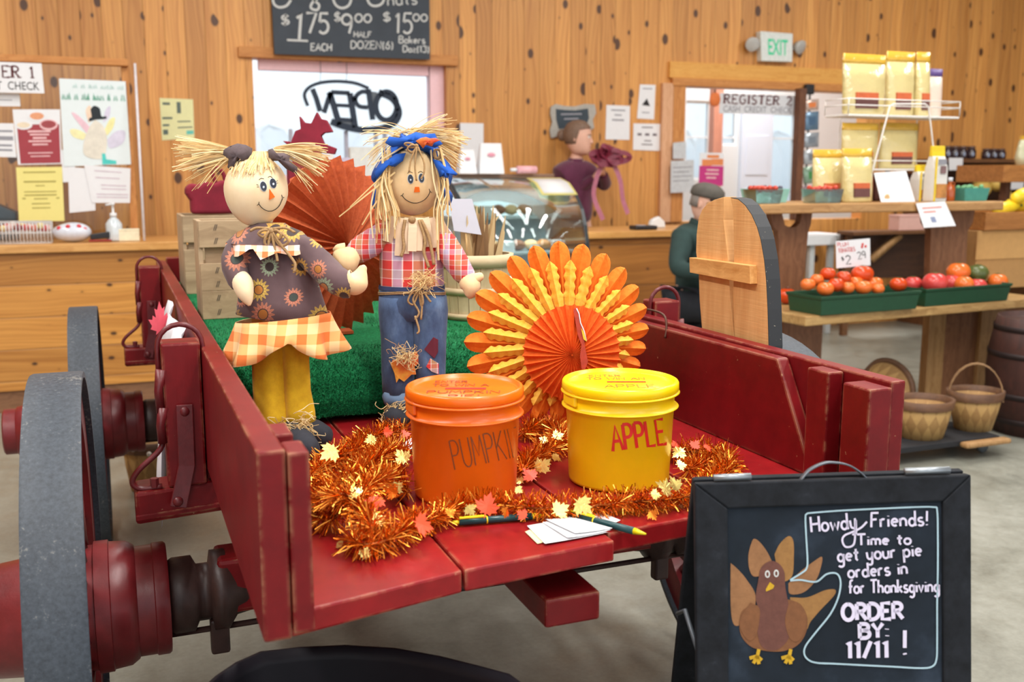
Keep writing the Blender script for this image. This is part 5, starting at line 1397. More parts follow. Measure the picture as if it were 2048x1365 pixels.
for x1, y1 in ((1001, 428), (985, 462), (962, 440)):
    b = MB(); dq = dd - .02; P_ = sm([at_d(950, 540, dq), at_d(958, 500, dq), at_d(972, 465, dq), at_d(x1, y1, dq)], 4); b.ribbon(P_, [.02, .026, .032, .036, .036, .034, .032, .028, .022, .016, .01, .005, .001], -HF, M_HUSK[1], .001); b.build('husk_leaf', hs)
r = thing('sign_card', 'clear sleeved white card on a stick among the corn husks', 'sign', at_d(930, 520, dd - .03))
b = MB(); b.prism([at_d(x, y, dd - .10) for x, y in ((897, 398), (944, 398), (963, 470), (908, 462))], HF * .0015, plain('sleeved_card', (196, 196, 208), .4, var=.03)); b.build('card', r)
b = MB(); b.tube([at_d(932, 468, dd - .095), at_d(938, 560, dd - .06)], .0025, M_STRAW[2], 6); b.build('stick', r)

CLAMP = None
# ---- white banner hung on the outside of the wagon
r = thing('paper_banner', 'crumpled white banner with a red flower print hanging outside the left side board', 'banner', (.13, 3.2, .8))
b = MB(); rings = []
for i in range(17):
    u = i / 16; y = 2.34 + .80 * u
    rings.append([Vector((.147 - .085 * v ** .6 * (1 - .5 * u) - .010 * (1 + sin(u * 19 + v * 4)), y, 1.02 - .42 * v + .012 * sin(u * 8))) for v in [k / 10 for k in range(11)]])
b.loft(rings, plain('white_banner_cloth', (222, 222, 230), .7, var=.05, scale=20), True, False, False); bn = b.build('banner_sheet', r)
m = bn.modifiers.new('cloth', 'SOLIDIFY'); m.thickness = .001
b = MB(); q = Vector((.105, 3.02, .985)); maple(b, q, (.6, .8, 0), (0, 0, 1), (-.5, -.85, 0), .055, plain('coral_print', (226, 88, 104), .7, var=.1), .001); b.build('flower_print', r)
# ================================================================== signs, papers and posters
def sheet(mb, px, y, mat, thick=.0015, n=(0, -1, 0)):
    q = [at_y(a, c, y) for a, c in px]
    mb.prism(q, (0, thick, 0), mat)
    return q
def in_quad(q, u, v):
    return q[0].lerp(q[1], u).lerp(q[3].lerp(q[2], u), v)
def rows(mb, q, spec, mat, dy=-.0012):
    """lines of small print as thin bars: (u0, u1, v, height)"""
    for u0, u1, v, h in spec:
        p = [in_quad(q, u0, v), in_quad(q, u1, v), in_quad(q, u1, v + h), in_quad(q, u0, v + h)]
        mb.prism([a + Vector((0, dy, 0)) for a in p], (0, .0006, 0), mat)
def text_mesh(parent, name, s, place, cap, mat, bold=0.0, width=None, part=True):
    """typeset words: built-in upright letters turned into a mesh; place(u, v) maps the unit box of the line"""
    cu = bpy.data.curves.new(name, 'FONT'); cu.body = s; cu.size = 1.0; cu.offset = bold; cu.resolution_u = 3
    ob = bpy.data.objects.new(name, cu); COL.objects.link(ob)
    dg = bpy.context.evaluated_depsgraph_get(); me = bpy.data.meshes.new_from_object(ob.evaluated_get(dg))
    COL.objects.unlink(ob); bpy.data.objects.remove(ob)
    xs = [v.co.x for v in me.vertices]; ys = [v.co.y for v in me.vertices]
    x0, x1, y0, y1 = min(xs), max(xs), min(0, min(ys)), max(ys)
    b = MB(); b.add([place((v.co.x - x0) / (x1 - x0), (v.co.y - y0) / (y1 - y0)) for v in me.vertices], [tuple(p.vertices) for p in me.polygons], mat)
    bpy.data.meshes.remove(me)
    return b.build(name, parent)
def serif(parent, s, q, u0, u1, v0, v1, mat, bold=.02):
    """the line s in heavy slab-serif capitals over part of the sheet q"""
    st, L = lettering(s, .30); pl = lambda a: in_quad(q, u0 + (u1 - u0) * a[0] / L, v1 + (v0 - v1) * a[1]) + Vector((0, -.0014, 0))
    em = (q[1] - q[0]).length * (u1 - u0) / L; ch = (q[3] - q[0]).length * (v1 - v0); b = MB()
    for p in st:
        vert = all(abs(a[0] - p[0][0]) < .09 for a in p) and len(p) < 3
        b.ribbon([pl(a) for a in p], em * (.22 if vert else .15), (0, -1, 0), mat, .0006)
        for a in (p[0], p[-1]):
            if min(abs(a[1]), abs(a[1] - 1)) < .02: b.ribbon([pl((a[0] - .17, min(max(a[1], .04), .96))), pl((a[0] + .17, min(max(a[1], .04), .96)))], ch * .09, (0, -1, 0), mat, .0007)
    return b.build('lettering', parent)
def poster(name, label, cat, px, y, mat, spec=(), ink=None, group=None):
    r = thing(name, label, cat, at_y((px[0][0] + px[2][0]) / 2, px[2][1], y), group)
    b = MB(); q = sheet(b, px, y, mat); b.build('sheet', r)
    if spec:
        b = MB(); rows(b, q, spec, ink or M_GREYINK); b.build('print', r)
    return r, q
M_MAROONINK = plain('maroon_ink', (92, 30, 34), .7); M_MAROONP = plain('maroon_poster', (160, 56, 66), .6, var=.06)
M_YELP = plain('yellow_paper', (236, 224, 138), .7, var=.02); M_GREENINK = plain('green_crayon', (110, 176, 150), .8)
YG = 6.80                                     # the register 1 screen
scr = thing('register_screen', 'pine framed clear screen with papers taped on it at register 1', 'screen', at_y(120, 480, YG))
def gbox(x0, x1, y0, y1, py0, py1, mat, z1=None, z0=None):
    a, c = at_y(x0, 300, YG), at_y(x1, 300, YG); b = MB()
    b.box(a.x, c.x, y0, y1, z0 if z0 is not None else at_y(130, py1, YG).z, z1 if z1 is not None else at_y(130, py0, YG).z, mat); return b
gbox(-60, 267, YG - .02, YG + .05, 114, 128, M_TRIM).build('head_rail', scr, bevel=.004)
gbox(252, 267, YG + .028, YG + .06, 128, 470, M_TRIMV, None, 1.002).build('side_post', scr, bevel=.004)
gbox(-60, 252, YG + .02, YG + .026, 128, 470, M_CLEAR, None, 1.002).build('clear_pane', scr)
a, c_ = at_y(266, 128, YG), at_y(288, 472, YG - .25); c_.z = 1.003
b = MB(); b.tube([a + Vector((.01, -.03, 0)), c_], .008, plain('white_edge_strip', (226, 222, 226), .5), 6); b.build('edge_strip', scr)
yp = YG + .017
r, q = poster('register_sign', 'white REGISTER 1 sign at the top left of the clear screen', 'sign', [(-150, 118), (83, 127), (89, 187), (-150, 182)], YG - .024, M_PAPER)
serif(r, 'REGISTER 1', q, .16, .92, .12, .50, M_MAROONINK, .03); text_mesh(r, 'lettering', 'CASH  CREDIT  CHECK', lambda u, v: in_quad(q, .10 + .86 * u, .90 - .27 * v) + Vector((0, -.0014, 0)), 1, M_INK)
poster('notice', 'small white notice under the register sign at the photo edge', 'notice', [(-40, 184), (39, 187), (41, 213), (-40, 212)], yp, M_PAPER, [(.3, .8, .5, .06)])
poster('notice', 'white notice with big lines left of the maroon poster', 'notice', [(-40, 246), (27, 247), (33, 315), (-36, 313)], yp, M_PAPER, [(.2, .95, .2, .06), (.3, .95, .38, .12), (.3, .9, .62, .06), (.3, .9, .76, .06)])
r, q = poster('maroon_poster', 'maroon poster with white heading taped on the clear screen', 'poster', [(25, 219), (120, 219), (124, 328), (36, 330)], yp, M_PAPER)
b = MB(); rows(b, q, [(.06, .97, .27, .71)], M_MAROONP); b.build('maroon_panel', r)
b = MB(); rows(b, q, [(.28, .78, .38, .035), (.32, .74, .44, .03), (.38, .68, .50, .035), (.28, .78, .56, .03), (.36, .7, .62, .03), (.25, .8, .78, .02), (.3, .74, .84, .02)], plain('pale_pink_print', (232, 188, 190), .7), -.0020); b.build('print', r)
b = MB()
for u, v, au, av, m_ in ((.5, .12, .20, .10, M_PAPER), (.5, .12, .15, .065, plain('orange_badge', (226, 158, 118), .7)), (.20, .28, .19, .085, M_PAPER), (.20, .28, .14, .05, plain('cream_badge', (232, 216, 190), .7)), (.74, .28, .2, .10, plain('pale_pink_print', (232, 188, 190), .7)), (.74, .27, .16, .07, plain('red_badge', (160, 72, 76), .7))):
    k_ = -.0020 - (.0006 if au in (.15, .14, .16) else 0)
    b.prism([in_quad(q, u + au * cos(t_), v + av * sin(t_)) + Vector((0, k_, 0)) for t_ in [2 * pi * j / 22 for j in range(22)]], (0, .0005, 0), m_)
b.build('badge', r)
poster('notice', 'yellow notice hanging lowest on the clear screen', 'notice', [(32, 335), (124, 334), (129, 442), (38, 444)], yp - .002, M_YELP, [(.15, .85, .08, .025), (.15, .85, .25, .03), (.4, .6, .33, .02), (.15, .85, .44, .02), (.15, .85, .5, .025), (.1, .17, .56, .025), (.84, .91, .56, .025), (.35, .65, .57, .02), (.3, .7, .66, .02), (.3, .7, .74, .02)], plain('olive_print', (176, 164, 84), .7))
poster('notice', 'white sheet half hidden between the yellow notice and the turkey drawing', 'notice', [(122, 300), (148, 300), (152, 363), (126, 365)], yp + .004 - .003, M_PAPER)
r, q = poster('drawing', 'crayon drawing of a turkey in a black hat on the clear screen', 'drawing', [(118, 157), (251, 163), (262, 329), (128, 333)], yp - .0035, plain('pale_drawing_paper', (226, 236, 238), .7, var=.02))
b = MB(); wq = lambda a: in_quad(q, *a) + Vector((0, -.0016, 0))
def line_on(s_, u0, u1, v, cap, w, mat):
    _, L = lettering(s_); write(b, s_, lambda a: wq((u0 + (u1 - u0) * a[0] / L, v - cap * a[1])), w, (0, -1, 0), mat)
random.seed(2)
for u0, u1, v, cap, w, mt in ((.2, .95, .10, .055, .004, plain('faint_green_crayon', (176, 212, 204), .8)), (.03, .98, .235, .085, .006, M_GREENINK)):
    u = u0
    while u < u1:                                     # the crayon title is too faint to read: only its rhythm of strokes
        L = random.uniform(.035, .06); pts = [wq((min(u + L * k / 4, u1), v - cap * ((k % 2) * random.uniform(.6, 1)))) for k in range(5)]
        b.ribbon(pts, w, (0, -1, 0), mt); u += L + random.choice((.015, .02, .06))
b.build('crayon_lettering', r)
def blob(name, pts, mat, lift):
    b = MB(); b.prism([in_quad(q, *p) + Vector((0, -.0016 - lift, 0)) for p in [(a.x, a.y) for a in sm([(x, y, 0) for x, y in pts + pts[:1]], 5)][:-1]], (0, .0005, 0), mat); b.build(name, r)
for pts, c in (([(.36, .62), (.2, .45), (.16, .38), (.26, .42), (.42, .56)], (232, 196, 208)), ([(.3, .7), (.16, .66), (.12, .58), (.24, .58), (.36, .64)], (240, 234, 180)), ([(.62, .6), (.72, .46), (.8, .44), (.76, .56), (.64, .66)], (240, 234, 170)), ([(.66, .7), (.8, .6), (.94, .6), (.9, .74), (.7, .8)], (214, 210, 228)), ([(.4, .5), (.37, .36), (.44, .3), (.48, .44)], (244, 214, 190)), ([(.62, .5), (.66, .36), (.74, .3), (.72, .42)], (214, 208, 228))):
    blob('crayon_feather', pts, plain('crayon_%d_%d_%d' % c, c, .8), .0002)
blob('crayon_body', [(.5, .46), (.62, .54), (.66, .7), (.6, .9), (.44, .92), (.3, .86), (.32, .7), (.4, .56)], plain('crayon_cream', (226, 220, 206), .8), .0006)
blob('crayon_hat', [(.44, .34), (.5, .3), (.58, .33), (.60, .42), (.67, .42), (.66, .45), (.52, .46), (.41, .48), (.42, .44), (.45, .43)], plain('crayon_black', (40, 46, 52), .8), .001)
b = MB(); b.prism([wq(p) + Vector((0, -.001, 0)) for p in ((.57, .86), (.62, .86), (.63, .93), (.78, .95), (.78, .99), (.57, .99))], (0, .0005, 0), plain('crayon_teal', (84, 204, 196), .8)); b.build('crayon_foot', r)
poster('notice', 'plain white sheet below the turkey drawing with a curled lower edge', 'notice', [(136, 334), (188, 338), (191, 421), (139, 426)], yp - .001, M_PAPER)
poster('notice', 'white printed sheet at the right below the turkey drawing', 'notice', [(168, 330), (261, 337), (260, 406), (184, 406)], yp - .005, M_PAPER, [(.2, .8, .12, .03), (.2, .75, .3, .03), (.3, .9, .5, .03), (.3, .9, .6, .03), (.15, .95, .75, .03), (.15, .95, .83, .03)], plain('pinkish_print', (206, 190, 200), .7))
r, q = poster('flyer', 'small pale yellow flyer on the wall boards above the straw pigtail', 'flyer', [(319, 196), (386, 199), (389, 276), (324, 281)], WY - .004, plain('pale_green_yellow_paper', (232, 232, 176), .7, var=.04), [(.08, .3, .1, .06), (.05, .35, .45, .05), (.05, .25, .62, .05), (.05, .2, .75, .12), (.5, .62, .08, .28), (.5, .9, .55, .03), (.5, .95, .7, .03)], plain('dark_green_print', (96, 112, 104), .7))
b = MB(); rows(b, q, [(.76, .98, .80, .1)], plain('teal_print', (110, 200, 186), .7)); b.build('teal_print', r)
poster('notice', 'white sheet on the wall right of the serving window', 'notice', [(920, 246), (967, 247), (967, 330), (922, 330)], WY - .004, M_PAPER)
poster('notice', 'white sheet lowest left of the three papers behind the woman', 'notice', [(1213, 210), (1260, 212), (1259, 280), (1211, 279)], WY - .004, M_PAPER, [(.2, .8, .12, .04), (.35, .65, .26, .04), (.25, .75, .4, .05)])
r, q = poster('notice', 'narrow white sheet highest of the three papers behind the woman', 'notice', [(1280, 169), (1311, 170), (1308, 239), (1274, 237)], WY - .004, M_PAPER, [(.2, .8, .1, .03), (.25, .7, .8, .03)])
b = MB(); b.prism([in_quad(q, *p) + Vector((0, -.0014, 0)) for p in ((.22, .6), (.5, .4), (.72, .62))], (0, .0005, 0), M_INK); b.build('print', r)
poster('notice', 'white sheet with three dark marks beside the register 2 opening', 'notice', [(1267, 247), (1322, 248), (1321, 302), (1266, 300)], WY - .006, M_PAPER, [(.3, .7, .12, .04), (.15, .3, .36, .09), (.42, .58, .36, .09), (.7, .85, .36, .09), (.4, .65, .62, .04), (.3, .7, .76, .04)], plain('grey_brown_print', (110, 100, 106), .7))

# ---- chalked price board over the window
r = thing('menu_board', 'black chalkboard with doughnut prices above the serving window', 'chalkboard', at_y(700, 118, WY))
yb_ = WY - .085
b = MB(); q = sheet(b, [(536, -130), (858, -130), (860, 119), (549, 108)], yb_, plain('slate_black_board', (52, 60, 70), .6, var=.18, scale=6), .03); b.build('board', r)
M_CHALK = plain('white_chalk', (206, 208, 206), .9, var=.1, scale=200)
b = MB(); pl = lambda a: at_y(a[0], a[1], yb_ - .0004)
def chalk(s_, x0, y0, x1, y1, cap, w):
    fp = fitpx(s_, x0, y0, x1, y1, cap); write(b, s_, lambda a: pl(fp(a)), w, (0, -1, 0), M_CHALK)
for s_, x0, y0, x1, y1, cap, w in (('$', 562, 50, 578, 51, 22, .014), ('1', 590, 78, 604, 79, 52, .02), ('75', 612, 66, 657, 67, 40, .018), ('$', 668, 43, 680, 44, 20, .012), ('9', 682, 66, 703, 67, 38, .016), ('00', 710, 44, 742, 45, 16, .012), ('$', 766, 43, 780, 44, 20, .012), ('15', 790, 66, 824, 67, 40, .016), ('00', 826, 42, 854, 43, 14, .011), ('EACH', 622, 101, 663, 102, 14, .010), ('HALF', 708, 74, 742, 75, 11, .008), ('DOZEN(6)', 702, 97, 786, 98, 15, .009), ('Bakers', 798, 86, 850, 87, 14, .009), ('Doz(13)', 806, 104, 858, 105, 13, .009)):
    chalk(s_, x0, y0, x1, y1, cap, w)
polyline(b, [(574, 80), (616, 82)], pl, .014, (0, -1, 0), M_CHALK, False)
for pts in ([(548, -30), (546, 2), (556, 14), (572, 12), (582, 0)], [(600, -30), (628, 0), (638, 10), (634, 20), (622, 16), (626, 4), (648, -12)], [(664, -30), (668, 4), (682, 16), (698, 10), (704, -10)], [(730, -20), (738, 6), (752, 12), (766, 4), (770, -20)]): polyline(b, pts, pl, .017, (0, -1, 0), M_CHALK)
chalk('nuts', 776, 11, 834, 8, 26, .011)
b.build('chalk_lettering', r)

# ---- OPEN sign hanging in the window, seen from behind
r = thing('open_sign', 'black OPEN sign seen from behind in the serving window', 'sign', at_y(705, 262, WY + .03))
ys = WY + .035; M_BLKP = plain('black_sign_plastic', (18, 36, 58), .5)
z4 = lambda X, Y: (480 + X / 3.25, Y / 3.25)
b = MB(); pl = lambda a: at_y(a[0], a[1], ys)
def band(pts, w, smooth=True):
    b.ribbon([pl((p.x, p.y)) for p in sm([z4(*p) + (0,) for p in pts], 5)] if smooth else [pl(z4(*p)) for p in pts], w * 1.35, (0, -1, 0), M_BLKP, .012)
band([(440, 690), (418, 620), (445, 572), (510, 542), (600, 530), (690, 533), (760, 545), (835, 575)], .018)
band([(900, 600), (985, 640), (1025, 700), (1030, 750), (1000, 800), (930, 832), (830, 846), (740, 838), (650, 815), (590, 790)], .036)
band([(470, 578), (495, 640), (520, 725)], .028, False); band([(545, 735), (575, 640), (592, 600)], .026, False); band([(580, 600), (612, 700), (645, 815)], .034, False)
band([(592, 600), (712, 606)], .024, False); band([(712, 606), (728, 700), (748, 830)], .034, False); band([(620, 684), (722, 690)], .020, False); band([(640, 775), (740, 782)], .020, False)
band([(835, 600), (790, 598), (755, 625), (750, 660), (775, 692), (830, 700)], .024); band([(832, 580), (848, 690), (862, 780)], .030, False); band([(722, 650), (755, 640)], .03, False)
band([(950 + 68 * cos(a), 690 + 92 * sin(a)) for a in [2 * pi * k / 20 for k in range(21)]], .030)
b.build('sign_letters', r)
for pts in ([(826, 590), (892, 600), (892, 680), (832, 690)], [(655, 785), (752, 785), (760, 838), (660, 826)]): b = MB(); b.prism([pl(z4(*p)) + Vector((0, -.004, 0)) for p in pts], (0, .02, 0), plain('grey_transformer_box', (96, 104, 112), .5)); b.build('power_box', r)
b = MB()
for X in (520, 690): 
    b.tube([pl(z4(X, 545 if X < 600 else 533)), pl(z4(X + 4, 470))], .002, M_BLKP, 5)
    b.tube([pl(z4(X + 4, 470)), Vector((pl(z4(X + 4, 470)).x, ys, OZ1))], .002, M_BLKP, 5)
b.build('hanging_chain', r)

# ---- exit sign with its lamp heads
r = thing('exit_sign', 'white exit sign with green EXIT letters and two lamp heads', 'sign', at_y(1555, 124, WY))
b = MB(); q = [at_y(a, c, WY - .07) for a, c in ((1521, 62), (1586, 67), (1585, 124), (1523, 122))]; b.prism(q, (0, .07, 0), plain('white_sign_housing', (222, 228, 224), .4)); b.build('housing', r, bevel=.006)
t = NT('green_exit_letters'); t.out(lin((40, 170, 120)), .4); t.b.inputs['Emission Color'].default_value = lin((60, 200, 150)) + (1,); t.b.inputs['Emission Strength'].default_value = .35
text_mesh(r, 'lettering', 'EXIT', lambda u, v: in_quad(q, .22 + .62 * u, .78 - .54 * v) + Vector((0, -.002, 0)), 1, t.m, .015)
for sx, px, py in ((-1, 1504, 88), (1, 1599, 94)):
    c = at_y(px, py, WY - .06); b = MB(); d = Vector((sx * .35, -1, -.45)).normalized()
    b.lathe([(.01, -.05), (.035, -.045), (.06, .0), (.062, .02), (.055, .024), (.001, .024)], c, d, 20, plain('lamp_grey', (190, 190, 186), .4)); b.build('lamp_head', r)
    b = MB(); b.tube([c, at_y(1521 if sx < 0 else 1586, py + 4, WY - .03)], .012, plain('lamp_grey', (190, 190, 186), .4), 8); b.build('lamp_arm', r)

# ---- small framed chalkboard behind the woman
r = thing('framed_slate', 'small grey scroll framed chalkboard on the wall behind the woman', 'chalkboard', at_y(1146, 275, WY))
b = MB(); ys2 = WY - .03
o = [(1102, 214), (1112, 208), (1130, 212), (1150, 213), (1170, 208), (1190, 209), (1193, 226), (1186, 240), (1189, 256), (1180, 262), (1150, 262), (1120, 272), (1103, 277), (1100, 262), (1105, 245), (1101, 228)]
b.prism([at_y(*p, ys2) for p in o], (0, .025, 0), plain('grey_washed_frame', (172, 168, 160), .7, var=.15)); b.build('frame', r, bevel=.004)
b = MB(); b.prism([at_y(*p, ys2 - .004) for p in ((1112, 218), (1130, 220), (1150, 221), (1176, 217), (1178, 236), (1172, 254), (1140, 256), (1118, 258), (1113, 240))], (0, .004, 0), plain('slate_panel', (54, 66, 76), .7)); b.build('slate', r)
b = MB(); rows(b, [at_y(*p, ys2 - .004) for p in ((1112, 218), (1176, 217), (1176, 254), (1112, 256))], [(.15, .8, .25, .08), (.25, .7, .5, .08)], M_GREYINK); b.build('chalk_lettering', r)

# ---- register 2 opening: pane, sign, papers, hanging packets
y2g = WY - .03
r = thing('register_glazing', 'clear pane hung in the register 2 opening', 'screen', at_y(1500, 458, y2g))
b = MB(); b.box(at_y(1366, 300, y2g).x, at_y(1590, 300, y2g).x, y2g, y2g + .006, 1.002, RZ1 - .005, M_CLEAR); b.build('clear_pane', r)
r, q = poster('register_sign', 'white REGISTER 2 sign hanging in the right hand opening', 'sign', [(1440, 186), (1594, 192), (1590, 230), (1438, 227)], y2g - .006, plain('greyish_white_card', (216, 218, 222), .7, var=.02))
serif(r, 'REGISTER 2', q, .06, .93, .06, .50, M_MAROONINK, .03); text_mesh(r, 'lettering', 'CASH  CREDIT  CHECK', lambda u, v: in_quad(q, .05 + .90 * u, .92 - .32 * v) + Vector((0, -.0014, 0)), 1, M_GREYINK, .01)
r, q = poster('magenta_poster', 'magenta poster with orange fruit picture inside register 2', 'poster', [(1400, 306), (1448, 306), (1446, 372), (1397, 370)], y2g - .004, M_PAPER)
b = MB(); rows(b, q, [(0, 1, .40, .60)], plain('magenta_print', (196, 52, 128), .6)); b.build('magenta_panel', r)
b = MB(); rows(b, q, [(.3, .8, .06, .1), (.1, .5, .2, .2), (.5, .98, .18, .2)], plain('orange_print', (228, 140, 84), .6)); b.build('fruit_print', r)
b = MB(); rows(b, q, [(.3, .8, .5, .05), (.25, .8, .62, .05), (.3, .7, .74, .05)], plain('pale_pink_print', (232, 188, 190)), -.002); b.build('print', r)
poster('notice', 'grey sheet standing upper left in the register 2 opening', 'notice', [(1346, 286), (1372, 283), (1372, 318), (1346, 318)], y2g - .05, plain('greyish_paper', (196, 200, 204), .7))
poster('notice', 'grey printed sheet standing lower left in the register 2 opening', 'notice', [(1342, 322), (1388, 320), (1387, 384), (1341, 386)], y2g - .06, plain('greyish_paper', (196, 200, 204), .7), [(.1, .9, .2, .03), (.1, .8, .34, .03), (.1, .9, .48, .03), (.1, .8, .62, .03)])
r = thing('paper_pumpkin', 'small orange paper pumpkin hung at the top of the register 2 opening', 'decoration', at_y(1430, 215, y2g))
b = MB(); c = at_y(1430, 199, y2g - .02); b.ball(c, (.055, .018, .06), plain('orange_card', (222, 120, 60), .7), 16, 8); b.build('pumpkin_body', r)
b = MB(); b.tube([c + Vector((0, 0, .05)), c + Vector((0, 0, .085))], .008, M_DARKW, 6); b.build('pumpkin_stem', r)
cs = thing('clip_strip', 'hanging display strip beside the dark post at register 2', 'display strip', at_y(1625, 410, WY - .08))
b = MB(); a = at_y(1620, 182, WY - .10); b.box(a.x - .01, a.x + .01, WY - .102, WY - .098, 1.04, a.z, plain('black_strip', (34, 34, 38), .5)); b.build('strip', cs)
b = MB(); b.box(a.x - .045, a.x + .045, WY - .11, WY - .06, a.z - .03, a.z + .06, plain('black_strip', (34, 34, 38), .5)); b.build('clip', cs, bevel=.01)
for i, (y0, y1, c, lab) in enumerate(((198, 222, (214, 190, 176), 'pale packet with orange print, topmost on the hanging strip'), (222, 262, (112, 142, 168), 'blue packet second from the top on the hanging strip'), (264, 296, (170, 178, 186), 'grey packet third from the top on the hanging strip'), (298, 330, (186, 192, 196), 'light grey packet fourth on the hanging strip'), (332, 368, (140, 168, 146), 'packet with green patch fifth on the hanging strip'), (370, 400, (150, 132, 140), 'dull red packet lowest on the hanging strip'))):
    p = thing('snack_packet', lab, 'packet', at_y(1622, y1, WY - .12), 'packets on the hanging strip')
    b = MB(); q = [at_y(x, y, WY - .115) for x, y in ((1605, y0 + 3), (1638, y0), (1637, y1 - 2), (1607, y1))]
    rings = []
    for f, o in ((1, 0), (.92, -.008), (.5, -.018), (.05, -.02)):
        m_ = sum(q, Vector()) / 4; rings.append([m_ + (v - m_) * f + Vector((0, o, 0)) for v in q])
    b.loft(rings, plain('packet_film_%d' % i, c, .18, .25, var=.3, scale=18)); b.build('packet_film', p)
    b = MB(); b.prism([m_ + (v - m_) * .45 + Vector((0, -.0195, 0)) for v in q], (0, -.001, 0), plain('packet_label_%d' % i, [(226, 130, 70), (70, 100, 130), (120, 130, 140), (120, 124, 130), (70, 140, 76), (150, 70, 76)][i], .5)); b.build('packet_label', p)

# ================================================================== on the counters
CT = 1.0015
def pxy(px, py, y): return at_y(px, py, y)
ya = 6.62
r = thing('wire_basket', 'white wire basket of wrapped sweets on the register 1 counter', 'basket', (at_y(50, 470, ya).x, ya, CT))
xa, xb = at_y(-20, 470, ya).x, at_y(104, 470, ya).x; zt = at_y(50, 444, ya).z
b = MB(); M_WIRE = plain('white_wire', (226, 228, 230), .4)
for k in range(19):
    x = xa + (xb - xa) * k / 18
    for y in (ya - .08, ya + .08): b.tube([(x, y, CT + .002), (x, y, zt)], .0028, M_WIRE, 5)
for z in (CT + .003, (CT + zt) / 2, zt): b.tube([(xa, ya - .08, z), (xb, ya - .08, z), (xb, ya + .08, z), (xa, ya + .08, z)], .0035, M_WIRE, 5, True, False, True)
b.build('wire_frame', r)
random.seed(9)
cols = [((226, 206, 196), 'cream'), ((216, 120, 96), 'orange'), ((150, 60, 66), 'maroon'), ((232, 214, 150), 'yellow'), ((200, 70, 70), 'red'), ((220, 180, 176), 'pink')]
for i in range(18):
    c, nm = cols[i % 6]; x = xa + .015 + (xb - xa - .03) * (i + .5) / 18
    b = MB(); b.ball((x, ya + random.uniform(-.05, .03), zt - .028 + random.uniform(-.01, .015)), (.022, .02, .02), plain('sweet_' + nm, c, .35), 10, 7)
    tag(b.build('wrapped_sweet'), nm + ' wrapped sweet in the white wire basket at register 1', 'sweet', 'sweets in the wire basket')
r = thing('spotted_bag', 'clear bag of white sweets with red spots right of the wire basket', 'bag', (at_y(142, 470, ya).x, ya, CT))
c = at_y(144, 455, ya); b = MB(); b.ball((c.x, ya, CT + .058), (.112, .07, .057), plain('shiny_white_bag', (214, 220, 232), .15, var=.1), 24, 12, bumpy=.03); b.build('bag_film', r)
b = MB()
for u, v in ((-.07, .03), (-.02, .04), (.04, .04), (-.05, .0), (.02, -.01), (.07, .02)): b.ball((c.x + u, ya - .058 + abs(u) * .25, CT + .058 + v * .9), (.014, .008, .014), plain('red_spot', (214, 60, 70), .4), 10, 6)
b.build('red_spots', r)
r = thing('pump_bottle', 'clear hand gel pump bottle on the register 1 counter', 'bottle', (at_y(229, 470, ya).x, ya, CT))
x = at_y(229, 470, ya).x; zt = at_y(229, 406, ya).z
b = MB(); b.lathe([(.001, 0), (.045, .002), (.048, .01), (.048, .105), (.03, .13), (.018, .14), (.018, .15)], (x, ya, CT), (0, 0, 1), 24, plain('clear_gel', (206, 216, 222), .08, spec=.8)); b.build('bottle_body', r)
b = MB(); b.lathe([(.02, .145), (.02, .17), (.007, .172), (.007, zt - CT - .015), (.012, zt - CT - .013), (.012, zt - CT), (.001, zt - CT)], (x, ya, CT), (0, 0, 1), 16, M_WHITEW); b.tube([(x, ya, zt - .006), (x - .04, ya - .01, zt - .012)], .006, M_WHITEW, 8); b.build('pump', r)
r = thing('stapler', 'black and red stapler between the spotted bag and the pump bottle', 'stapler', (at_y(200, 470, ya).x, ya - .03, CT))
x = at_y(200, 470, ya).x; b = MB(); b.box(x - .065, x + .065, ya - .05, ya - .02, CT, CT + .012, plain('red_stapler', (150, 40, 34), .4)); b.build('base_plate', r, bevel=.004)
b = MB(); b.prism([(x - .055, ya - .048, CT + .013), (x + .055, ya - .048, CT + .02), (x + .055, ya - .048, CT + .06), (x - .055, ya - .048, CT + .045)], (0, .026, 0), plain('black_plastic', (32, 32, 36), .4)); b.build('arm', r, bevel=.006)
x = at_y(258, 470, ya).x; r = thing('card_box', 'small cream box beside the pump bottle on the register 1 counter', 'box', (x, ya, CT))
b = MB(); b.box(x - .06, x + .06, ya - .04, ya + .04, CT, CT + .06, plain('cream_card', (234, 226, 196), .7)); b.build('box_body', r, bevel=.003)
b = MB(); b.box(x - .061, x + .061, ya - .041, ya + .041, CT + .0605, CT + .072, plain('cream_card', (234, 226, 196))); b.build('box_lid', r, bevel=.003)
r = thing('cash_register', 'dark cash register behind the wire basket at the photo edge', 'cash register', (at_y(-20, 470, 6.98).x, 6.98, CT))
x = at_y(0, 440, 6.98).x; b = MB(); b.prism([(x - .3, 6.9, CT), (x + .1, 6.9, CT), (x + .1, 6.9, CT + .17), (x + .0, 6.9, CT + .22), (x - .3, 6.9, CT + .26)], (0, .2, 0), plain('dark_register_plastic', (52, 60, 66), .4)); b.build('casing', r, bevel=.01)
b = MB(); b.box(x - .25, x + .08, 6.895, 6.9, CT + .03, CT + .07, plain('register_drawer', (80, 88, 96), .4)); b.build('drawer', r)
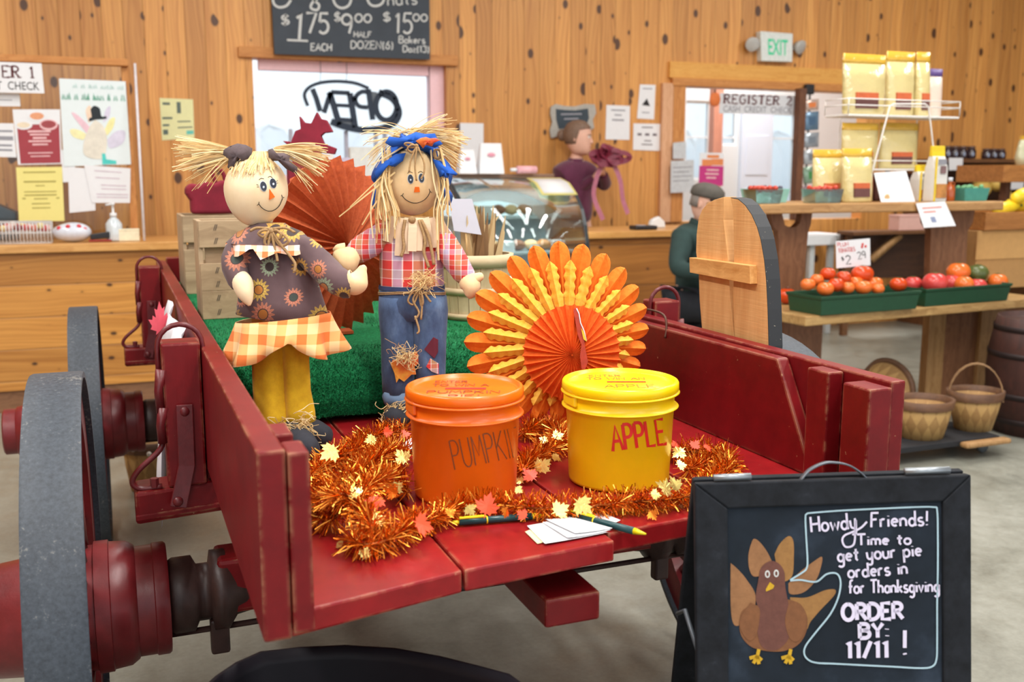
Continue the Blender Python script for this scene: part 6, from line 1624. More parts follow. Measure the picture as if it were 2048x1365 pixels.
# grey till seen through the window corner behind the boy
r = thing('till', 'pale grey till standing on the counter below the open sign', 'till', (at_y(724, 350, 6.9).x, 6.9, CT))
c = at_y(724, 345, 6.9); b = MB(); b.box(c.x - .13, c.x + .13, 6.8, 7.0, CT, CT + .36, plain('pale_till_plastic', (204, 204, 198), .4)); b.build('casing', r, bevel=.02)
b = MB(); b.prism([(c.x - .1, 6.79, CT + .37), (c.x + .1, 6.79, CT + .37), (c.x + .1, 6.82, at_y(724, 295, 6.9).z), (c.x - .1, 6.82, at_y(724, 295, 6.9).z)], (0, .05, 0), plain('pale_till_plastic', (204, 204, 198))); b.build('display', r, bevel=.008)
for (x0, x1, y0, y1, lab, c) in ((640, 662, 308, 345, 'cream carton left of the lilac carton on the counter', (226, 218, 210)), (664, 695, 316, 345, 'lilac carton left of the pale grey till', (196, 186, 206))):
    a, d = at_y(x0, y1, 6.7), at_y(x1, y0, 6.7); r = thing('carton', lab, 'carton', ((a.x + d.x) / 2, 6.7, CT), 'cartons by the window')
    b = MB(); b.box(a.x, d.x, 6.62, 6.76, CT, d.z, plain('carton_%d' % x0, c, .6)); b.build('carton_body', r, bevel=.003)
    b = MB(); b.box(a.x + .004, d.x - .004, 6.618, 6.62, d.z - .07, d.z - .04, M_GREYINK); b.build('print', r)

# ---- curved glass pastry case
KX0, KX1 = at_y(880, 355, 6.8).x, 3.05
prof = []
for px, py in ((1108, 356), (1122, 358), (1140, 368), (1156, 390), (1168, 418), (1175, 450), (1179, 485), (1181, 525)):
    p = at_x(px, py, KX1); prof.append((p.y, p.z))
KB = prof[0][0] + .06; KT = prof[0][1]
case = thing('pastry_case', 'curved glass pastry display case between the serving window and the woman', 'display case', ((KX0 + KX1) / 2, KB - .3, 0))
yf = prof[-1][0]
M_CASE = plain('dark_case_frame', (44, 52, 58), .35); M_STEEL = plain('case_steel', (176, 188, 190), .4, .1)
full = [(KB, .60), (KB, KT)] + prof + [(yf, .60)]
for x in (KX0, KX1 - .03):
    inner = [(KB - .05, .65), (KB - .05, KT - .04)] + [(y + .03 + .01 * i / 7, z - .035 + .03 * i / 7) for i, (y, z) in enumerate(prof)] + [(yf + .05, .65)]
    k = len(full); b = MB(); vs = [(x, y, z) for y, z in full] + [(x, y, z) for y, z in inner] + [(x + .03, y, z) for y, z in full] + [(x + .03, y, z) for y, z in inner]
    fs = []
    for i in range(k):
        j = (i + 1) % k
        fs += [(i, j, k + j, k + i), (2 * k + j, 2 * k + i, 3 * k + i, 3 * k + j), (j, i, 2 * k + i, 2 * k + j), (k + i, k + j, 3 * k + j, 3 * k + i)]
    b.add(vs, fs, M_CASE); b.build('end_frame', case, bevel=.004)
    b = MB(); b.prism([(x + .012, y, z) for y, z in inner], (.005, 0, 0), M_CLEAR); b.build('end_glass', case)
b = MB(); b.loft([[(KX0 + .03, y, z), (KX1 - .03, y, z), (KX1 - .03, y + .004, z - .004), (KX0 + .03, y + .004, z - .004)] for y, z in [(p.x, p.y) for p in sm([(y, z, 0) for y, z in prof], 4)]], glassy('case_glass', (232, 242, 242), .03, .05, .6), True, False); b.build('curved_glass', case)
b = MB(); b.box(KX0, KX1, prof[0][0] - .01, KB, KT + .001, KT + .028, wood('brown_top_rail', (150, 116, 92), (116, 84, 64), 0, rough=.35)); b.build('top_rail', case, bevel=.005)
b = MB(); b.box(KX0, KX1, yf + .01, KB, .04, .60, plain('case_base_grey', (66, 74, 80), .4)); b.build('base_cabinet', case, bevel=.006)
b = MB(); b.box(KX0 + .03, KX1 - .03, KB - .02, KB, .6, KT, plain('case_back_panel', (168, 184, 188), .4)); b.build('back_panel', case)
SH = [(.62, yf + .03), (.86, yf + .12), (1.10, yf + .26)]
for z, y in SH:
    b = MB(); b.box(KX0 + .03, KX1 - .03, y, KB - .03, z, z + .02, M_STEEL); b.build('case_shelf', case, bevel=.003)
b = MB(); b.box(KX0 + .1, KX1 - .1, KB - .14, KB - .05, KT - .06, KT - .03, M_STEEL); b.build('lamp_housing', case, bevel=.004)
area_lamp('case_fill', ((KX0 + KX1) / 2, KB - .12, KT - .07), (1.0, .08), 4)  # fill added under the case top to lighten its dark interior
for z, y in SH[:2]: area_lamp('case_shelf_fill', ((KX0 + KX1) / 2, y + .05, z + .21), (1.0, .06), 3)  # further added fill, one strip above each lower shelf
random.seed(14)
M_LOAF = [plain('golden_crust', (176, 116, 62), .6, var=.25, scale=20), plain('brown_crust', (128, 76, 44), .6, var=.25, scale=20), plain('pale_bun', (214, 178, 128), .6, var=.15, scale=20)]
names = ['golden', 'brown', 'pale']
for k, (z, y) in enumerate(SH):
    n = 7
    for i in range(n):
        x = KX0 + .12 + (KX1 - KX0 - .24) * (i + .5) / n; m = (i + k) % 3
        if (i + k) % 4 == 3:
            b = MB(); b.box(x - .05, x + .05, y + .04, y + .15, z + .021, z + .09, plain('white_bakery_box', (226, 226, 224), .5)); r = b.build('bakery_box', bevel=.004); tag(r, 'white bakery box on the %s shelf of the pastry case' % ('lowest', 'middle', 'top')[k], 'box', 'bakery boxes in the pastry case')
        else:
            b = MB(); b.ball((x, y + .095, z + .0235 + .037), (.052, .05, .036), M_LOAF[m], 14, 9, bumpy=.04); r = b.build('pastry'); tag(r, '%s pastry on the %s shelf of the pastry case' % (names[m], ('lowest', 'middle', 'top')[k]), 'pastry', 'pastries in the case')
        if i % 2 == 0 and k < 2:
            b = MB(); b.box(x - .035, x + .035, y + .02, y + .024, z + .021, z + .065, M_PAPER); tag(b.build('price_tag'), 'white price tag on the %s shelf of the pastry case' % ('lowest', 'middle')[k], 'price tag', 'price tags in the pastry case')
p = [at_x(px, py, KX1 - .09) for px, py in ((1068, 360), (1138, 360), (1150, 396), (1086, 397))]
xs = [at_y(px, 375, prof[2][0]).x for px in (1068, 1138)]
r = thing('case_notice', 'white notice edged in yellow taped on the curved glass', 'notice', (xs[0], prof[3][0], prof[3][1]))
b = MB(); pr = [(prof[1][0] - .006, prof[1][1] + .007), (prof[2][0] - .008, prof[2][1] + .007), ((prof[2][0] + prof[3][0]) / 2 - .009, (prof[2][1] + prof[3][1]) / 2 + .005), (prof[3][0] - .010, prof[3][1] - .0)]
b.loft([[(xs[0], y, z), (xs[1], y, z), (xs[1], y - .0012, z + .0012), (xs[0], y - .0012, z + .0012)] for y, z in pr], M_YELP, True, True); b.build('yellow_edge', r)
b = MB(); b.loft([[(xs[0] + .02, y - .003, z + .003), (xs[1] - .02, y - .003, z + .003), (xs[1] - .02, y - .004, z + .004), (xs[0] + .02, y - .004, z + .004)] for y, z in [(lerp([(0, pr[0][0]), (1, pr[1][0]), (2, pr[2][0]), (3, pr[3][0])], u), lerp([(0, pr[0][1]), (1, pr[1][1]), (2, pr[2][1]), (3, pr[3][1])], u)) for u in (.25, 1, 2, 2.75)]], M_PAPER, True, True); b.build('sheet', r)
# on top of the case
KZ = KT + .0295
def paper_bag(label, px0, px1, pytop, y):
    a, d = at_y(px0, 350, y), at_y(px1, pytop, y); r = thing('paper_bag', label, 'bag', ((a.x + d.x) / 2, y, KZ), 'paper bags on the pastry case')
    w, h = d.x - a.x, d.z - KZ; x = a.x
    b = MB(); b.hexa([(x, y - .05, KZ), (x + w, y - .05, KZ), (x + w, y + .05, KZ), (x, y + .05, KZ), (x + .02 * 1, y - .012, KZ + h), (x + w - .01, y - .012, KZ + h), (x + w - .01, y + .012, KZ + h), (x + .02, y + .012, KZ + h)], M_PAPER); b.build('bag_body', r, bevel=.004)
    b = MB(); b.ball((x + w * .5, y - .034, KZ + h * .62), (w * .16, .002, h * .07), plain('pink_stamp', (222, 150, 168), .6), 12, 6); b.build('stamp', r)
paper_bag('taller white paper bag with pink stamp on the pastry case', 955, 1004, 287, KB - .1)
paper_bag('white paper bag half behind the straw of the boy doll', 915, 950, 300, KB - .12)
r = thing('paper_roll', 'pink and white roll lying on top of the pastry case', 'roll', at_y(1052, 352, KB - .1))
a, d = at_y(1034, 345, KB - .1), at_y(1072, 345, KB - .1); b = MB(); b.lathe([(.012, 0), (.028, 0), (.028, d.x - a.x), (.012, d.x - a.x)], (a.x, KB - .1, KZ + .029), (1, 0, 0), 20, plain('pink_paper_roll', (236, 178, 186), .7)); b.build('roll_body', r)
b = MB(); b.lathe([(.003, -.05), (.012, -.05), (.014, -.002), (.003, -.002)], (a.x, KB - .1, KZ + .029), (1, 0, 0), 14, M_PAPER); b.build('roll_core', r)
# on the register 2 counter
x = at_y(1285, 455, 6.6).x
r = thing('card_reader', 'black card reader lying on the register 2 counter', 'card reader', (x, 6.6, CT)); b = MB(); b.box(x - .09, x + .09, 6.53, 6.65, CT, CT + .03, plain('black_plastic', (32, 32, 36))); b.build('casing', r, bevel=.008)
b = MB(); b.box(x - .05, x + .0, 6.55, 6.62, CT + .0305, CT + .033, plain('pale_screen', (190, 206, 226), .2)); b.build('screen', r)
x = at_y(1312, 450, 6.75).x
r = thing('tape_dispenser', 'white tape dispenser at the end of the register 2 counter', 'tape dispenser', (x, 6.75, CT)); b = MB(); b.prism([(x - .07, 6.72, CT), (x + .07, 6.72, CT), (x + .06, 6.72, CT + .05), (x + .01, 6.72, CT + .09), (x - .05, 6.72, CT + .06)], (0, .05, 0), M_WHITEW); b.build('body', r, bevel=.01)
b = MB(); b.lathe([(.015, 0), (.032, 0), (.032, .02), (.015, .02)], (x + .01, 6.735, CT + .055), (0, 1, 0), 18, plain('amber_tape', (206, 160, 90), .3)); b.build('tape_roll', r)
# ================================================================== people
def skinned(name, parent, pts, edges, mat, levels=2, root=0):
    """one smooth body grown over a skeleton of joints: (place, radius)"""
    me = bpy.data.meshes.new(name); me.from_pydata([p for p, _ in pts], edges, [])
    o = bpy.data.objects.new(name, me); COL.objects.link(o)
    o.modifiers.new('skin', 'SKIN'); o.modifiers.new('sub', 'SUBSURF').levels = levels
    for i, v in enumerate(me.skin_vertices[0].data):
        r = pts[i][1]; v.radius = r if hasattr(r, '__len__') else (r, r); v.use_root = (i == root)
    bpy.context.view_layer.update()
    dg = bpy.context.evaluated_depsgraph_get(); m2 = bpy.data.meshes.new_from_object(o.evaluated_get(dg)); bpy.data.objects.remove(o)
    b = MB(); b.add([v.co for v in m2.vertices], [tuple(p.vertices) for p in m2.polygons], mat, True); bpy.data.meshes.remove(m2)
    return b.build(name, parent) if parent is not False else b
M_FLESH = plain('light_skin', (226, 178, 156), .55, var=.06, scale=20); M_LIP = plain('lips', (190, 116, 108), .5); M_EYEWH = plain('eye_white', (232, 230, 226), .3); M_IRIS = plain('dark_iris', (60, 48, 42), .3)
def human_head(mb, c, h, f, hair=None):
    """head of height h centred at c, looking along the level direction f"""
    f = Vector(f).normalized(); r_ = f.cross(Vector((0, 0, 1))).normalized(); u = r_.cross(f)
    n = 24; rings = []
    for z, w, fr, bk in ((-.50, .10, .20, .02), (-.47, .20, .33, .10), (-.40, .27, .38, .20), (-.28, .31, .38, .30), (-.12, .345, .385, .38), (.05, .36, .37, .43), (.2, .36, .36, .44), (.33, .32, .30, .40), (.43, .23, .20, .28), (.49, .10, .09, .12), (.5, .02, .02, .02)):
        rings.append([c + u * (z * h) + r_ * (w * h * sin(2 * pi * k / n)) + f * (h * (fr if cos(2 * pi * k / n) > 0 else bk) * cos(2 * pi * k / n)) for k in range(n)])
    mb.loft(rings, M_FLESH)
    P = lambda x, y, z: c + r_ * (x * h) + f * (y * h) + u * (z * h)
    mb.loft([[P(-.03, .35, .03), P(.03, .35, .03), P(.02, .38, .035), P(-.02, .38, .035)], [P(-.05, .35, -.10), P(.05, .35, -.10), P(.03, .45, -.10), P(-.03, .45, -.10)], [P(-.055, .34, -.15), P(.055, .34, -.15), P(.03, .43, -.145), P(-.03, .43, -.145)]], M_FLESH)
    for s_ in (-1, 1):
        mb.ball(P(.13 * s_, .325, .035), (.045 * h,) * 3, M_EYEWH, 12, 8); mb.ball(P(.13 * s_, .362, .035), (.02 * h, .01 * h, .02 * h), M_IRIS, 10, 6, (r_, f, u))
        mb.tube([P(.06 * s_, .365, .09), P(.13 * s_, .365, .105), P(.20 * s_, .325, .085)], .012 * h, hair or M_IRIS, 6)
        mb.ball(P(.355 * s_, -.03, -.02), (.03 * h, .06 * h, .10 * h), M_FLESH, 10, 8, (r_, f, u))
    mb.tube([P(-.10, .345, -.255), P(0, .385, -.245), P(.10, .345, -.255)], [.008 * h, .020 * h, .008 * h], M_LIP, 8)
    return f, r_, u
def hand_on(mb, wrist, d, palm_n, size, curl, mat, thumb=1):
    """palm with four fingers of different lengths and a thumb from its side"""
    d = Vector(d).normalized(); n = Vector(palm_n); n = (n - d * n.dot(d)).normalized(); s_ = d.cross(n) * thumb
    w = Vector(wrist)
    mb.loft([[w + d * (u * size) + s_ * (cos(2 * pi * k / 12) * a * size) + n * (sin(2 * pi * k / 12) * t_ * size) for k in range(12)] for u, a, t_ in ((-.08, .14, .12), (.1, .19, .13), (.3, .23, .12), (.46, .22, .10), (.52, .16, .07))], mat)
    for i, (o, L) in enumerate(((.155, .40), (.055, .46), (-.05, .42), (-.15, .32))):
        p = w + d * (.46 * size) + s_ * (o * size); pts = [p]; q = d.copy()
        for k in range(3):
            q = (q + n * curl * (.7 + .15 * k)).normalized(); pts.append(pts[-1] + q * (L * size / 3))
        mb.tube(sm(pts, 3), [.052 * size * (1 - .035 * k) for k in range(10)], mat, 8)
    p = w + d * (.12 * size) + s_ * (.17 * size)
    mb.tube(sm([p, p + (d * .6 + s_ * .6 + n * .2) * (.2 * size), p + (d * 1.2 + s_ * .65 + n * .55) * (.24 * size)], 4), [.065 * size, .064 * size, .063 * size, .062 * size, .06 * size, .058 * size, .056 * size, .052 * size, .046 * size], mat, 8)

# ---- woman behind the counter tying a ribbon bow
YW = 7.40
X = lambda px, py, dy=0.0: at_y(px, py, YW + dy)
wo = thing('person', 'woman in a dark plum sweater tying a burgundy ribbon bow behind the counter', 'person', (X(1158, 450).x, YW, 0))
M_SWEAT = plain('plum_knit', (94, 40, 68), .95, var=.22, scale=70, bump=.3, sheen=.3); M_HAIR = plain('grey_brown_hair', (122, 98, 82), .7, var=.3, scale=60, stretch=(1, 1, .15), bump=.3)
hip = Vector((X(1150, 450).x, YW, .98)); neck = X(1150, 322); sl, sr = X(1120, 346), X(1182, 346, .03)
el_r, wr_r = X(1214, 374, -.04), X(1206, 346, -.20); el_l, wr_l = X(1126, 402, .02), X(1190, 354, -.20)
def body_pts(g):
    return ([(hip, .15 * g), (hip + Vector((0, 0, .18)), .138 * g), (hip + Vector((.0, 0, .36)), .15 * g), (neck + Vector((0, 0, -.07)), .10 * g), (sl, .068 * g), (el_l, .052 * g), (wr_l, .036 * g), (sr, .068 * g), (el_r, .052 * g), (wr_r, .036 * g)],
            [(0, 1), (1, 2), (2, 3), (3, 4), (4, 5), (5, 6), (3, 7), (7, 8), (8, 9)])
p, e = body_pts(.72); k = len(p)
p += [(neck + Vector((.01, 0, .02)), .048), (X(1156, 296), .05), (hip + Vector((-.09, 0, -.1)), .085), (hip + Vector((-.1, 0, -.5)), .06), (hip + Vector((-.1, .0, -.93)), .042), (hip + Vector((.09, 0, -.1)), .085), (hip + Vector((.1, 0, -.5)), .06), (hip + Vector((.1, .0, -.93)), .042)]
e += [(3, k), (k, k + 1), (0, k + 2), (k + 2, k + 3), (k + 3, k + 4), (0, k + 5), (k + 5, k + 6), (k + 6, k + 7)]
mb = skinned('body', False, p, e, M_FLESH)
hc = X(1157, 276, -.02); hh = .27
f, r_, u = human_head(mb, hc, hh, (.80, -.60, -.06), M_HAIR)
hand_on(mb, wr_l, X(1212, 330, -.24) - wr_l, (0, -.3, 1), .17, .5, M_FLESH, 1)
hand_on(mb, wr_r, X(1200, 318, -.24) - wr_r, (-1, 0, .3), .17, .45, M_FLESH, -1)
mb.build('body', wo)
p, e = body_pts(1.06); p.append((neck + Vector((.004, 0, .022)), .084)); e.append((3, len(p) - 1)); skinned('sweater', wo, p, e, M_SWEAT)
b = MB(); b.lathe([(.062, -.02), (.066, .0), (.060, .022), (.052, .02)], neck + Vector((.004, 0, .0)), (.1, -.1, 1), 20, M_SWEAT, True, False); b.build('collar', wo)
skinned('trousers', wo, [(hip + Vector((0, 0, .03)), .145), (hip + Vector((-.08, 0, -.1)), .112), (hip + Vector((-.1, 0, -.45)), .078), (hip + Vector((-.1, 0, -.90)), .058), (hip + Vector((.08, 0, -.1)), .112), (hip + Vector((.1, 0, -.45)), .078), (hip + Vector((.1, 0, -.90)), .058)], [(0, 1), (1, 2), (2, 3), (0, 4), (4, 5), (5, 6)], plain('dark_trousers', (40, 38, 48), .9))
for s_ in (-1, 1):
    b = MB(); q = Vector((hip.x + .1 * s_, YW, 0)); b.loft([[q + f * d_ + r_ * (cos(2 * pi * k / 12) * w) + Vector((0, 0, max(.001, .035 + sin(2 * pi * k / 12) * hgt))) for k in range(12)] for d_, w, hgt in ((-.08, .02, .03), (-.05, .04, .05), (.05, .045, .05), (.13, .045, .035), (.17, .02, .02))], plain('dark_shoe', (36, 34, 36), .6)); b.build('shoe', wo)
b = MB(); n = 24; rings = []
for z, g in ((.52, .05), (.49, .20), (.40, .34), (.25, .42), (.08, .45), (-.08, .42), (-.2, .36)):
    rg = []
    for k in range(n):
        a = 2 * pi * k / n; back = max(0.0, -cos(a)); fr = max(0.0, cos(a))
        zz_ = max(z, .2 + .12 * fr) if fr > .25 else z
        rg.append(hc + u * ((zz_ if fr > .25 else z) * hh) + r_ * (g * .9 * hh * sin(a)) + f * (hh * cos(a) * (g * (.82 if fr else 1.06))))
    rings.append(rg)
b.loft(rings, M_HAIR); b.ball(hc - f * (.50 * hh) + u * (.05 * hh), (.16 * hh, .15 * hh, .17 * hh), M_HAIR, 14, 10, bumpy=.05); b.build('hair', wo)
# the bow she holds
r = thing('ribbon_bow', 'burgundy ribbon bow with pink tails in the hands of the woman', 'bow', X(1220, 320, -.30))
M_RIB, M_RIBP = plain('burgundy_ribbon', (120, 34, 58), .5, var=.25, scale=30), plain('pink_ribbon', (176, 110, 132), .5, var=.15, scale=30)
c = X(1215, 316, -.30); random.seed(8)
b = MB()
for k in range(12):
    a = 2 * pi * k / 12 + random.uniform(-.15, .15); L = random.uniform(.10, .155); d = Vector((cos(a) * 1.1, random.uniform(-.5, .2), sin(a) * .55 + .1)); s_ = Vector((-sin(a), 0, cos(a)))
    b.ribbon(sm([c, c + d * L * .6 + s_ * .035, c + d * L, c + d * L * .6 - s_ * .035, c], 4), .045, (.3, -1, .4), M_RIB, .001)
b.build('bow_loops', r)
for pts in ([(1205, 325), (1192, 360), (1188, 395), (1206, 440)], [(1226, 325), (1240, 360), (1246, 400), (1256, 428)]):
    b = MB(); b.ribbon(sm([X(x, y, -.30) for x, y in pts], 6), .042, (.2, -1, 0), M_RIBP, .001); b.build('ribbon_tail', r)

# ---- seated man in a cap
YM = 5.6
X = lambda px, py, dy=0.0: at_y(px, py, YM + dy)
ma = thing('person', 'man in a grey cap and dark green jacket sitting behind the tombstone cut-out', 'person', (X(1400, 600).x, YM, 0))
M_JACK = plain('dark_green_jacket', (44, 66, 64), .9, var=.2, scale=24, bump=.2); M_PANT = plain('black_work_trousers', (30, 34, 42), .9, var=.2)
hipm = Vector((X(1395, 560).x, YM, .56)); neckm = X(1400, 452); sl, sr = X(1366, 476, -.06), X(1438, 478, .1)
ell_, wrl = X(1352, 542, -.16), X(1420, 545, -.32); elr, wrr = X(1462, 540, -.02), X(1425, 525, -.26)
def body_m(g):
    return ([(hipm, .15 * g), (hipm + Vector((.0, 0, .20)), .15 * g), (X(1400, 500), .155 * g), (neckm + Vector((0, 0, -.05)), .10 * g), (sl, .078 * g), (ell_, .064 * g), (wrl, .046 * g), (sr, .078 * g), (elr, .064 * g), (wrr, .046 * g)],
            [(0, 1), (1, 2), (2, 3), (3, 4), (4, 5), (5, 6), (3, 7), (7, 8), (8, 9)])
kn = [(hipm + Vector((-.10, -.02, 0)), hipm + Vector((.04, -.46, .02)), hipm + Vector((.06, -.46, -.47))), (hipm + Vector((.10, 0, 0)), hipm + Vector((.32, -.36, .02)), hipm + Vector((.34, -.36, -.47)))]
p, e = body_m(.70); k = len(p)
p += [(neckm + Vector((.01, -.01, .03)), .058), (X(1408, 425, -.03), .06)]; e += [(3, k), (k, k + 1)]
for a, b_, c in kn:
    i = len(p); p += [(a, .09), (b_, .062), (c, .045)]; e += [(0, i), (i, i + 1), (i + 1, i + 2)]
mb = skinned('body', False, p, e, M_FLESH)
hc = X(1412, 408, -.05); hh = .245
f, r_, u = human_head(mb, hc, hh, (.62, -.78, -.22), plain('grey_hair', (140, 132, 126), .8))
hand_on(mb, wrl, (1, -.1, .1), (0, -.2, 1), .18, .3, M_FLESH, 1); hand_on(mb, wrr, (-.4, -.7, -.2), (-.5, 0, -1), .18, .3, M_FLESH, -1)
mb.build('body', ma)
p, e = body_m(1.05); p.append((neckm + Vector((.006, -.01, .02)), .092)); e.append((3, len(p) - 1)); skinned('jacket', ma, p, e, M_JACK)
b = MB(); b.lathe([(.075, -.03), (.085, .0), (.078, .035), (.066, .034)], neckm + Vector((.006, -.01, .005)), (.15, -.1, 1), 20, M_JACK, True, False); b.build('collar', ma)
skinned('trousers', ma, [(hipm + Vector((0, .02, .03)), .15), (kn[0][0], .115), (kn[0][1], .085), (kn[0][2], .062), (kn[1][0], .115), (kn[1][1], .085), (kn[1][2], .062)], [(0, 1), (1, 2), (2, 3), (0, 4), (4, 5), (5, 6)], M_PANT)
for a, b_, c in kn:
    b = MB(); q = Vector((c.x, c.y, 0)); b.loft([[q + Vector((.5, -.85, 0)) * d_ + Vector((.85, .5, 0)) * (cos(2 * pi * k / 12) * w) + Vector((0, 0, max(.001, .045 + sin(2 * pi * k / 12) * hgt))) for k in range(12)] for d_, w, hgt in ((-.09, .02, .03), (-.06, .045, .06), (.05, .05, .06), (.15, .05, .04), (.19, .02, .02))], plain('dark_boot', (46, 40, 36), .7)); b.build('shoe', ma)
M_CAP = plain('grey_cap', (92, 88, 82), .9, var=.15, scale=30)
b = MB(); n = 24
b.loft([[hc + u * (z * hh) + r_ * (g * .98 * hh * sin(2 * pi * k / n)) + f * (g * 1.12 * hh * cos(2 * pi * k / n) - .02 * hh) for k in range(n)] for z, g in ((.19, .405), (.26, .41), (.38, .39), (.47, .30), (.53, .16), (.545, .02))], M_CAP); cap = b.build('cap', ma)
b = MB(); rg = []
for j in range(9):
    a = radians(-62 + 124 * j / 8); rg.append([hc + u * (.16 * hh - .02 * hh * cos(a)) + r_ * (sin(a) * .38 * hh) + f * (cos(a) * .40 * hh), hc + u * (.13 * hh - .04 * hh * cos(a)) + r_ * (sin(a) * .40 * hh) + f * (cos(a) * .40 * hh + .30 * hh * cos(a)), hc + u * (.12 * hh - .04 * hh * cos(a)) + r_ * (sin(a) * .40 * hh) + f * (cos(a) * .40 * hh + .30 * hh * cos(a)), hc + u * (.19 * hh - .02 * hh * cos(a)) + r_ * (sin(a) * .38 * hh) + f * (cos(a) * .40 * hh)])
b.loft(rg, plain('dark_cap_peak', (40, 42, 46), .8)); b.build('peak', cap)
b = MB(); b.loft([[hc + u * (z * hh) + r_ * (.385 * hh * sin(a)) - f * (.43 * hh * cos(a)) for a in [radians(-75 + 150 * j / 14) for j in range(15)]] + [hc + u * (z * hh) + r_ * (.35 * hh * sin(a)) - f * (.38 * hh * cos(a)) for a in [radians(75 - 150 * j / 14) for j in range(15)]] for z in (-.10, .05, .2)], plain('grey_hair', (140, 132, 126))); b.build('hair', ma)
st = thing('stool', 'plain dark wooden stool under the seated man', 'stool', (hipm.x, YM, 0))
b = MB(); b.lathe([(.001, .355), (.17, .355), (.175, .36), (.175, .375), (.17, .38), (.001, .38)], (hipm.x, YM, 0), (0, 0, 1), 28, M_DARKW); b.build('seat', st)
for a in (45, 135, 225, 315):
    d = Vector((cos(radians(a)), sin(radians(a)), 0)); b = MB(); b.tube([Vector((hipm.x, YM, .354)) + d * .11, Vector((hipm.x, YM, .001)) + d * .17], .016, M_DARKW, 10); b.build('leg', st)
b = MB(); b.lathe([(.12, .19), (.135, .19), (.135, .205), (.12, .205), (.12, .19)], (hipm.x, YM, 0), (0, 0, 1), 24, M_DARKW, True, False); b.build('foot_ring', st)
# ================================================================== the farm tables at the right
M_TAB = wood('table_top_pine', (202, 158, 104), (160, 114, 68), 0, rough=.45)
M_TABL = wood('table_plank_pine', (196, 160, 104), (150, 112, 64), 0, rough=.5)
M_LEG = wood('brown_trestle', (150, 104, 72), (112, 72, 48), 2)
M_LEGL = wood('pale_trestle_edge', (182, 142, 94), (148, 108, 64), 2)
UZ, UY = 1.25, 4.42
tab = thing('farm_table', 'long two tier trestle farm table stacked with bagged snacks and tomatoes', 'table', (4.1, 4.6, 0))
tx0, tx1 = at_y(1520, 420, UY).x, at_y(2008, 415, UY).x
b = MB(); b.box(tx0, tx1, UY, UY + .52, UZ - .052, UZ, M_TAB); b.build('table_top', tab, bevel=.008)
LZ = .70
A_0, B_0 = at_z(1612, 634, LZ), at_z(2090, 595, LZ); dv = (B_0 - A_0).normalized(); nv = Vector((-dv.y, dv.x, 0))
b = MB(); b.hexa([p - Vector((0, 0, .05)) for p in (A_0, B_0, B_0 + nv * .50, A_0 + nv * .50)] + [A_0, B_0, B_0 + nv * .50, A_0 + nv * .50], M_TABL); b.build('lower_plank', tab, bevel=.006)
yl = UY + .17
def board_leg(px, y, th, mat, z0):
    q = [at_y(a, c, y) for a, c in px]
    for p in q[:2]: p.z = UZ - .053
    b = MB(); b.prism(q, (0, th, 0), mat); return b
q = [(1541, 436), (1564, 437), (1570, 450), (1580, 456), (1592, 454), (1600, 446), (1604, 437), (1625, 436), (1622, 450), (1617, 464), (1612, 520), (1600, 620), (1558, 620), (1560, 520), (1556, 464), (1545, 452)]
pts = [at_y(a, c, yl) for a, c in q]
for i in (0, 1, 6, 7): pts[i].z = UZ - .053
for i in (11, 12): pts[i].z = LZ + .001
b = MB(); b.prism(pts, (0, .05, 0), M_LEG); b.build('trestle', tab, bevel=.003)
q = [(1850, 428), (1950, 428), (1946, 446), (1936, 462), (1934, 500), (1930, 600), (1858, 600), (1861, 500), (1862, 462), (1853, 446)]
pts = [at_y(a, c, yl + .02) for a, c in q]
for i in (0, 1): pts[i].z = UZ - .053
for i in (5, 6): pts[i].z = LZ + .001
b = MB(); b.prism(pts, (0, .05, 0), M_LEG); b.build('trestle', tab, bevel=.003)
def post(p, q, w, mat, z1):
    d = (q - p); d.z = 0; d.normalize(); n = Vector((-d.y, d.x, 0)); b = MB(); c = (p + q) / 2
    b.obox((c.x, c.y, z1 / 2 + .0005), d * ((q - p).length / 2), n * (w / 2), (0, 0, z1 / 2 - .0005), mat); return b
P0, P1 = at_y(1845, 750, 4.52), at_y(1990, 750, 4.44); P0.z = P1.z = 0
for u0, u1, w, m in ((0, .22, .07, M_LEGL), (.22, .68, .03, M_LEG), (.68, 1, .09, M_LEGL)): post(P0.lerp(P1, u0), P0.lerp(P1, u1), w, m, LZ - .051).build('plank_leg', tab, bevel=.003)
P0, P1 = at_y(1562, 690, 4.55), at_y(1640, 690, 4.50); P0.z = P1.z = 0
post(P0, P1, .05, M_LEG, LZ - .051).build('plank_leg', tab, bevel=.003)
a = at_y(1640, 662, 4.75); b = MB(); b.box(a.x, a.x + .20, 4.72, 4.78, LZ - .09, LZ - .051, M_LEGL); b.build('cleat', tab, bevel=.012)

def tray(label, p, q, back, h):
    d = (q - p).normalized(); n = Vector((-d.y, d.x, 0)); L = (q - p).length
    r = thing('produce_tray', label, 'tray', (p + q) / 2 + n * back / 2, 'green produce trays')
    m = plain('dark_green_tray', (28, 72, 48), .45, var=.12, scale=40)
    def rg(z, e):
        return [p - d * e - n * e + Vector((0, 0, z)), q + d * e - n * e + Vector((0, 0, z)), q + d * e + n * (back + e) + Vector((0, 0, z)), p - d * e + n * (back + e) + Vector((0, 0, z))]
    b = MB(); b.loft([rg(.0, 0), rg(h * .82, .010), rg(h * .83, .015), rg(h, .018), rg(h, .012), rg(h * .8, .006), rg(.008, -.006)], m, False); b.build('tray_body', r, bevel=.004)
    return r, d, n
TT = LZ + .001
p, q = at_z(1642, 632, TT), at_z(1832, 618, TT); T1 = (p, q); _, d1, n1 = tray('green tray of plum tomatoes at the left of the lower plank', p, q, .24, .098)
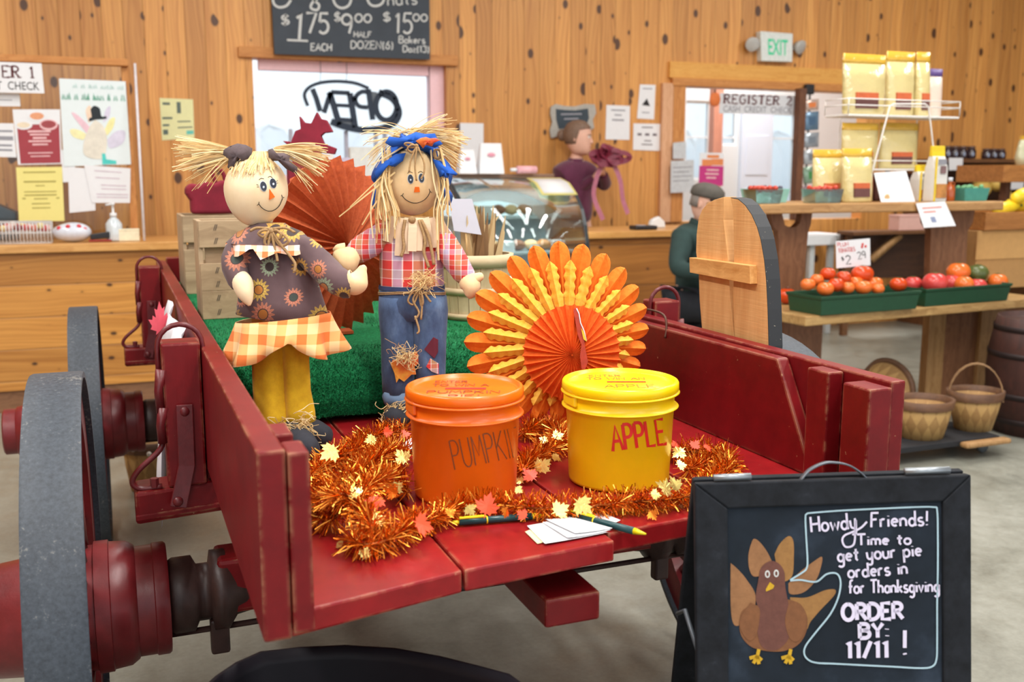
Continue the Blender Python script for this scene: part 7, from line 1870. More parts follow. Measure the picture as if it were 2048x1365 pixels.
p, q = at_z(1850, 614, TT), at_z(2014, 601, TT); T2 = (p, q); _, d2, n2 = tray('green tray of round pinkish tomatoes at the right of the lower plank', p, q, .24, .098)
M_TOM = {'deep orange': plain('tomato_orange', (206, 70, 22), .22, var=.12, scale=14), 'light orange': plain('tomato_light', (228, 112, 46), .22, var=.14, scale=14), 'pinkish red': plain('tomato_pink', (206, 70, 66), .22, var=.14, scale=14), 'green': plain('tomato_green', (86, 96, 50), .3, var=.2, scale=14)}
M_CALYX = plain('tomato_calyx', (70, 96, 44), .7)
def tomato(px, py, rpx, back, col, label, T, n, group, oval=1.0):
    base = T[0] + n * back; d = (T[1] - T[0]).normalized()
    o = ray(px, py); k = (base - EYE).dot(n) / o.dot(n); c = EYE + o * k; dep = k; R_ = 1.12 * rpx * dep / FPX
    r = thing('tomato', label, 'tomato', c - Vector((0, 0, R_)), group)
    b = MB(); m = M_TOM[col]; nseg = 18; rings = []
    for i in range(11):
        th = pi * i / 10
        rings.append([c + d * (R_ * oval * sin(th) * cos(a) * (1 + .03 * cos(5 * a))) + n * (R_ * sin(th) * sin(a)) + Vector((0, 0, R_ * (.92 * cos(th) - .12 * math.exp(-(th / .35) ** 2)))) for a in [2 * pi * j / nseg for j in range(nseg)]])
    b.loft(rings, m, True, True); b.build('fruit', r)
    b = MB(); top = c + Vector((0, 0, R_ * .80))
    for j in range(5):
        a = 2 * pi * j / 5 + px; e = d * cos(a) + n * sin(a); b.ribbon([top, top + e * R_ * .25 + Vector((0, 0, R_ * .08)), top + e * R_ * .42 + Vector((0, 0, R_ * .02))], [R_ * .12, R_ * .14, R_ * .02], (0, 0, 1), M_CALYX, .0006)
    b.build('calyx', r)
g1, g2 = 'plum tomatoes in the left tray', 'round tomatoes in the right tray'
for px, py, rp, bk, col, ov, lab in ((1616, 569, 12, .10, 'light orange', 1.2, 'leftmost plum tomato in the left green tray'), (1634, 560, 12, .15, 'light orange', 1.0, 'light plum tomato behind the leftmost one in the left tray'),
    (1651, 578, 14, .045, 'light orange', 1.15, 'light plum tomato at the front left corner of the left tray'), (1656, 548, 13, .14, 'deep orange', 1.1, 'deep orange plum tomato on top at the left of the heap'), (1672, 570, 14, .06, 'deep orange', 1.1, 'deep orange plum tomato at the front below the two upper ones'),
    (1687, 556, 14, .12, 'deep orange', 1.0, 'deep orange plum tomato on top in the middle of the heap'), (1695, 576, 12, .055, 'light orange', 1.1, 'light plum tomato in the front middle of the left tray'), (1712, 566, 13, .11, 'light orange', 1.2, 'light plum tomato under the big top one in the left tray'),
    (1725, 548, 17, .12, 'deep orange', 1.3, 'big oval tomato lying highest on the heap under the price sign'), (1727, 575, 14, .05, 'light orange', 1.2, 'light plum tomato at the front below the big oval one'), (1749, 567, 13, .10, 'light orange', 1.3, 'light plum tomato right of the heap in the left tray'),
    (1756, 578, 11, .045, 'light orange', 1.1, 'small light plum tomato at the front right of the heap'), (1797, 569, 14, .09, 'deep orange', 1.2, 'single deep red orange tomato apart at the right end of the left tray')):
    tomato(px, py, rp, bk, col, lab, T1, n1, g1, ov)
for px, py, rp, bk, col, ov, lab in ((1826, 568, 15, .16, 'pinkish red', 1.2, 'pinkish tomato at the far left corner of the right tray'), (1870, 566, 21, .05, 'pinkish red', 1.1, 'large pinkish tomato at the front left of the right tray'), (1904, 566, 17, .12, 'pinkish red', 1.0, 'pinkish tomato behind the large front one in the right tray'),
    (1928, 569, 17, .05, 'light orange', 1.0, 'light tomato in the front middle of the right tray'), (1917, 544, 19, .13, 'light orange', 1.2, 'light orange tomato lying highest in the right tray'), (1955, 573, 16, .07, 'pinkish red', 1.1, 'small pinkish tomato right of the middle of the right tray'),
    (1955, 547, 18, .15, 'green', 1.2, 'dark green unripe tomato at the back of the right tray'), (1995, 564, 17, .10, 'light orange', 1.1, 'light orange tomato alone at the right end of the right tray')):
    tomato(px, py, rp, bk, col, lab, T2, n2, g2, ov)
base = T1[0] + n1 * .17
def onb(px, py, dy=0.0):
    o = ray(px, py); return EYE + o * ((base - EYE).dot(n1) / o.dot(n1)) - n1 * dy
r = thing('price_sign', 'white price card for plum tomatoes standing in the left green tray', 'sign', base)
b = MB(); q = [onb(*p) for p in ((1672, 483), (1740, 477), (1741, 531), (1673, 537))]; b.prism(q, n1 * .002, M_PAPER); b.build('card', r)
def small(s_, x0, y0, x1, y1, cap, w, mat, b):
    fp = fitpx(s_, x0, y0, x1, y1, cap); write(b, s_, lambda a: onb(*fp(a), .0005), w, -n1, mat)
M_REDINK = plain('red_marker_ink', (208, 70, 66), .7)
b = MB(); small('PLUM', 1675, 494, 1697, 492, 8, .003, M_REDINK, b); small('TOMATOES', 1677, 506, 1710, 502, 8, .003, M_REDINK, b); b.build('red_lettering', r)
b = MB(); small('$', 1684, 522, 1688, 521, 8, .004, M_INK, b); small('2', 1692, 529, 1702, 528, 17, .005, M_INK, b); small('29', 1716, 519, 1732, 516, 14, .004, M_INK, b); b.build('price', r)
b = MB()
for x, y in ((1725, 489), (1731, 493), (1724, 494)): b.ball(onb(x, y, .001), (.008, .002, .008), M_REDINK, 10, 6)
b.build('tomato_picture', r)
b = MB(); b.tube([onb(1708, 534), onb(1708, 580)], .004, M_CLEAR, 6); b.build('stake', r)
# pumpkin at the left end, potatoes
def gourd(name, label, c, r_, mat, stem=True, sq=.85, cat='pumpkin'):
    r = thing(name, label, cat, c); b = MB(); b.loft([[c + Vector((r_ * sin(th) * cos(a) * (1 - .06 * abs(sin(4 * a))), r_ * sin(th) * sin(a) * (1 - .06 * abs(sin(4 * a))), r_ * sq * (1 + .92 * cos(th) - .12 * math.exp(-(th / .3) ** 2)))) for a in [2 * pi * j / 32 for j in range(32)]] for th in [pi * i / 12 for i in range(12, -1, -1)]], mat); b.build('fruit', r)
    if stem: b = MB(); b.tube([c + Vector((0, 0, r_ * sq * 1.7)), c + Vector((.01, 0, r_ * sq * 2.1))], [.014, .010], M_DARKW, 8); b.build('stem', r)
c = at_z(1566, 612, TT) + Vector((.06, .05, 0)); gourd('pumpkin', 'small orange pumpkin on the left end of the lower plank', c, .055, M_TOM['deep orange'])

# ---- bags of snacks on the upper table
UT = UZ + .001
M_KRAFT = t = None
def film(name, c, opaque=.75):
    if name in MATS: return MATS[name]
    t = NT(name); n_ = t.noise(t.coord('Object'), 9, 3)
    t.out(t.ramp(n_, [(.3, tuple(x * .92 for x in lin(c))), (.7, lin(c))]), .16, spec=.7, coat=.3); t.bump(t.noise(t.coord('Object'), 14, 3), .5, .02); MATS[name] = t.m; return t.m
M_YF, M_YB = film('yellow_bag_film', (220, 202, 142)), film('yellow_bag_header', (226, 178, 62))
M_LABO, M_LABB = plain('orange_label', (204, 100, 58), .5), plain('brown_label', (106, 66, 62), .5)
def snack_bag(label, px, y, z0, tilt=.0, thick=.05, header=M_YB, filmm=M_YF, lab=True, dark=False, group='yellow snack bags'):
    """px: left, right, top at its plane; stands on z0"""
    x0, x1, zt = at_y(px[0], px[2], y).x, at_y(px[1], px[2], y).x, at_y((px[0] + px[1]) / 2, px[2], y).z
    r = thing('snack_bag', label, 'bag', ((x0 + x1) / 2, y, z0), group); w, h = x1 - x0, zt - z0; cx = (x0 + x1) / 2
    def rg(f, t_, wf): 
        z = z0 + h * f; o = tilt * f; k = 14
        return [Vector((cx + w / 2 * wf * cos(2 * pi * j / k) * (1 if abs(cos(2 * pi * j / k)) > .9 else 1.04), y + o + t_ * sin(2 * pi * j / k), z)) for j in range(k)]
    b = MB(); b.loft([rg(0, thick * .9, .90), rg(.04, thick, .95), rg(.3, thick * 1.0, .96), rg(.6, thick * .75, .98), rg(.84, thick * .3, 1.0)], filmm); b.build('bag_film', r)
    b = MB(); b.loft([rg(.835, thick * .31, 1.0), rg(.9, .006, 1.0), rg(1, .004, 1.0)], header); b.build('bag_header', r)
    if lab:
        yf = y - thick * 1.06
        for z_0, z_1, m, nm in ((.26, .36, M_LABO, 'orange_label'), (.10, .26, M_LABB, 'brown_label')):
            b = MB(); b.hexa([(cx - w * .28, yf + tilt * z_0, z0 + h * z_0), (cx + w * .22, yf + tilt * z_0, z0 + h * z_0), (cx + w * .22, yf + .02, z0 + h * z_0), (cx - w * .28, yf + .02, z0 + h * z_0), (cx - w * .28, yf + tilt * z_1, z0 + h * z_1), (cx + w * .22, yf + tilt * z_1, z0 + h * z_1), (cx + w * .22, yf + .02, z0 + h * z_1), (cx - w * .28, yf + .02, z0 + h * z_1)], m); b.build(nm, r)
    return r
yb1 = UY + .10
snack_bag('yellow snack bag standing left at the front of the upper table', (1630, 1690, 299), yb1 + .115, UT, .02)
snack_bag('yellow snack bag with brown label, right one of the front pair on the upper table', (1689, 1750, 297), yb1, UT, .02)
# white wire rack
RX, RY = at_y(1738, 410, UY + .34).x, UY + .34
rack = thing('wire_rack', 'white wire display rack of snack bags on the upper table', 'rack', (RX + .2, RY, UT))
M_WW = plain('white_rack_wire', (236, 234, 230), .4)
rx0, rx1 = at_y(1668, 230, RY).x, at_y(1888, 230, RY).x
zr2, zr1 = at_y(1780, 233, RY).z, at_y(1780, 338, RY).z
for zz_, y0, y1, xa, xb in ((zr2, RY - .12, RY + .08, rx0, rx1), (zr1, RY - .12, RY + .08, at_y(1668, 330, RY).x, at_y(1852, 330, RY).x)):
    b = MB(); b.box(xa, xb, y0, y1, zz_ - .012, zz_, M_WW); b.build('rack_shelf', rack, bevel=.003)
    for hh_ in (.05, .085) if zz_ == zr2 else (.045,):
        b = MB(); b.tube([(xa, y1, zz_ + hh_), (xa, y0, zz_ + hh_), (xb, y0, zz_ + hh_), (xb, y1, zz_ + hh_)], .0035, M_WW, 6)
        for x, y in ((xa, y0), (xb, y0), (xa, y1), (xb, y1)): b.tube([(x, y, zz_), (x, y, zz_ + hh_)], .003, M_WW, 5)
        b.build('rack_rail', rack)
b = MB(); yk = RY - .135
b.tube([Vector((at_y(1734, 410, yk).x, yk, UT + .003)), at_y(1740, 360, yk), at_y(1780, 212, yk), at_y(1788, 208, yk), at_y(1850, 208, yk), at_y(1857, 214, yk), at_y(1866, 290, yk), Vector((at_y(1878, 410, yk).x, yk, UT + .003))], .0045, M_WW, 8); b.build('rack_leg', rack)
b = MB(); b.tube([Vector((rx0 + .12, RY + .09, UT + .003)), Vector((rx0 + .12, RY + .09, zr2)), Vector((rx1 - .12, RY + .09, zr2)), Vector((rx1 - .12, RY + .09, UT + .003))], .0045, M_WW, 8); b.build('rack_leg', rack)
snack_bag('yellow snack bag at the left on the top tier of the wire rack', (1688, 1776, 108), RY - .045, zr2 + .001, .01, .045)
snack_bag('yellow snack bag in the middle on the top tier of the wire rack', (1776, 1834, 103), RY + .015, zr2 + .001, .01, .045)
snack_bag('yellow snack bag turned at the right on the top tier of the wire rack', (1836, 1864, 104), RY + .0, zr2 + .001, .01, .04)
snack_bag('white and orange bag with a violet corner at the right end of the rack', (1858, 1886, 138), RY + .02, zr2 + .001, .0, .035, plain('violet_header', (92, 70, 130), .4), plain('white_orange_film', (226, 206, 190), .3, var=.1, scale=6), False, group='bags on the wire rack')
snack_bag('large yellow snack bag at the left on the middle tier of the rack', (1684, 1758, 246), RY - .045, zr1 + .001, .0, .05)
snack_bag('large yellow snack bag at the right on the middle tier of the rack', (1760, 1838, 246), RY + .0, zr1 + .001, .0, .05)
random.seed(12)
for i, px in enumerate((1700, 1722, 1744, 1766, 1788, 1810)):
    z = UT; c = at_y(px + 30, 395, RY - .0); r = thing('jam_packet', ('reddish', 'brown', 'orange')[i % 3] + ' packet in the row below the middle tier, number %s from the left' % ('one', 'two', 'three', 'four', 'five', 'six')[i], 'packet', (c.x, RY, z), 'packets under the rack')
    m = [plain('red_packet', (140, 48, 44), .4), plain('brown_packet', (96, 60, 56), .4), plain('orange_packet', (196, 100, 50), .4)][i % 3]
    b = MB(); b.box(c.x - .035, c.x + .035, RY - .03, RY + .03, z, z + .16, m); b.build('packet_body', r, bevel=.01)
    b = MB(); b.box(c.x - .025, c.x + .025, RY - .032, RY - .0305, z + .08, z + .14, M_LABO); b.build('packet_label', r)
# printed white and yellow bags, syrup, card
def flour_bag(label, px, y, top, w):
    x = at_y(px, 405, y).x; zt = at_y(px, top, y).z; h = zt - UT; r = thing('mix_bag', label, 'bag', (x, y, UT), 'pancake mix bags')
    M_FB = plain('white_mix_bag', (226, 224, 218), .45, var=.04)
    b = MB(); b.loft([[Vector((x + sx * w * wf, y + sy * t_, UT + h * f)) for sx, sy in ((-1, -1), (1, -1), (1, 1), (-1, 1))] for f, wf, t_ in ((0, .5, .04), (.05, .52, .042), (.6, .52, .038), (.8, .48, .02), (.82, .48, .012))], M_FB, False); b.build('bag_body', r, bevel=.006)
    b = MB(); b.loft([[Vector((x + sx * w * wf, y + sy * t_, UT + h * f)) for sx, sy in ((-1, -1), (1, -1), (1, 1), (-1, 1))] for f, wf, t_ in ((.81, .49, .014), (.9, .5, .010), (1.0, .5, .008))], plain('bright_yellow_header', (238, 204, 40), .4), False); b.build('bag_header', r, bevel=.003)
    for z0, z1, x0, x1, m in ((.0, .8, -.52, -.40, plain('bright_yellow_header', (238, 204, 40))), (.06, .32, -.34, .42, plain('pancake_picture', (196, 134, 70), .5, var=.4, scale=18)), (.50, .64, -.1, .3, plain('grey_red_print', (140, 110, 110), .6, var=.3, scale=30)), (.66, .76, -.3, .3, M_GREYINK)):
        b = MB(); b.box(x + w * x0, x + w * x1, y - .0470, y - .0425, UT + h * z0 + .002, UT + h * z1, m); b.build('print', r)
flour_bag('white and yellow pancake mix bag standing in front beside the syrup bottle', 1868, UY + .05, 292, .095)
flour_bag('white and yellow pancake mix bag half behind the front one', 1838, UY + .145, 330, .085)
x = at_y(1898, 400, UY + .12).x; r = thing('syrup_bottle', 'amber maple syrup bottle beside the pancake mix bag', 'bottle', (x, UY + .12, UT))
b = MB(); b.lathe([(.001, 0), (.028, .001), (.03, .006), (.03, .07), (.02, .09), (.011, .10), (.011, .118), (.001, .119)], (x, UY + .12, UT), (0, 0, 1), 24, plain('amber_syrup', (170, 78, 16), .08, spec=.8)); b.build('bottle_body', r)
b = MB(); b.lathe([(.013, .112), (.013, .135), (.001, .136)], (x, UY + .12, UT), (0, 0, 1), 16, plain('pale_cap', (214, 218, 226), .3)); b.build('cap', r)
b = MB(); b.tube([(x + .012, UY + .12, UT + .11), (x + .034, UY + .12, UT + .105), (x + .032, UY + .12, UT + .085), (x + .022, UY + .12, UT + .085)], .004, plain('amber_syrup', (170, 78, 16)), 8); b.build('handle_loop', r)
r = thing('recipe_card', 'white card leaning on the rack at the front of the upper table', 'card', at_y(1790, 410, UY + .06))
q = [at_y(1748, 346, UY + .12), at_y(1812, 342, UY + .12), at_y(1830, 408, UY + .045), at_y(1762, 409, UY + .045)]; q[2].z = q[3].z = UT + .001
b = MB(); b.prism(q, (0, .002, 0), M_PAPER); b.build('card', r)
b = MB(); rows(b, q, [(.1, .8, .12, .02), (.1, .85, .24, .02), (.1, .8, .36, .02), (.1, .85, .48, .02), (.1, .6, .60, .02)], plain('pale_grey_print', (206, 208, 216), .7), -.0015); b.build('print', r)
b = MB(); p = in_quad(q, .2, .85); b.ball(p + Vector((0, -.002, 0)), (.02, .002, .02), plain('flower_sticker', (214, 180, 130), .7), 12, 6); b.build('sticker', r)
r = thing('price_sign', 'white price card hanging from the front edge of the upper table', 'sign', at_y(1875, 455, UY - .01))
q = [at_y(1832, 407, UY - .012), at_y(1890, 403, UY - .012), at_y(1912, 452, UY - .05), at_y(1848, 456, UY - .05)]
b = MB(); b.prism(q, (0, .002, 0), M_PAPER); b.build('card', r)
b = MB(); rows(b, q, [(.15, .8, .18, .06), (.15, .55, .34, .06)], plain('pale_red_print', (222, 150, 140), .7), -.0015); b.build('red_print', r)
b = MB(); rows(b, q, [(.3, .45, .58, .22)], plain('blue_grey_print', (140, 150, 180), .7), -.0015); b.build('price', r)
# pints of cherry tomatoes
random.seed(15)
def pint(label, short, px0, px1, py, y, lid, fruit, cnt, group, lab):
    x0, x1 = at_y(px0, py, y).x, at_y(px1, py, y).x; r = thing('berry_pint', label, 'punnet', ((x0 + x1) / 2, y, UT), 'pint punnets')
    w = x1 - x0; cx = (x0 + x1) / 2
    b = MB(); rg = lambda z, k, h=.06: [Vector((cx - w / 2 * k, y - h * k, UT + z)), Vector((cx + w / 2 * k, y - h * k, UT + z)), Vector((cx + w / 2 * k, y + h * k, UT + z)), Vector((cx - w / 2 * k, y + h * k, UT + z))]
    b.loft([rg(0, .86), rg(.075, 1.0), rg(.075, .97), rg(.004, .83)], lid, False); b.build('punnet_body', r, bevel=.003)
    for i in range(cnt):
        rr = .0145; fx = cx + (i % (cnt // 3 or 1) + .5 - (cnt // 3) / 2) * w * .80 / max(1, cnt // 3); fy = y + ((i // max(1, cnt // 3)) - 1) * .036
        b = MB(); b.ball((fx, fy, UT + .068 + random.uniform(0, .014)), rr, fruit, 12, 8); tag(b.build(lab[0]), '%s %s in the %s' % (lab[1], lab[0].replace('_', ' '), short), lab[0].replace('_', ' '), group)
M_PINT = glassy('clear_punnet', (226, 240, 238), .16, .1)
M_TEAL = plain('teal_pulp_pint', (74, 150, 138), .8, var=.1)
pint('clear pint of cherry tomatoes at the left end of the upper table', 'clear pint at the left table end', 1497, 1552, 410, UY + .07, M_PINT, plain('cherry_tomato_red', (196, 62, 42), .25, var=.1), 12, 'cherry tomatoes in the left pint', ('cherry_tomato', 'red'))
pint('teal pint of dark grapes behind the left cherry tomatoes', 'teal pint behind the left cherry tomatoes', 1492, 1566, 402, UY + .26, plain('pale_teal_pint', (142, 196, 186), .6), plain('dark_grape', (74, 66, 84), .3), 12, 'grapes in the teal pint', ('grape', 'dark'))
pint('clear pint of cherry tomatoes in front of the left yellow bag', 'clear pint before the left yellow bag', 1614, 1672, 410, UY + .07 - .01, M_PINT, plain('cherry_tomato_red', (196, 62, 42)), 12, 'cherry tomatoes in the middle pint', ('cherry_tomato', 'red'))
pint('teal pint of green beans at the right end of the upper table', 'teal pint at the right table end', 1912, 1962, 404, UY + .12, M_TEAL, plain('pale_green_bean', (110, 170, 120), .5), 9, 'green beans in the teal pint', ('green_bean', 'green'))

# ---- boxed squash at the right edge
xx0, yy0 = at_y(1952, 520, 4.66).x, 4.66
r = thing('cardboard_box', 'brown cardboard box under the tray of yellow squash at the right edge', 'box', (xx0 + .35, yy0 + .1, LZ)); zt = at_y(1955, 462, yy0).z
M_CARD = plain('brown_cardboard', (186, 140, 86), .8, var=.08)
b = MB(); b.box(xx0, xx0 + .75, yy0, yy0 + .16, LZ + .002, zt, M_CARD); b.build('box_body', r, bevel=.004)
b = MB(); b.box(xx0 - .01, xx0 + .76, yy0 - .006, yy0 - .001, at_y(1955, 520, yy0).z, zt, plain('cardboard_flap', (206, 158, 98), .8, var=.06)); b.build('flap', r, bevel=.002)
r = thing('wooden_tray', 'shallow wooden tray of yellow squash at the right edge', 'tray', (xx0 + .4, yy0, zt)); z1 = at_y(1958, 425, yy0).z
M_TRAYW = wood('warm_tray_wood', (190, 128, 66), (150, 94, 44), 0)
b = MB(); b.box(xx0 + .02, xx0 + .8, yy0 - .03, yy0 - .012, zt + .003, z1, M_TRAYW); b.box(xx0 + .02, xx0 + .038, yy0 - .012, yy0 + .16, zt + .003, z1, M_TRAYW); b.box(xx0 + .038, xx0 + .8, yy0 + .14, yy0 + .16, zt + .003, z1 + .01, M_TRAYW); b.box(xx0 + .038, xx0 + .8, yy0 - .012, yy0 + .14, zt + .003, zt + .012, M_TRAYW); b.build('tray_board', r, bevel=.002)
M_YSQ = plain('bright_yellow_squash', (240, 206, 40), .35, var=.08, scale=12)
for i, (px, py, L, a) in enumerate(((2012, 416, .12, .1), (2040, 412, .13, -.1), (2046, 390, .10, .3), (2112, 404, .12, .1))):
    c = at_y(px, py, yy0 + .03 + .085 * (i % 2)); c.z = max(c.z, zt + .05); r = thing('yellow_squash', ('yellow squash lowest at the front left of the wooden tray', 'yellow squash in the front of the wooden tray at the photo edge', 'yellow squash lying highest in the wooden tray', 'yellow squash at the far right of the wooden tray')[i], 'squash', c - Vector((0, 0, .04)), 'yellow squash in the tray')
    b = MB(); d = Vector((cos(a), .1, sin(a))); b.tube([c - d * L, c - d * L * .8, c - d * L * .3, c + d * L * .3, c + d * L * .75, c + d * L], [.008, .034, .042, .040, .026, .012], M_YSQ, 14); b.build('fruit', r)
    b = MB(); b.tube([c + d * L * .98, c + d * (L + .025)], [.010, .008], M_CALYX, 6); b.build('stem', r)

# ---- far produce: wall shelf with jars, squash, bench
YS = 7.15
sx0, sx1 = at_y(1884, 320, YS).x, at_y(2100, 320, YS).x
sh = thing('wall_shelf', 'dark wooden shelf unit with jars against the back wall at the right', 'shelf', ((sx0 + sx1) / 2, YS + .2, 0))
z1, z2 = at_y(1950, 318, YS).z, at_y(1950, 402, YS).z
M_SHW = wood('brown_shelf_wood', (124, 82, 46), (88, 54, 30), 0)
for z in (z1, z2, .12):
    b = MB(); b.box(sx0, sx1, YS, WY - .01, z - .035, z, M_SHW); b.build('shelf_board', sh, bevel=.003)
b = MB(); b.box(sx0, sx1, WY - .025, WY - .008, .1, z1 - .036, wood('dark_shelf_back', (92, 54, 26), (66, 38, 20), 2)); b.build('back_panel', sh)
for x in (sx0, sx1 - .03):
    b = MB(); b.box(x, x + .03, YS + .01, WY - .026, 0.001, z1 - .036, M_SHW); b.build('side_panel', sh)
for i, px in enumerate((1893, 1908, 1924, 1941, 1972, 1986, 2001)):
    c = at_y(px, 318, YS + .06); c.z = z1 + .001; h = .115 if i < 4 else .095
    r = thing('dark_jar', 'dark jar on the wall shelf, %s from the left of its row' % ('first', 'second', 'third', 'fourth', 'fifth', 'sixth', 'last')[i], 'jar', c, 'jars on the wall shelf')
    b = MB(); b.lathe([(.001, 0), (.042, .002), (.045, .012), (.045, h * .68), (.03, h * .78), (.001, h * .79)], c, (0, 0, 1), 20, plain('dark_preserve_glass', (52, 38, 44), .12, spec=.7)); b.build('jar_body', r)
    b = MB(); b.lathe([(.034, h * .78), (.036, h * .80), (.036, h), (.001, h * 1.01)], c, (0, 0, 1), 18, plain('jar_lid_brown', (84, 62, 56), .5)); b.build('lid', r)
    b = MB(); b.ball(c + Vector((-.014, -.041, h * .36)), (.018, .005, .020), plain('pale_blue_label', (150, 162, 186), .5), 10, 6); b.build('jar_label', r)
for i, (px, py, rp) in enumerate(((1962, 378, 20), (1994, 368, 17), (1990, 393, 12))):
    c = at_y(px, py, YS + .10); R_ = rp * (c - EYE).dot(FWD) / FPX; c.z = max(c.z, z2 + R_ * .9 + .001)
    r = thing('spaghetti_squash', ('large pale yellow squash on the wall shelf', 'rounder pale yellow squash right of the largest on the wall shelf', 'small pale yellow squash in front of the other two')[i], 'squash', c - Vector((0, 0, R_ * .9)), 'pale squash on the wall shelf')
    if i == 2: c.y -= .12
    b = MB(); b.ball(c, (R_ * 1.08, R_ * .9, R_ * .9), plain('pale_yellow_squash', (222, 186, 96), .45, var=.12, scale=10), 20, 12); b.build('fruit', r)
    b = MB(); b.tube([c + Vector((R_, 0, .0)), c + Vector((R_ * 1.25, 0, .01))], [.016, .012], M_CALYX, 6); b.build('stem', r)
for i, (q_, lab) in enumerate(((((1898, 316), (1926, 316), (1925, 340), (1898, 341)), 'white tag hanging under the first jars of the wall shelf'), (((1924, 337), (1953, 332), (1956, 351), (1927, 360)), 'tilted white tag below the wall shelf jars'), (((2010, 353), (2050, 352), (2046, 378), (2008, 380)), 'white tag beside the pale squash at the right'))):
    b = MB(); sheet(b, q_, YS - .012, M_PAPER); tag(b.build('price_tag'), lab, 'price tag', 'tags on the wall shelf')
# stepped wooden bin at the edge
YB = 6.2; x0 = at_y(2008, 340, YB).x
r = thing('wooden_bin', 'brown wooden produce bin with a bag on it at the far right edge', 'bin', (x0 + .3, YB + .2, 0)); zt = at_y(2010, 330, YB).z
b = MB(); b.box(x0, x0 + .9, YB, YB + .5, zt - .14, zt, M_TRAYW); b.build('bin_box', r, bevel=.004)
for x in (x0 + .25, x0 + .8):
    b = MB(); b.box(x, x + .06, YB + .2, YB + .26, 0.001, zt - .141, M_DARKW); b.build('bin_leg', r)
c = at_y(2046, 330, YB + .15); r = thing('produce_bag', 'clear yellow topped bag of greens on the wooden bin at the photo edge', 'bag', (c.x, YB + .15, zt)); zb2 = at_y(2046, 272, YB + .15).z
b = MB(); b.loft([[Vector((c.x + w * cos(2 * pi * k / 14), YB + .15 + t_ * sin(2 * pi * k / 14), z)) for k in range(14)] for z, w, t_ in ((zt + .001, .07, .05), (zt + .06, .085, .06), (zb2 - .05, .06, .03), (zb2 - .03, .05, .015))], film('pale_green_film', (206, 206, 170))); b.build('bag_film', r)
b = MB(); b.box(c.x - .05, c.x + .05, YB + .14, YB + .16, zb2 - .032, zb2, M_YB); b.build('bag_header', r)
# low bench and white table behind the tables
YH = 6.9; x0, x1 = at_y(1706, 500, YH).x, at_y(1990, 500, YH).x
r = thing('produce_bench', 'dark brown produce bench behind the farm table near the back wall', 'bench', ((x0 + x1) / 2, YH, 0)); z1 = at_y(1800, 462, YH).z; z0 = at_y(1800, 560, YH).z
b = MB(); b.box(x0, x1, YH, YH + .22, z1 - .03, z1, M_SHW); b.build('bench_top', r, bevel=.003)
b = MB(); b.box(x0 + .02, x1, YH + .17, YH + .20, z0, z1 - .031, wood('dark_bench_back', (78, 48, 28), (54, 32, 20), 0)); b.build('bench_back', r)
for x in (x0 + .04, x1 - .1):
    b = MB(); b.box(x, x + .06, YH + .13, YH + .168, .001, z1 - .031, M_SHW); b.build('leg', r)
b = MB(); b.tube([at_y(1742, 520, YH + .06), at_y(1800, 470, YH + .06)], .035, M_LEGL, 4); b.build('brace', r)
a, d = at_y(1786, 462, YH + .1), at_y(1850, 440, YH + .1); r = thing('carton', 'pale pink carton on the dark produce bench', 'carton', ((a.x + d.x) / 2, YH + .1, z1)); 
b = MB(); b.box(a.x, d.x, YH + .03, YH + .16, z1 + .001, d.z + .03, plain('pale_pink_card', (222, 176, 164), .7, var=.05)); b.build('carton_body', r, bevel=.003)
b = MB(); b.box(a.x - .003, d.x + .003, YH + .027, YH + .163, d.z + .0305, d.z + .05, plain('pale_pink_card', (222, 176, 164))); b.build('carton_lid', r, bevel=.003)
YT = 7.16; x0, x1 = at_y(1612, 480, YT).x, at_y(1692, 480, YT).x
r = thing('white_table', 'white topped side table behind the farm table', 'table', ((x0 + x1) / 2, YT, 0)); z1 = at_y(1650, 470, YT).z
b = MB(); b.box(x0, x1, YT, YT + .4, z1 - .09, z1, M_WHITEW); b.build('table_top', r, bevel=.006)
for x in (x0 + .08, x1 - .14):
    for y in (YT + .04, YT + .32): b = MB(); b.box(x, x + .05, y, y + .04, .001, z1 - .091, plain('pale_grey_leg', (196, 200, 200), .6)); b.build('leg', r)

# ---- on the floor under the table: woven baskets on a low dolly, barrel
def weave(name, c0, c1, k=26.0):
    if name in MATS: return MATS[name]
    t = NT(name); uv = t.n('ShaderNodeTexCoord').outputs['UV']; s_ = t.sep(uv)
    u, v_ = t.math('MULTIPLY', s_[0], k), t.math('MULTIPLY', s_[1], 5.0)
    ch = t.math('MODULO', t.math('ADD', t.math('FLOOR', t.math('ADD', u, v_)), t.math('FLOOR', t.math('SUBTRACT', u, v_))), 2.0)
    ch = t.math('ABSOLUTE', ch)
    g = t.noise(t.coord('Object'), 40, 4)
    t.bump(ch, .5, .004)
    MATS[name] = t.out(t.mix(t.math('MULTIPLY', t.math('ADD', ch, g), .55, True), lin(c0), lin(c1)), .7); return t.m
M_WV = weave('splint_weave', (196, 158, 98), (150, 112, 66), 14.0)
M_BAND = wood('basket_band', (112, 76, 48), (82, 54, 36), 0); M_HAND = wood('basket_handle_wood', (164, 128, 88), (126, 94, 62), 0)
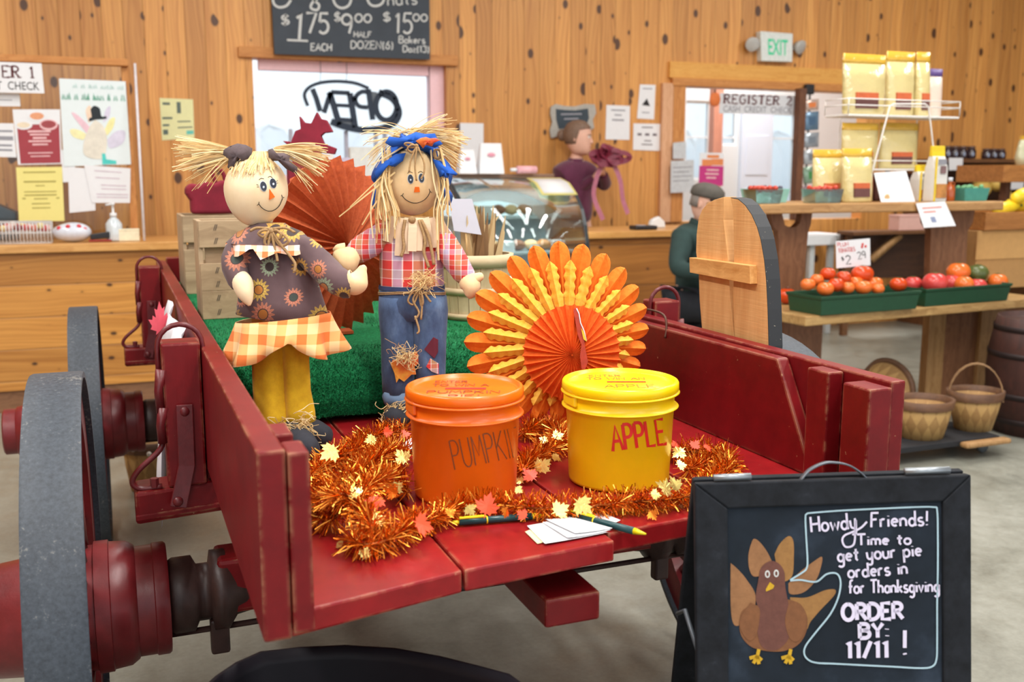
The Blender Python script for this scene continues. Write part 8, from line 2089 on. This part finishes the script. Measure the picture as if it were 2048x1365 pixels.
def basket(label, c, r0, r1, h, handle=None, lean=None, group='woven baskets on the floor'):
    r = thing('woven_basket', label, 'basket', c, group)
    T = lean or Matrix.Identity(3); P = lambda v: Vector(c) + T @ Vector(v)
    ring_ = lambda z, rr: [P((rr * cos(2 * pi * k / 36) * 1.12, rr * sin(2 * pi * k / 36), z)) for k in range(36)]
    b = MB(); b.loft([ring_(.0, .001), ring_(.0, r0), ring_(h * .5, (r0 + r1) / 2 * 1.03), ring_(h, r1), ring_(h, r1 - .006), ring_(.008, r0 - .006), ring_(.008, .001)], M_WV, True, False); b.build('basket_wall', r)
    b = MB(); b.loft([ring_(h * .80, r1 * .99 + .004), ring_(h * 1.02, r1 + .008), ring_(h * 1.02, r1 - .010), ring_(h * .80, r1 * .97 - .008)], M_BAND, True, False); b.build('rim_band', r)
    if handle is not None:
        a = handle; e = Vector((cos(a), sin(a), 0)); n = Vector((-sin(a), cos(a), 0))
        pts = [P(e * (r1 * 1.03 * cos(s_)) + Vector((0, 0, h * .75 + h * .95 * sin(s_)))) for s_ in [pi * k / 14 for k in range(15)]]
        b = MB(); b.ribbon(pts, .03, T @ n, M_HAND, .006); nn = []
        b = MB(); b.loft([[p + (T @ n) * s1 * .015 + (p - P((0, 0, h))).normalized() * s2 for s1, s2 in ((-1, 0), (1, 0), (1, .006), (-1, .006))] for p in pts], M_HAND, False); b.build('handle', r)
    return r
dl = thing('floor_dolly', 'low dark dolly with a pale slat under the woven baskets', 'dolly', (3.85, 3.8, 0))
DZ = .10
b = MB(); b.box(3.35, 4.10, 3.66, 3.98, .07, DZ, plain('black_dolly', (34, 34, 38), .8, var=.2)); b.build('deck', dl, bevel=.004)
p0 = at_z(1925, 884, .085); b = MB(); b.box(p0.x - .05, at_z(2030, 884, .085).x, 3.60, 3.655, .07, .098, M_LEGL); b.build('slat', dl, bevel=.012)
for x in (3.42, 4.05):
    for y in (3.72, 3.92): b = MB(); b.lathe([(.001, -.012), (.03, -.012), (.033, 0), (.03, .012), (.001, .012)], (x, y, .0345), (0, 1, 0), 18, plain('grey_caster', (90, 96, 100), .5)); b.build('caster', dl)
c = at_z(1838, 862, DZ + .001); c.y = 3.80; basket('woven basket nearest the wagon on the low dolly', Vector((at_y(1842, 860, 3.80).x, 3.80, DZ + .001)), .10, .135, .19)
basket('woven basket with a raised handle at the right end of the dolly', Vector((at_y(1946, 850, 3.82).x, 3.82, DZ + .001)), .085, .125, .20, -.7)
e = Matrix.Rotation(radians(58), 3, 'X') @ Matrix.Rotation(radians(20), 3, 'Z')
basket('woven basket lying tipped on its side behind the others', Vector((at_y(1772, 745, 4.35).x, 4.45, .16)), .11, .15, .16, None, e)
basket('woven basket standing behind the wagon wheel under the table', Vector((at_y(1684, 735, 4.95).x, 4.95, .001)), .12, .15, .18, None)
bc = Vector((at_y(2000, 780, 3.95).x + .30, 3.95, 0))
r = thing('barrel', 'dark reddish brown wooden barrel at the right edge', 'barrel', bc)
b = MB(); b.lathe([(.001, .001), (.24, .001), (.275, .18), (.285, .33), (.275, .48), (.245, .64), (.235, .64), (.235, .62), (.001, .62)], bc, (0, 0, 1), 48, wood('dark_barrel_wood', (74, 40, 32), (48, 26, 22), 2, fine=26)); b.build('staves', r)
for z in (.08, .22, .44, .58):
    rr = lerp([(0, .24), (.18, .275), (.33, .285), (.48, .275), (.64, .245)], z); b = MB(); b.lathe([(rr + .001, z - .015), (rr + .005, z - .014), (rr + .005, z + .014), (rr + .001, z + .015)], bc, (0, 0, 1), 48, plain('dark_hoop_iron', (48, 38, 38), .5, .4), True, False); b.build('hoop', r)
# ================================================================== under and in front of the wagon
# basket of ornamental corn under the wagon
cb = Vector((.115, 4.66, .001))
rb_ = basket('tan woven basket with white studs on the floor under the wagon', cb, .105, .13, .23, None)
b = MB()
b.tube([cb + Vector((.14 * cos(s_), -.05 * sin(s_) , .21 + .20 * sin(s_))) for s_ in [pi * k / 16 for k in range(17)]], .003, plain('brown_wire', (120, 84, 50), .5), 6); b.build('wire_handle', rb_)
random.seed(19)
for i in range(14):
    a = 2 * pi * i / 14; p = cb + Vector((.132 * cos(a) * 1.12, .132 * sin(a), .195 + .02 * (i % 2)))
    b = MB(); b.ball(p + Vector((.012 * cos(a), .012 * sin(a), 0)), .011, plain('white_bead', (222, 214, 200), .6), 8, 6); b.build('white_stud', rb_)

# A-frame chalkboard
DS = 1.60
ab = thing('sidewalk_sign', 'black A-frame chalkboard with a chalk turkey and pie order reminder in front of the wagon', 'sign', at_d(1670, 1365, DS))
n_ = -FWD                                              # the board leans back, square to the sight line
P = lambda a, lift=0.0: at_d(a[0], a[1], DS) + n_ * lift
t = NT('scuffed_black_frame'); g = t.noise(t.coord('Object'), 22, 5, .7)
M_FRAME = t.out(t.ramp(g, [(.35, lin((22, 24, 28))), (.62, lin((34, 37, 43))), (.8, lin((52, 56, 64)))]), .75, spec=.2)
t = NT('smeared_chalkboard'); g = t.noise(t.coord('Object', (3, 3, 3)), 2.2, 5, .6)
M_SLATE = t.out(t.ramp(g, [(.3, lin((20, 26, 32))), (.55, lin((32, 40, 50))), (.8, lin((58, 70, 86)))]), .8, spec=.2)
YBOT = (EYE.z + 0)                                    # the board runs down to the floor
tz = lambda px: (lambda o: 682.5 - FPX * ((0 - EYE.z) / DS - FWD.z) / UPV.z)(0)
yb_ = tz(1400) - 2
out_, in_ = [(1390, 968), (1943, 950), (1947, yb_), (1402, yb_)], [(1456, 1018), (1886, 1004), (1890, yb_ - 60), (1462, yb_ - 60)]
for i in range(4):
    j = (i + 1) % 4
    b = MB(); b.prism([P(out_[i]), P(out_[j]), P(in_[j]), P(in_[i])], -n_ * .02, M_FRAME); b.build('frame_rail', ab, bevel=.003)
b = MB(); b.prism([P(a, -.006) for a in ((1450, 1012), (1892, 998), (1896, yb_ - 54), (1456, yb_ - 54))], -n_ * .006, M_SLATE); bd = b.build('slate_panel', ab)
# rear leaf, hinged at the top and standing back
back = [at_d(1392, 964, DS) - n_ * .022, at_d(1941, 946, DS) - n_ * .022]
lv = Vector((n_.x, n_.y, 0)).normalized() * -1.0
foot = [Vector((p.x, p.y, .002)) + lv * .30 for p in back]
b = MB(); b.prism([back[0], back[1], foot[1], foot[0]], lv * .018, M_FRAME); b.build('rear_leaf', ab, bevel=.003)
for x0, x1, y in ((1430, 1505, 962), (1815, 1905, 949)):
    b = MB(); b.tube([P((x0, y + 4), -.012) + Vector((0, 0, .006)), P((x1, y + 1), -.012) + Vector((0, 0, .006))], .006, plain('hinge_steel', (150, 156, 162), .35, .7), 8); b.build('hinge', ab)
b = MB(); hp = [P(a, -.012) for a in ((1604, 966), (1622, 945), (1650, 931), (1672, 929), (1700, 934), (1722, 947), (1738, 962))]
b.loft([[p + n_ * s1 * .007 + Vector((0, 0, s2)) for s1, s2 in ((-1, 0), (1, 0), (1, .003), (-1, .003))] for p in sm(hp, 4)], plain('grey_strap', (96, 102, 110), .4, .3), True); b.build('carry_handle', ab)
b = MB(); q0, q1, q2 = at_d(1402, 1322, DS) - n_ * .005, at_d(1381, 1238, DS) - n_ * .05, at_d(1376, 1262, DS) - n_ * .1
b.tube([q0, q1, q2], .004, plain('grey_strap', (96, 102, 110)), 6); b.build('folding_brace', ab)
# chalk turkey
def cut(name, pts, col, lift, smooth=True):
    q = [(p.x, p.y) for p in sm([(x, y, 0) for x, y in pts + pts[:1]], 5)][:-1] if smooth else pts
    b = MB(); b.prism([P(a, -.0058 + lift) for a in q], n_ * .0003, col); return b.build(name, ab)
def smudge(name, c, k=.3):
    if name in MATS: return MATS[name]
    t = NT(name); g = t.noise(t.coord('Object'), 60, 5, .75)
    MATS[name] = t.out(t.ramp(g, [(.3, tuple(x * (1 - k) for x in lin(c))), (.7, lin(c))]), .9); return t.m
C_T, C_B, C_D, C_Y = smudge('chalk_tan', (158, 112, 74)), smudge('chalk_brown', (132, 86, 54)), smudge('chalk_dark_brown', (112, 70, 60)), smudge('chalk_yellow', (214, 170, 40))
z7 = lambda X, Y: (1340 + X / 2.893, 900 + Y / 2.893)
Z = lambda *l: [z7(*p) for p in l]
for pts, c in ((Z((355, 660), (400, 700), (450, 760), (500, 850), (480, 960), (410, 1020), (370, 1010), (355, 900)), C_T), (Z((470, 560), (490, 520), (530, 545), (580, 620), (600, 700), (500, 740), (465, 700), (458, 620)), C_T), (Z((610, 610), (640, 550), (690, 505), (718, 530), (722, 620), (710, 740), (640, 760)), smudge('chalk_ochre', (160, 116, 66))), (Z((690, 780), (760, 710), (840, 650), (885, 625), (880, 680), (850, 760), (780, 830), (700, 840)), C_T), (Z((700, 860), (800, 860), (900, 820), (960, 815), (955, 850), (880, 930), (820, 1000), (790, 1050), (720, 1000)), smudge('chalk_ochre', (160, 116, 66)))):
    cut('chalk_feather', pts, c, .0002)
cut('chalk_body', Z((530, 900), (600, 860), (680, 870), (760, 900), (800, 980), (790, 1070), (740, 1140), (660, 1172), (570, 1172), (480, 1150), (420, 1090), (405, 1010), (430, 930)), C_B, .0006)
cut('chalk_breast', Z((515, 760), (530, 690), (580, 650), (630, 660), (665, 710), (672, 800), (690, 900), (700, 1000), (690, 1100), (620, 1165), (540, 1150), (510, 1060), (520, 950), (500, 860)), C_D, .0010)
for pts in (Z((470, 890), (520, 920), (520, 1000), (500, 1080), (460, 1110), (415, 1050), (410, 980)), Z((690, 900), (740, 890), (790, 950), (790, 1040), (750, 1110), (700, 1100), (670, 1000))): cut('chalk_wing', pts, C_B, .0013)
for x, y in ((568, 724), (619, 720)):
    b = MB(); b.prism([P(z7(x + 15 * cos(a), y + 22 * sin(a)), -.0045) for a in [2 * pi * k / 16 for k in range(16)]], n_ * .0003, M_CHALK); b.build('chalk_eye', ab)
    b = MB(); b.prism([P(z7(x + 7 * cos(a), y + 13 * sin(a)), -.0041) for a in [2 * pi * k / 14 for k in range(14)]], n_ * .0003, C_D); b.build('chalk_pupil', ab)
cut('chalk_beak', Z((582, 770), (608, 790), (600, 808), (560, 825), (558, 812)), C_Y, .0016, False)
for x in (500, 685):
    b = MB(); pl = lambda a: P(z7(*a), -.0048)
    for pts in ([(x + 18, 1160), (x + 8, 1205)], [(x + 8, 1200), (x - 36, 1212)], [(x + 8, 1200), (x - 14, 1242)], [(x + 8, 1200), (x + 18, 1246)], [(x + 8, 1200), (x + 34, 1224)]): polyline(b, pts, pl, .0055, n_, C_Y, False)
    b.build('chalk_foot', ab)
M_BLUC, M_LILC = plain('pale_blue_chalk', (168, 196, 208), .9), plain('lilac_white_chalk', (216, 210, 232), .9)
pl = lambda a: P(z7(*a), -.0050)
b = MB()
polyline(b, [(700, 758), (770, 715), (795, 690), (800, 640), (792, 500), (788, 400), (795, 375), (830, 368), (1000, 355), (1200, 345), (1400, 336), (1530, 335), (1552, 355), (1556, 500), (1556, 700), (1552, 900), (1552, 1100), (1548, 1220), (1520, 1262), (1450, 1270), (1300, 1262), (1100, 1252), (950, 1244), (860, 1240), (810, 1225), (782, 1190), (790, 1140), (850, 1060), (930, 960), (975, 870), (992, 790), (985, 740), (960, 718), (910, 725), (860, 765), (820, 768), (760, 758), (700, 762)], pl, .0026, n_, M_BLUC); b.build('speech_bubble', ab)
b = MB()
for s_, x0, y0, x1, y1, cap, w in (('Howdy', 824, 480, 1080, 458, 88, .0034), ('Friends!', 1170, 452, 1490, 440, 82, .0033), ('Time to', 1090, 556, 1392, 550, 62, .0033), ('get your pie', 978, 652, 1448, 618, 78, .0033), ('orders in', 1038, 746, 1370, 722, 76, .0033), ('for Thanksgiving', 1042, 836, 1548, 826, 74, .0031)):
    fp = fitpx(s_, *z7(x0, y0), *z7(x1, y1), cap / 2.893, .14); write(b, s_, lambda a: P(fp(a), -.0050), w, n_, M_LILC)
polyline(b, [(1075, 400), (1075, 520), (1060, 560), (1020, 565), (1002, 530), (1015, 500), (1060, 480), (1110, 455), (1145, 420)], pl, .0030, n_, M_LILC)
b.build('chalk_lettering', ab)
b = MB()
for s_, x0, y0, x1, y1, cap, w in (('ORDER', 1004, 992, 1358, 982, 92, .0062), ('BY:', 1104, 1096, 1272, 1090, 82, .0062), ('11/11', 1028, 1212, 1276, 1208, 96, .0064), ('!', 1352, 1192, 1384, 1190, 140, .0060)):
    fp = fitpx(s_, *z7(x0, y0), *z7(x1, y1), cap / 2.893, .17); write(b, s_, lambda a: P(fp(a), -.0048), w, n_, M_LILC)
b.build('bold_chalk_lettering', ab)

# black tub at the bottom edge
ZT = .60
r = thing('plastic_tub', 'black plastic tub standing in front of the wagon at the bottom edge', 'tub', at_z(720, 1400, ZT) - Vector((0, 0, ZT)))
M_TUB = plain('black_tub_plastic', (26, 23, 29), .5, var=.1, scale=30, spec=.25)
# the rim is a rounded oblong: its far edge runs through these sight lines
far = [at_z(x, y, ZT) for x, y in ((405, 1375), (430, 1352), (470, 1325), (520, 1303), (600, 1294), (690, 1290), (790, 1296), (880, 1312), (960, 1332), (1020, 1348), (1045, 1366), (1052, 1385))]
c = (far[0] + far[-1]) / 2; dn = (far[-1] - far[0]).normalized(); nn = Vector((dn.y, -dn.x, 0))
if nn.y > 0: nn = -nn
near = [p + nn * (2 * (c - p).dot(nn) + .30) if False else Vector((p.x, p.y, p.z)) - nn * (2 * (p - c).dot(nn)) + nn * .12 for p in reversed(far)]
rim = far + near; m_ = sum(rim, Vector()) / len(rim)
def tubring(f, z): return [Vector((m_.x + (p.x - m_.x) * f, m_.y + (p.y - m_.y) * f, z)) for p in rim]
b = MB(); b.loft([tubring(.8, .002), tubring(.94, ZT - .05), tubring(.945, ZT - .01), tubring(.985, ZT - .012), tubring(1.0, ZT - .006), tubring(.995, ZT), tubring(.96, ZT + .001), tubring(.925, ZT - .02), tubring(.78, .012), tubring(.02, .012)], M_TUB, True, True); b.build('tub_wall', r)
